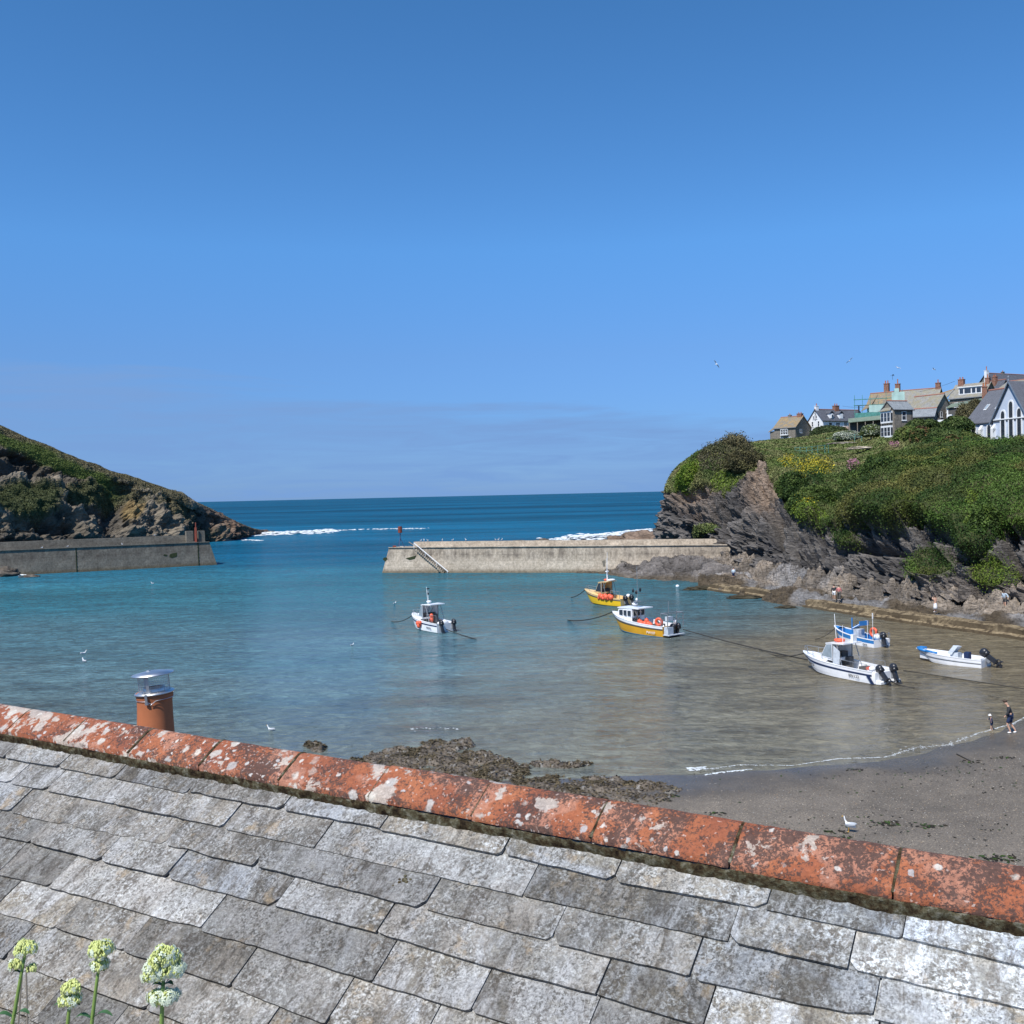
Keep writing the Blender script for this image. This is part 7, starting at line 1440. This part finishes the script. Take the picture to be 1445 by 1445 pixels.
    # texture frame along the ridge
# mortar and moss bedding under the lower edge of the ridge tiles, and in the joints
nu = 1500; us = np.linspace(-6.8, 3.0, nu); pr = np.linspace(0, 1, 12); VV = []
wob = .012 * fbm(np.stack([us * 2.0, us * 0, us * 0], -1), 1, 4, 1) + .014 * fbm(np.stack([us * 16, us * 0, us * 0], -1), 1, 4, 2)
for j, t in enumerate(pr):
    s = .150 + t * (.024 + wob * .9); z = .046 * np.sin(math.pi * min(1, .55 + .45 * t)) + .008; VV.append(np.stack([us, s, np.full(nu, z)], -1))
VV = np.array(VV); q = VV.reshape(-1, 3); q[:, 2] += (fbm(q, 38, 4, 3) * .010 + fbm(q, 110, 3, 4) * .004); q[:, 1] += fbm(q, 50, 3, 6) * .006 * (np.repeat(pr, nu)); q[-nu:, 2] = .012
o = npmesh('moss_bedding', q, gridf(12, nu), M['moss'], hs); o.matrix_local = inv @ FR
for i in range(20):
    u = u0 + i * tl; vs = []; t_ = np.linspace(-1, 1, 25); pts = [U * u + Nh * (t * .156 * math.cos(PT)) + Vector((0, 0, -math.tan(PT - .02) * (math.sqrt((t * .156 * math.cos(PT)) ** 2 + .022 ** 2) - .022) + .036)) for t in t_]
    MB().tube(pts, .0085, 6).build('mortar_joint', M['moss'], hs)
# moss cushions on a slate
q0 = ruv(575, 1248); mb = MB()
for dx, dy, r_ in ((0, 0, .011), (.012, .006, .008), (-.014, .012, .007), (.02, -.006, .005), (-.006, -.014, .006), (-.028, .030, .008), (.034, .012, .004), (-.02, .002, .005), (.012, .022, .005)):
    mb.ball((q0[0] + dx, q0[1] + dy, .024), (r_, r_ * .8, r_ * .45), 10, 6)
o = mb.build('moss_cushion', M['moss'], hs, True); o.matrix_local = inv @ FR
# ================================================================ chimney pot and cowl
cp = P(220.5, 1060, 6.4); zpot = P(220.5, 977, 6.4).z; ppm = FP / 6.4; rp_ = 24.5 / ppm
cs = empty('chimney', (cp.x, cp.y, zpot), 0, 'terracotta chimney pot with a tilted steel mesh cowl beyond the ridge', 'chimney')
hp_ = .46
mb = MB(); mb.lathe([(.06, -hp_), (rp_ * 1.12, -hp_), (rp_ * 1.04, -hp_ * .6), (rp_ * .985, -hp_ * .3), (rp_ * .97, -.05), (rp_ * .975, -.042), (rp_ * 1.0, -.036), (rp_ * 1.03, -.015), (rp_ * 1.02, .0), (rp_ * .9, .0), (rp_ * .85, -.04), (rp_ * .85, -.2)], n=48)
mb.build('pot', M['clay'], cs, True)
st = MB(); st.box(-.24, .24, -.24, .24, -1.9, -hp_); st.build('stack', M['brick'], cs); mb = MB(); mb.lathe([(.24, -hp_), (.2, -hp_ + .05), (.14, -hp_ + .09), (.10, -hp_ + .02)], n=4 * 6); mb.build('flaunching', M['mortar'], cs, True)
cw = bpy.data.objects.new('cowl', None); 
T = Matrix.Rotation(-.075, 4, 'Y') @ Matrix.Rotation(.0, 4, 'X')
def cowl(mb, name, mat, par=None, sm=False):
    mb.v = [tuple(T @ Vector(v)) for v in mb.v]; return mb.build(name, mat, par or cs, sm)
mb = MB(); mb.lathe([(rp_ * .60, .012), (rp_ * 1.10, .006), (rp_ * 1.11, -.004), (rp_ * 1.0, -.004)], n=48); cb_ = cowl(mb, 'base_plate', M['steel'], None, True)
mb = MB(); mb.lathe([(rp_ * .60, .01), (rp_ * .60, .036), (rp_ * .57, .036), (rp_ * .57, -.08)], n=40); cowl(mb, 'spigot', M['steel'], None, True)
ch_ = .125; mb = MB(); mb.lathe([(.001, ch_ + .020), (rp_ * .6, ch_ + .013), (rp_ * 1.17, ch_), (rp_ * 1.17, ch_ - .006), (rp_ * .6, ch_ + .006), (.001, ch_ + .012)], n=48); cowl(mb, 'cap', M['steel'], None, True)
mb = MB(); mb.box(-.03, -.015, -.02, .01, ch_ + .015, ch_ + .024); cowl(mb, 'rivet', M['steel'])
for a_ in (math.radians(-93), math.radians(-93 - 125), math.radians(-93 + 118)):
    mb = MB(); Mx = Matrix.Rotation(a_, 4, 'Z'); mb.box(rp_ * .86, rp_ * .875, -.011, .011, .0, ch_ + .004, Mx); cowl(mb, 'strut', M['steel'])
mb = MB()
for i in range(44): a_ = i * 2 * math.pi / 44; x, y = rp_ * .84 * math.cos(a_), rp_ * .84 * math.sin(a_); mb.tube([(x, y, .006), (x, y, ch_)], .0009, 4, cap=False)
for z in np.linspace(.018, ch_ - .008, 8): mb.tube([(rp_ * .84 * math.cos(a), rp_ * .84 * math.sin(a), z) for a in np.linspace(0, 2 * math.pi, 41)], .0009, 4, cap=False)
cowl(mb, 'mesh_guard', M['steel'])
mb = MB(); mb.box(-.018, -.002, -rp_ * 1.12 - .004, -rp_ * 1.06, -.055, .008); mb.box(-.022, .002, -rp_ * 1.10, -rp_ * 1.04, -.058, -.040); cowl(mb, 'clamp', M['steel'])
mb = MB(); mb.tube([(rp_ * 1.035 * math.sin(a), -rp_ * 1.035 * math.cos(a), -.036 + (-.020 * math.exp(-((a - .15) / .16) ** 2))) for a in np.linspace(-2.6, 2.6, 60)], .0016, 5); cowl(mb, 'band', M['steel'])
mb = MB(); mb.tube([(.012, -rp_ * 1.06, -.062), (.048, -rp_ * 1.02, -.036)], .0026, 6); cowl(mb, 'bolt', M['steel'])
# ================================================================ garden wall and flowers at the near left
gwl = empty('garden_wall', (0, 0, 0), 0, 'low stone garden wall along the footpath at the foot of the picture', 'wall')
q = [U * -6 + Nh * 1.90, U * 3 + Nh * 1.90, U * 3 + Nh * 2.22, U * -6 + Nh * 2.22]; mb = MB(); mb.poly([(R0.x + p.x, R0.y + p.y, 12.72) for p in q], (0, 0, -2.4)); mb.build('stones', M['stone'], gwl)
q = [U * -8 + Nh * 2.23, U * 6 + Nh * 2.23, U * 6 + Nh * 12, U * -8 + Nh * 12]; mb = MB(); mb.poly([(R0.x + p.x, R0.y + p.y, 12.0) for p in q], (0, 0, -1.2)); tag(mb.build('footpath', M['mortar'], None), kind='structure')
def umbel(parent, c, r, n, seed, white=.3, squash=.8):
    rr = random.Random(seed); mb = MB(); mw = MB()
    for i in range(n):
        z = rr.uniform(-.55, 1); a = rr.random() * 6.283; s = math.sqrt(1 - z * z); d_ = Vector((s * math.cos(a), s * math.sin(a), z * squash)); lump = 1 + .22 * math.sin(3 * a + seed) * s
        p = c + d_ * r * lump * rr.uniform(.82, 1.05); tip = p + d_ * .0028 + Vector((0, 0, .001)); mb.ball(p, (.00155, .00155, .0023), 6, 5)
        if rr.random() < white * (1.2 if (z < .2 or d_.x > .4) else .5):
            for k in range(5): b = k * 1.2566 + rr.random(); e1 = d_.orthogonal().normalized(); e2 = d_.cross(e1); w_ = e1 * math.cos(b) + e2 * math.sin(b); t2 = d_.cross(w_); q_ = tip; mw.poly([q_, q_ + w_ * .0022 + t2 * .0011, q_ + w_ * .0038, q_ + w_ * .0022 - t2 * .0011], d_ * .0003)
    for i in range(26): a = rr.random() * 6.283; mb.tube([c - Vector((0, 0, r * .9)), c + Vector((math.cos(a) * r * .5, math.sin(a) * r * .5, rr.uniform(-.2, .4) * r))], .0006, 4)
    mb.build('buds', M['bud'], parent, True)
    if mw.v: mw.build('petals', M['petal'], parent)
def leafm(mb, p, d_, L, w_):
    d_ = Vector(d_).normalized(); s = d_.cross(Vector((0, 0, 1))).normalized(); pts = []; n = 8
    up = Vector((0, 0, 1)); C_ = [p + d_ * L * t + up * (L * .35 * math.sin(t * 2.2) - L * .15 * t * t) for t in np.linspace(0, 1, n)]; wd = [w_ * math.sin(math.pi * min(1, .08 + t * .92)) ** .8 + .0004 for t in np.linspace(0, 1, n)]
    vs = []; 
    for c_, ww in zip(C_, wd): vs += [c_ - s * ww + up * ww * .4, c_, c_ + s * ww + up * ww * .4]
    mb.add(vs, [(i * 3 + j, i * 3 + j + 1, i * 3 + 4 + j, i * 3 + 3 + j) for i in range(n - 1) for j in range(2)])
def flower(label, pts_px, D, heads, leafs, seed, rr_=.0032):
    base = P(*pts_px[0], D); foot = Vector((base.x - .01, base.y + .02, 12.70)); P_ = [P(a, b, D) for a, b in pts_px]
    f = empty('flower', foot, 0, label, 'flower'); loc = [p - foot for p in P_]
    MB().tube([Vector((0, 0, 0))] + loc, rr_, 8, rr_ * .62).build('stem', M['stem'], f, True)
    for i, (a, b, r, n, wh) in enumerate(heads): umbel(f, P(a, b, D) - foot, r, n, seed + i, wh)
    for (a, b, dx, L, w_) in leafs:
        mb = MB(); leafm(mb, P(a, b, D) - foot, (dx, -.25, .1), L, w_); mb.build('leaf', M['fleaf'], f, True)
    return f
pm = 1.3 / FP
flower('leftmost pale green valerian flower head in the bottom left corner', [(10, 1480), (20, 1432), (29, 1380), (35, 1348)], 1.3, [(35, 1339, 13 * pm, 330, .05), (22, 1362, 8 * pm, 130, .04), (45, 1366, 6 * pm, 60, .0)], [(20, 1434, 1, 26 * pm, 5 * pm), (18, 1436, -1, 22 * pm, 5 * pm), (31, 1374, -1, 13 * pm, 3 * pm), (31, 1374, 1, 13 * pm, 3 * pm)], 1)
flower('pale green valerian on a tall stem, second of the tall flowers from the left', [(126, 1490), (130, 1440), (136, 1390), (141, 1352)], 1.3, [(142, 1341, 15 * pm, 380, .10), (140, 1363, 9.5 * pm, 170, .2)], [(130, 1438, 1, 34 * pm, 4.5 * pm), (130, 1438, -1, 22 * pm, 4.5 * pm), (140, 1372, 1, 9 * pm, 3 * pm)], 5)
flower('short valerian bud cluster between the two tall flowers at the left', [(92, 1500), (95, 1450), (98, 1420), (99, 1400)], 1.3, [(101, 1394, 11.5 * pm, 240, .05), (96, 1412, 11 * pm, 200, .1), (106, 1411, 8 * pm, 90, .1)], [(96, 1421, -1, 19 * pm, 3.5 * pm), (98, 1421, 1, 18 * pm, 3.5 * pm)], 9)
flower('largest valerian flower with white petals, rightmost of the foreground flowers', [(226, 1500), (228, 1450), (229, 1415), (231, 1375)], 1.3, [(231, 1352, 19 * pm, 600, .10), (218, 1374, 14 * pm, 330, .30), (244, 1370, 12 * pm, 260, .35), (231, 1366, 16 * pm, 380, .25), (223, 1408, 12 * pm, 220, .4), (239, 1407, 11 * pm, 200, .5), (213, 1366, 8 * pm, 110, .9), (252, 1366, 7 * pm, 80, .9)], [(230, 1392, -1, 15 * pm, 5 * pm), (230, 1392, 1, 17 * pm, 5 * pm)], 14, .0038)
mb = MB()
for (a, b, c_, d_) in ((22, 1500, 31, 1375), (40, 1500, 37, 1370), (88, 1500, 97, 1415)): mb = MB(); p = P(a, b, 1.36); q_ = P(c_, d_, 1.36); mb.tube([(p.x, p.y, 12.7), p, q_], .0012, 5); tag(mb.build('dry_stalk', M['wood'], None), {22: 'thin dry stalk behind the leftmost flower', 40: 'thin dry grass stalk just right of the leftmost flower', 88: 'thin dry stalk behind the short bud cluster'}[a], 'stalk')
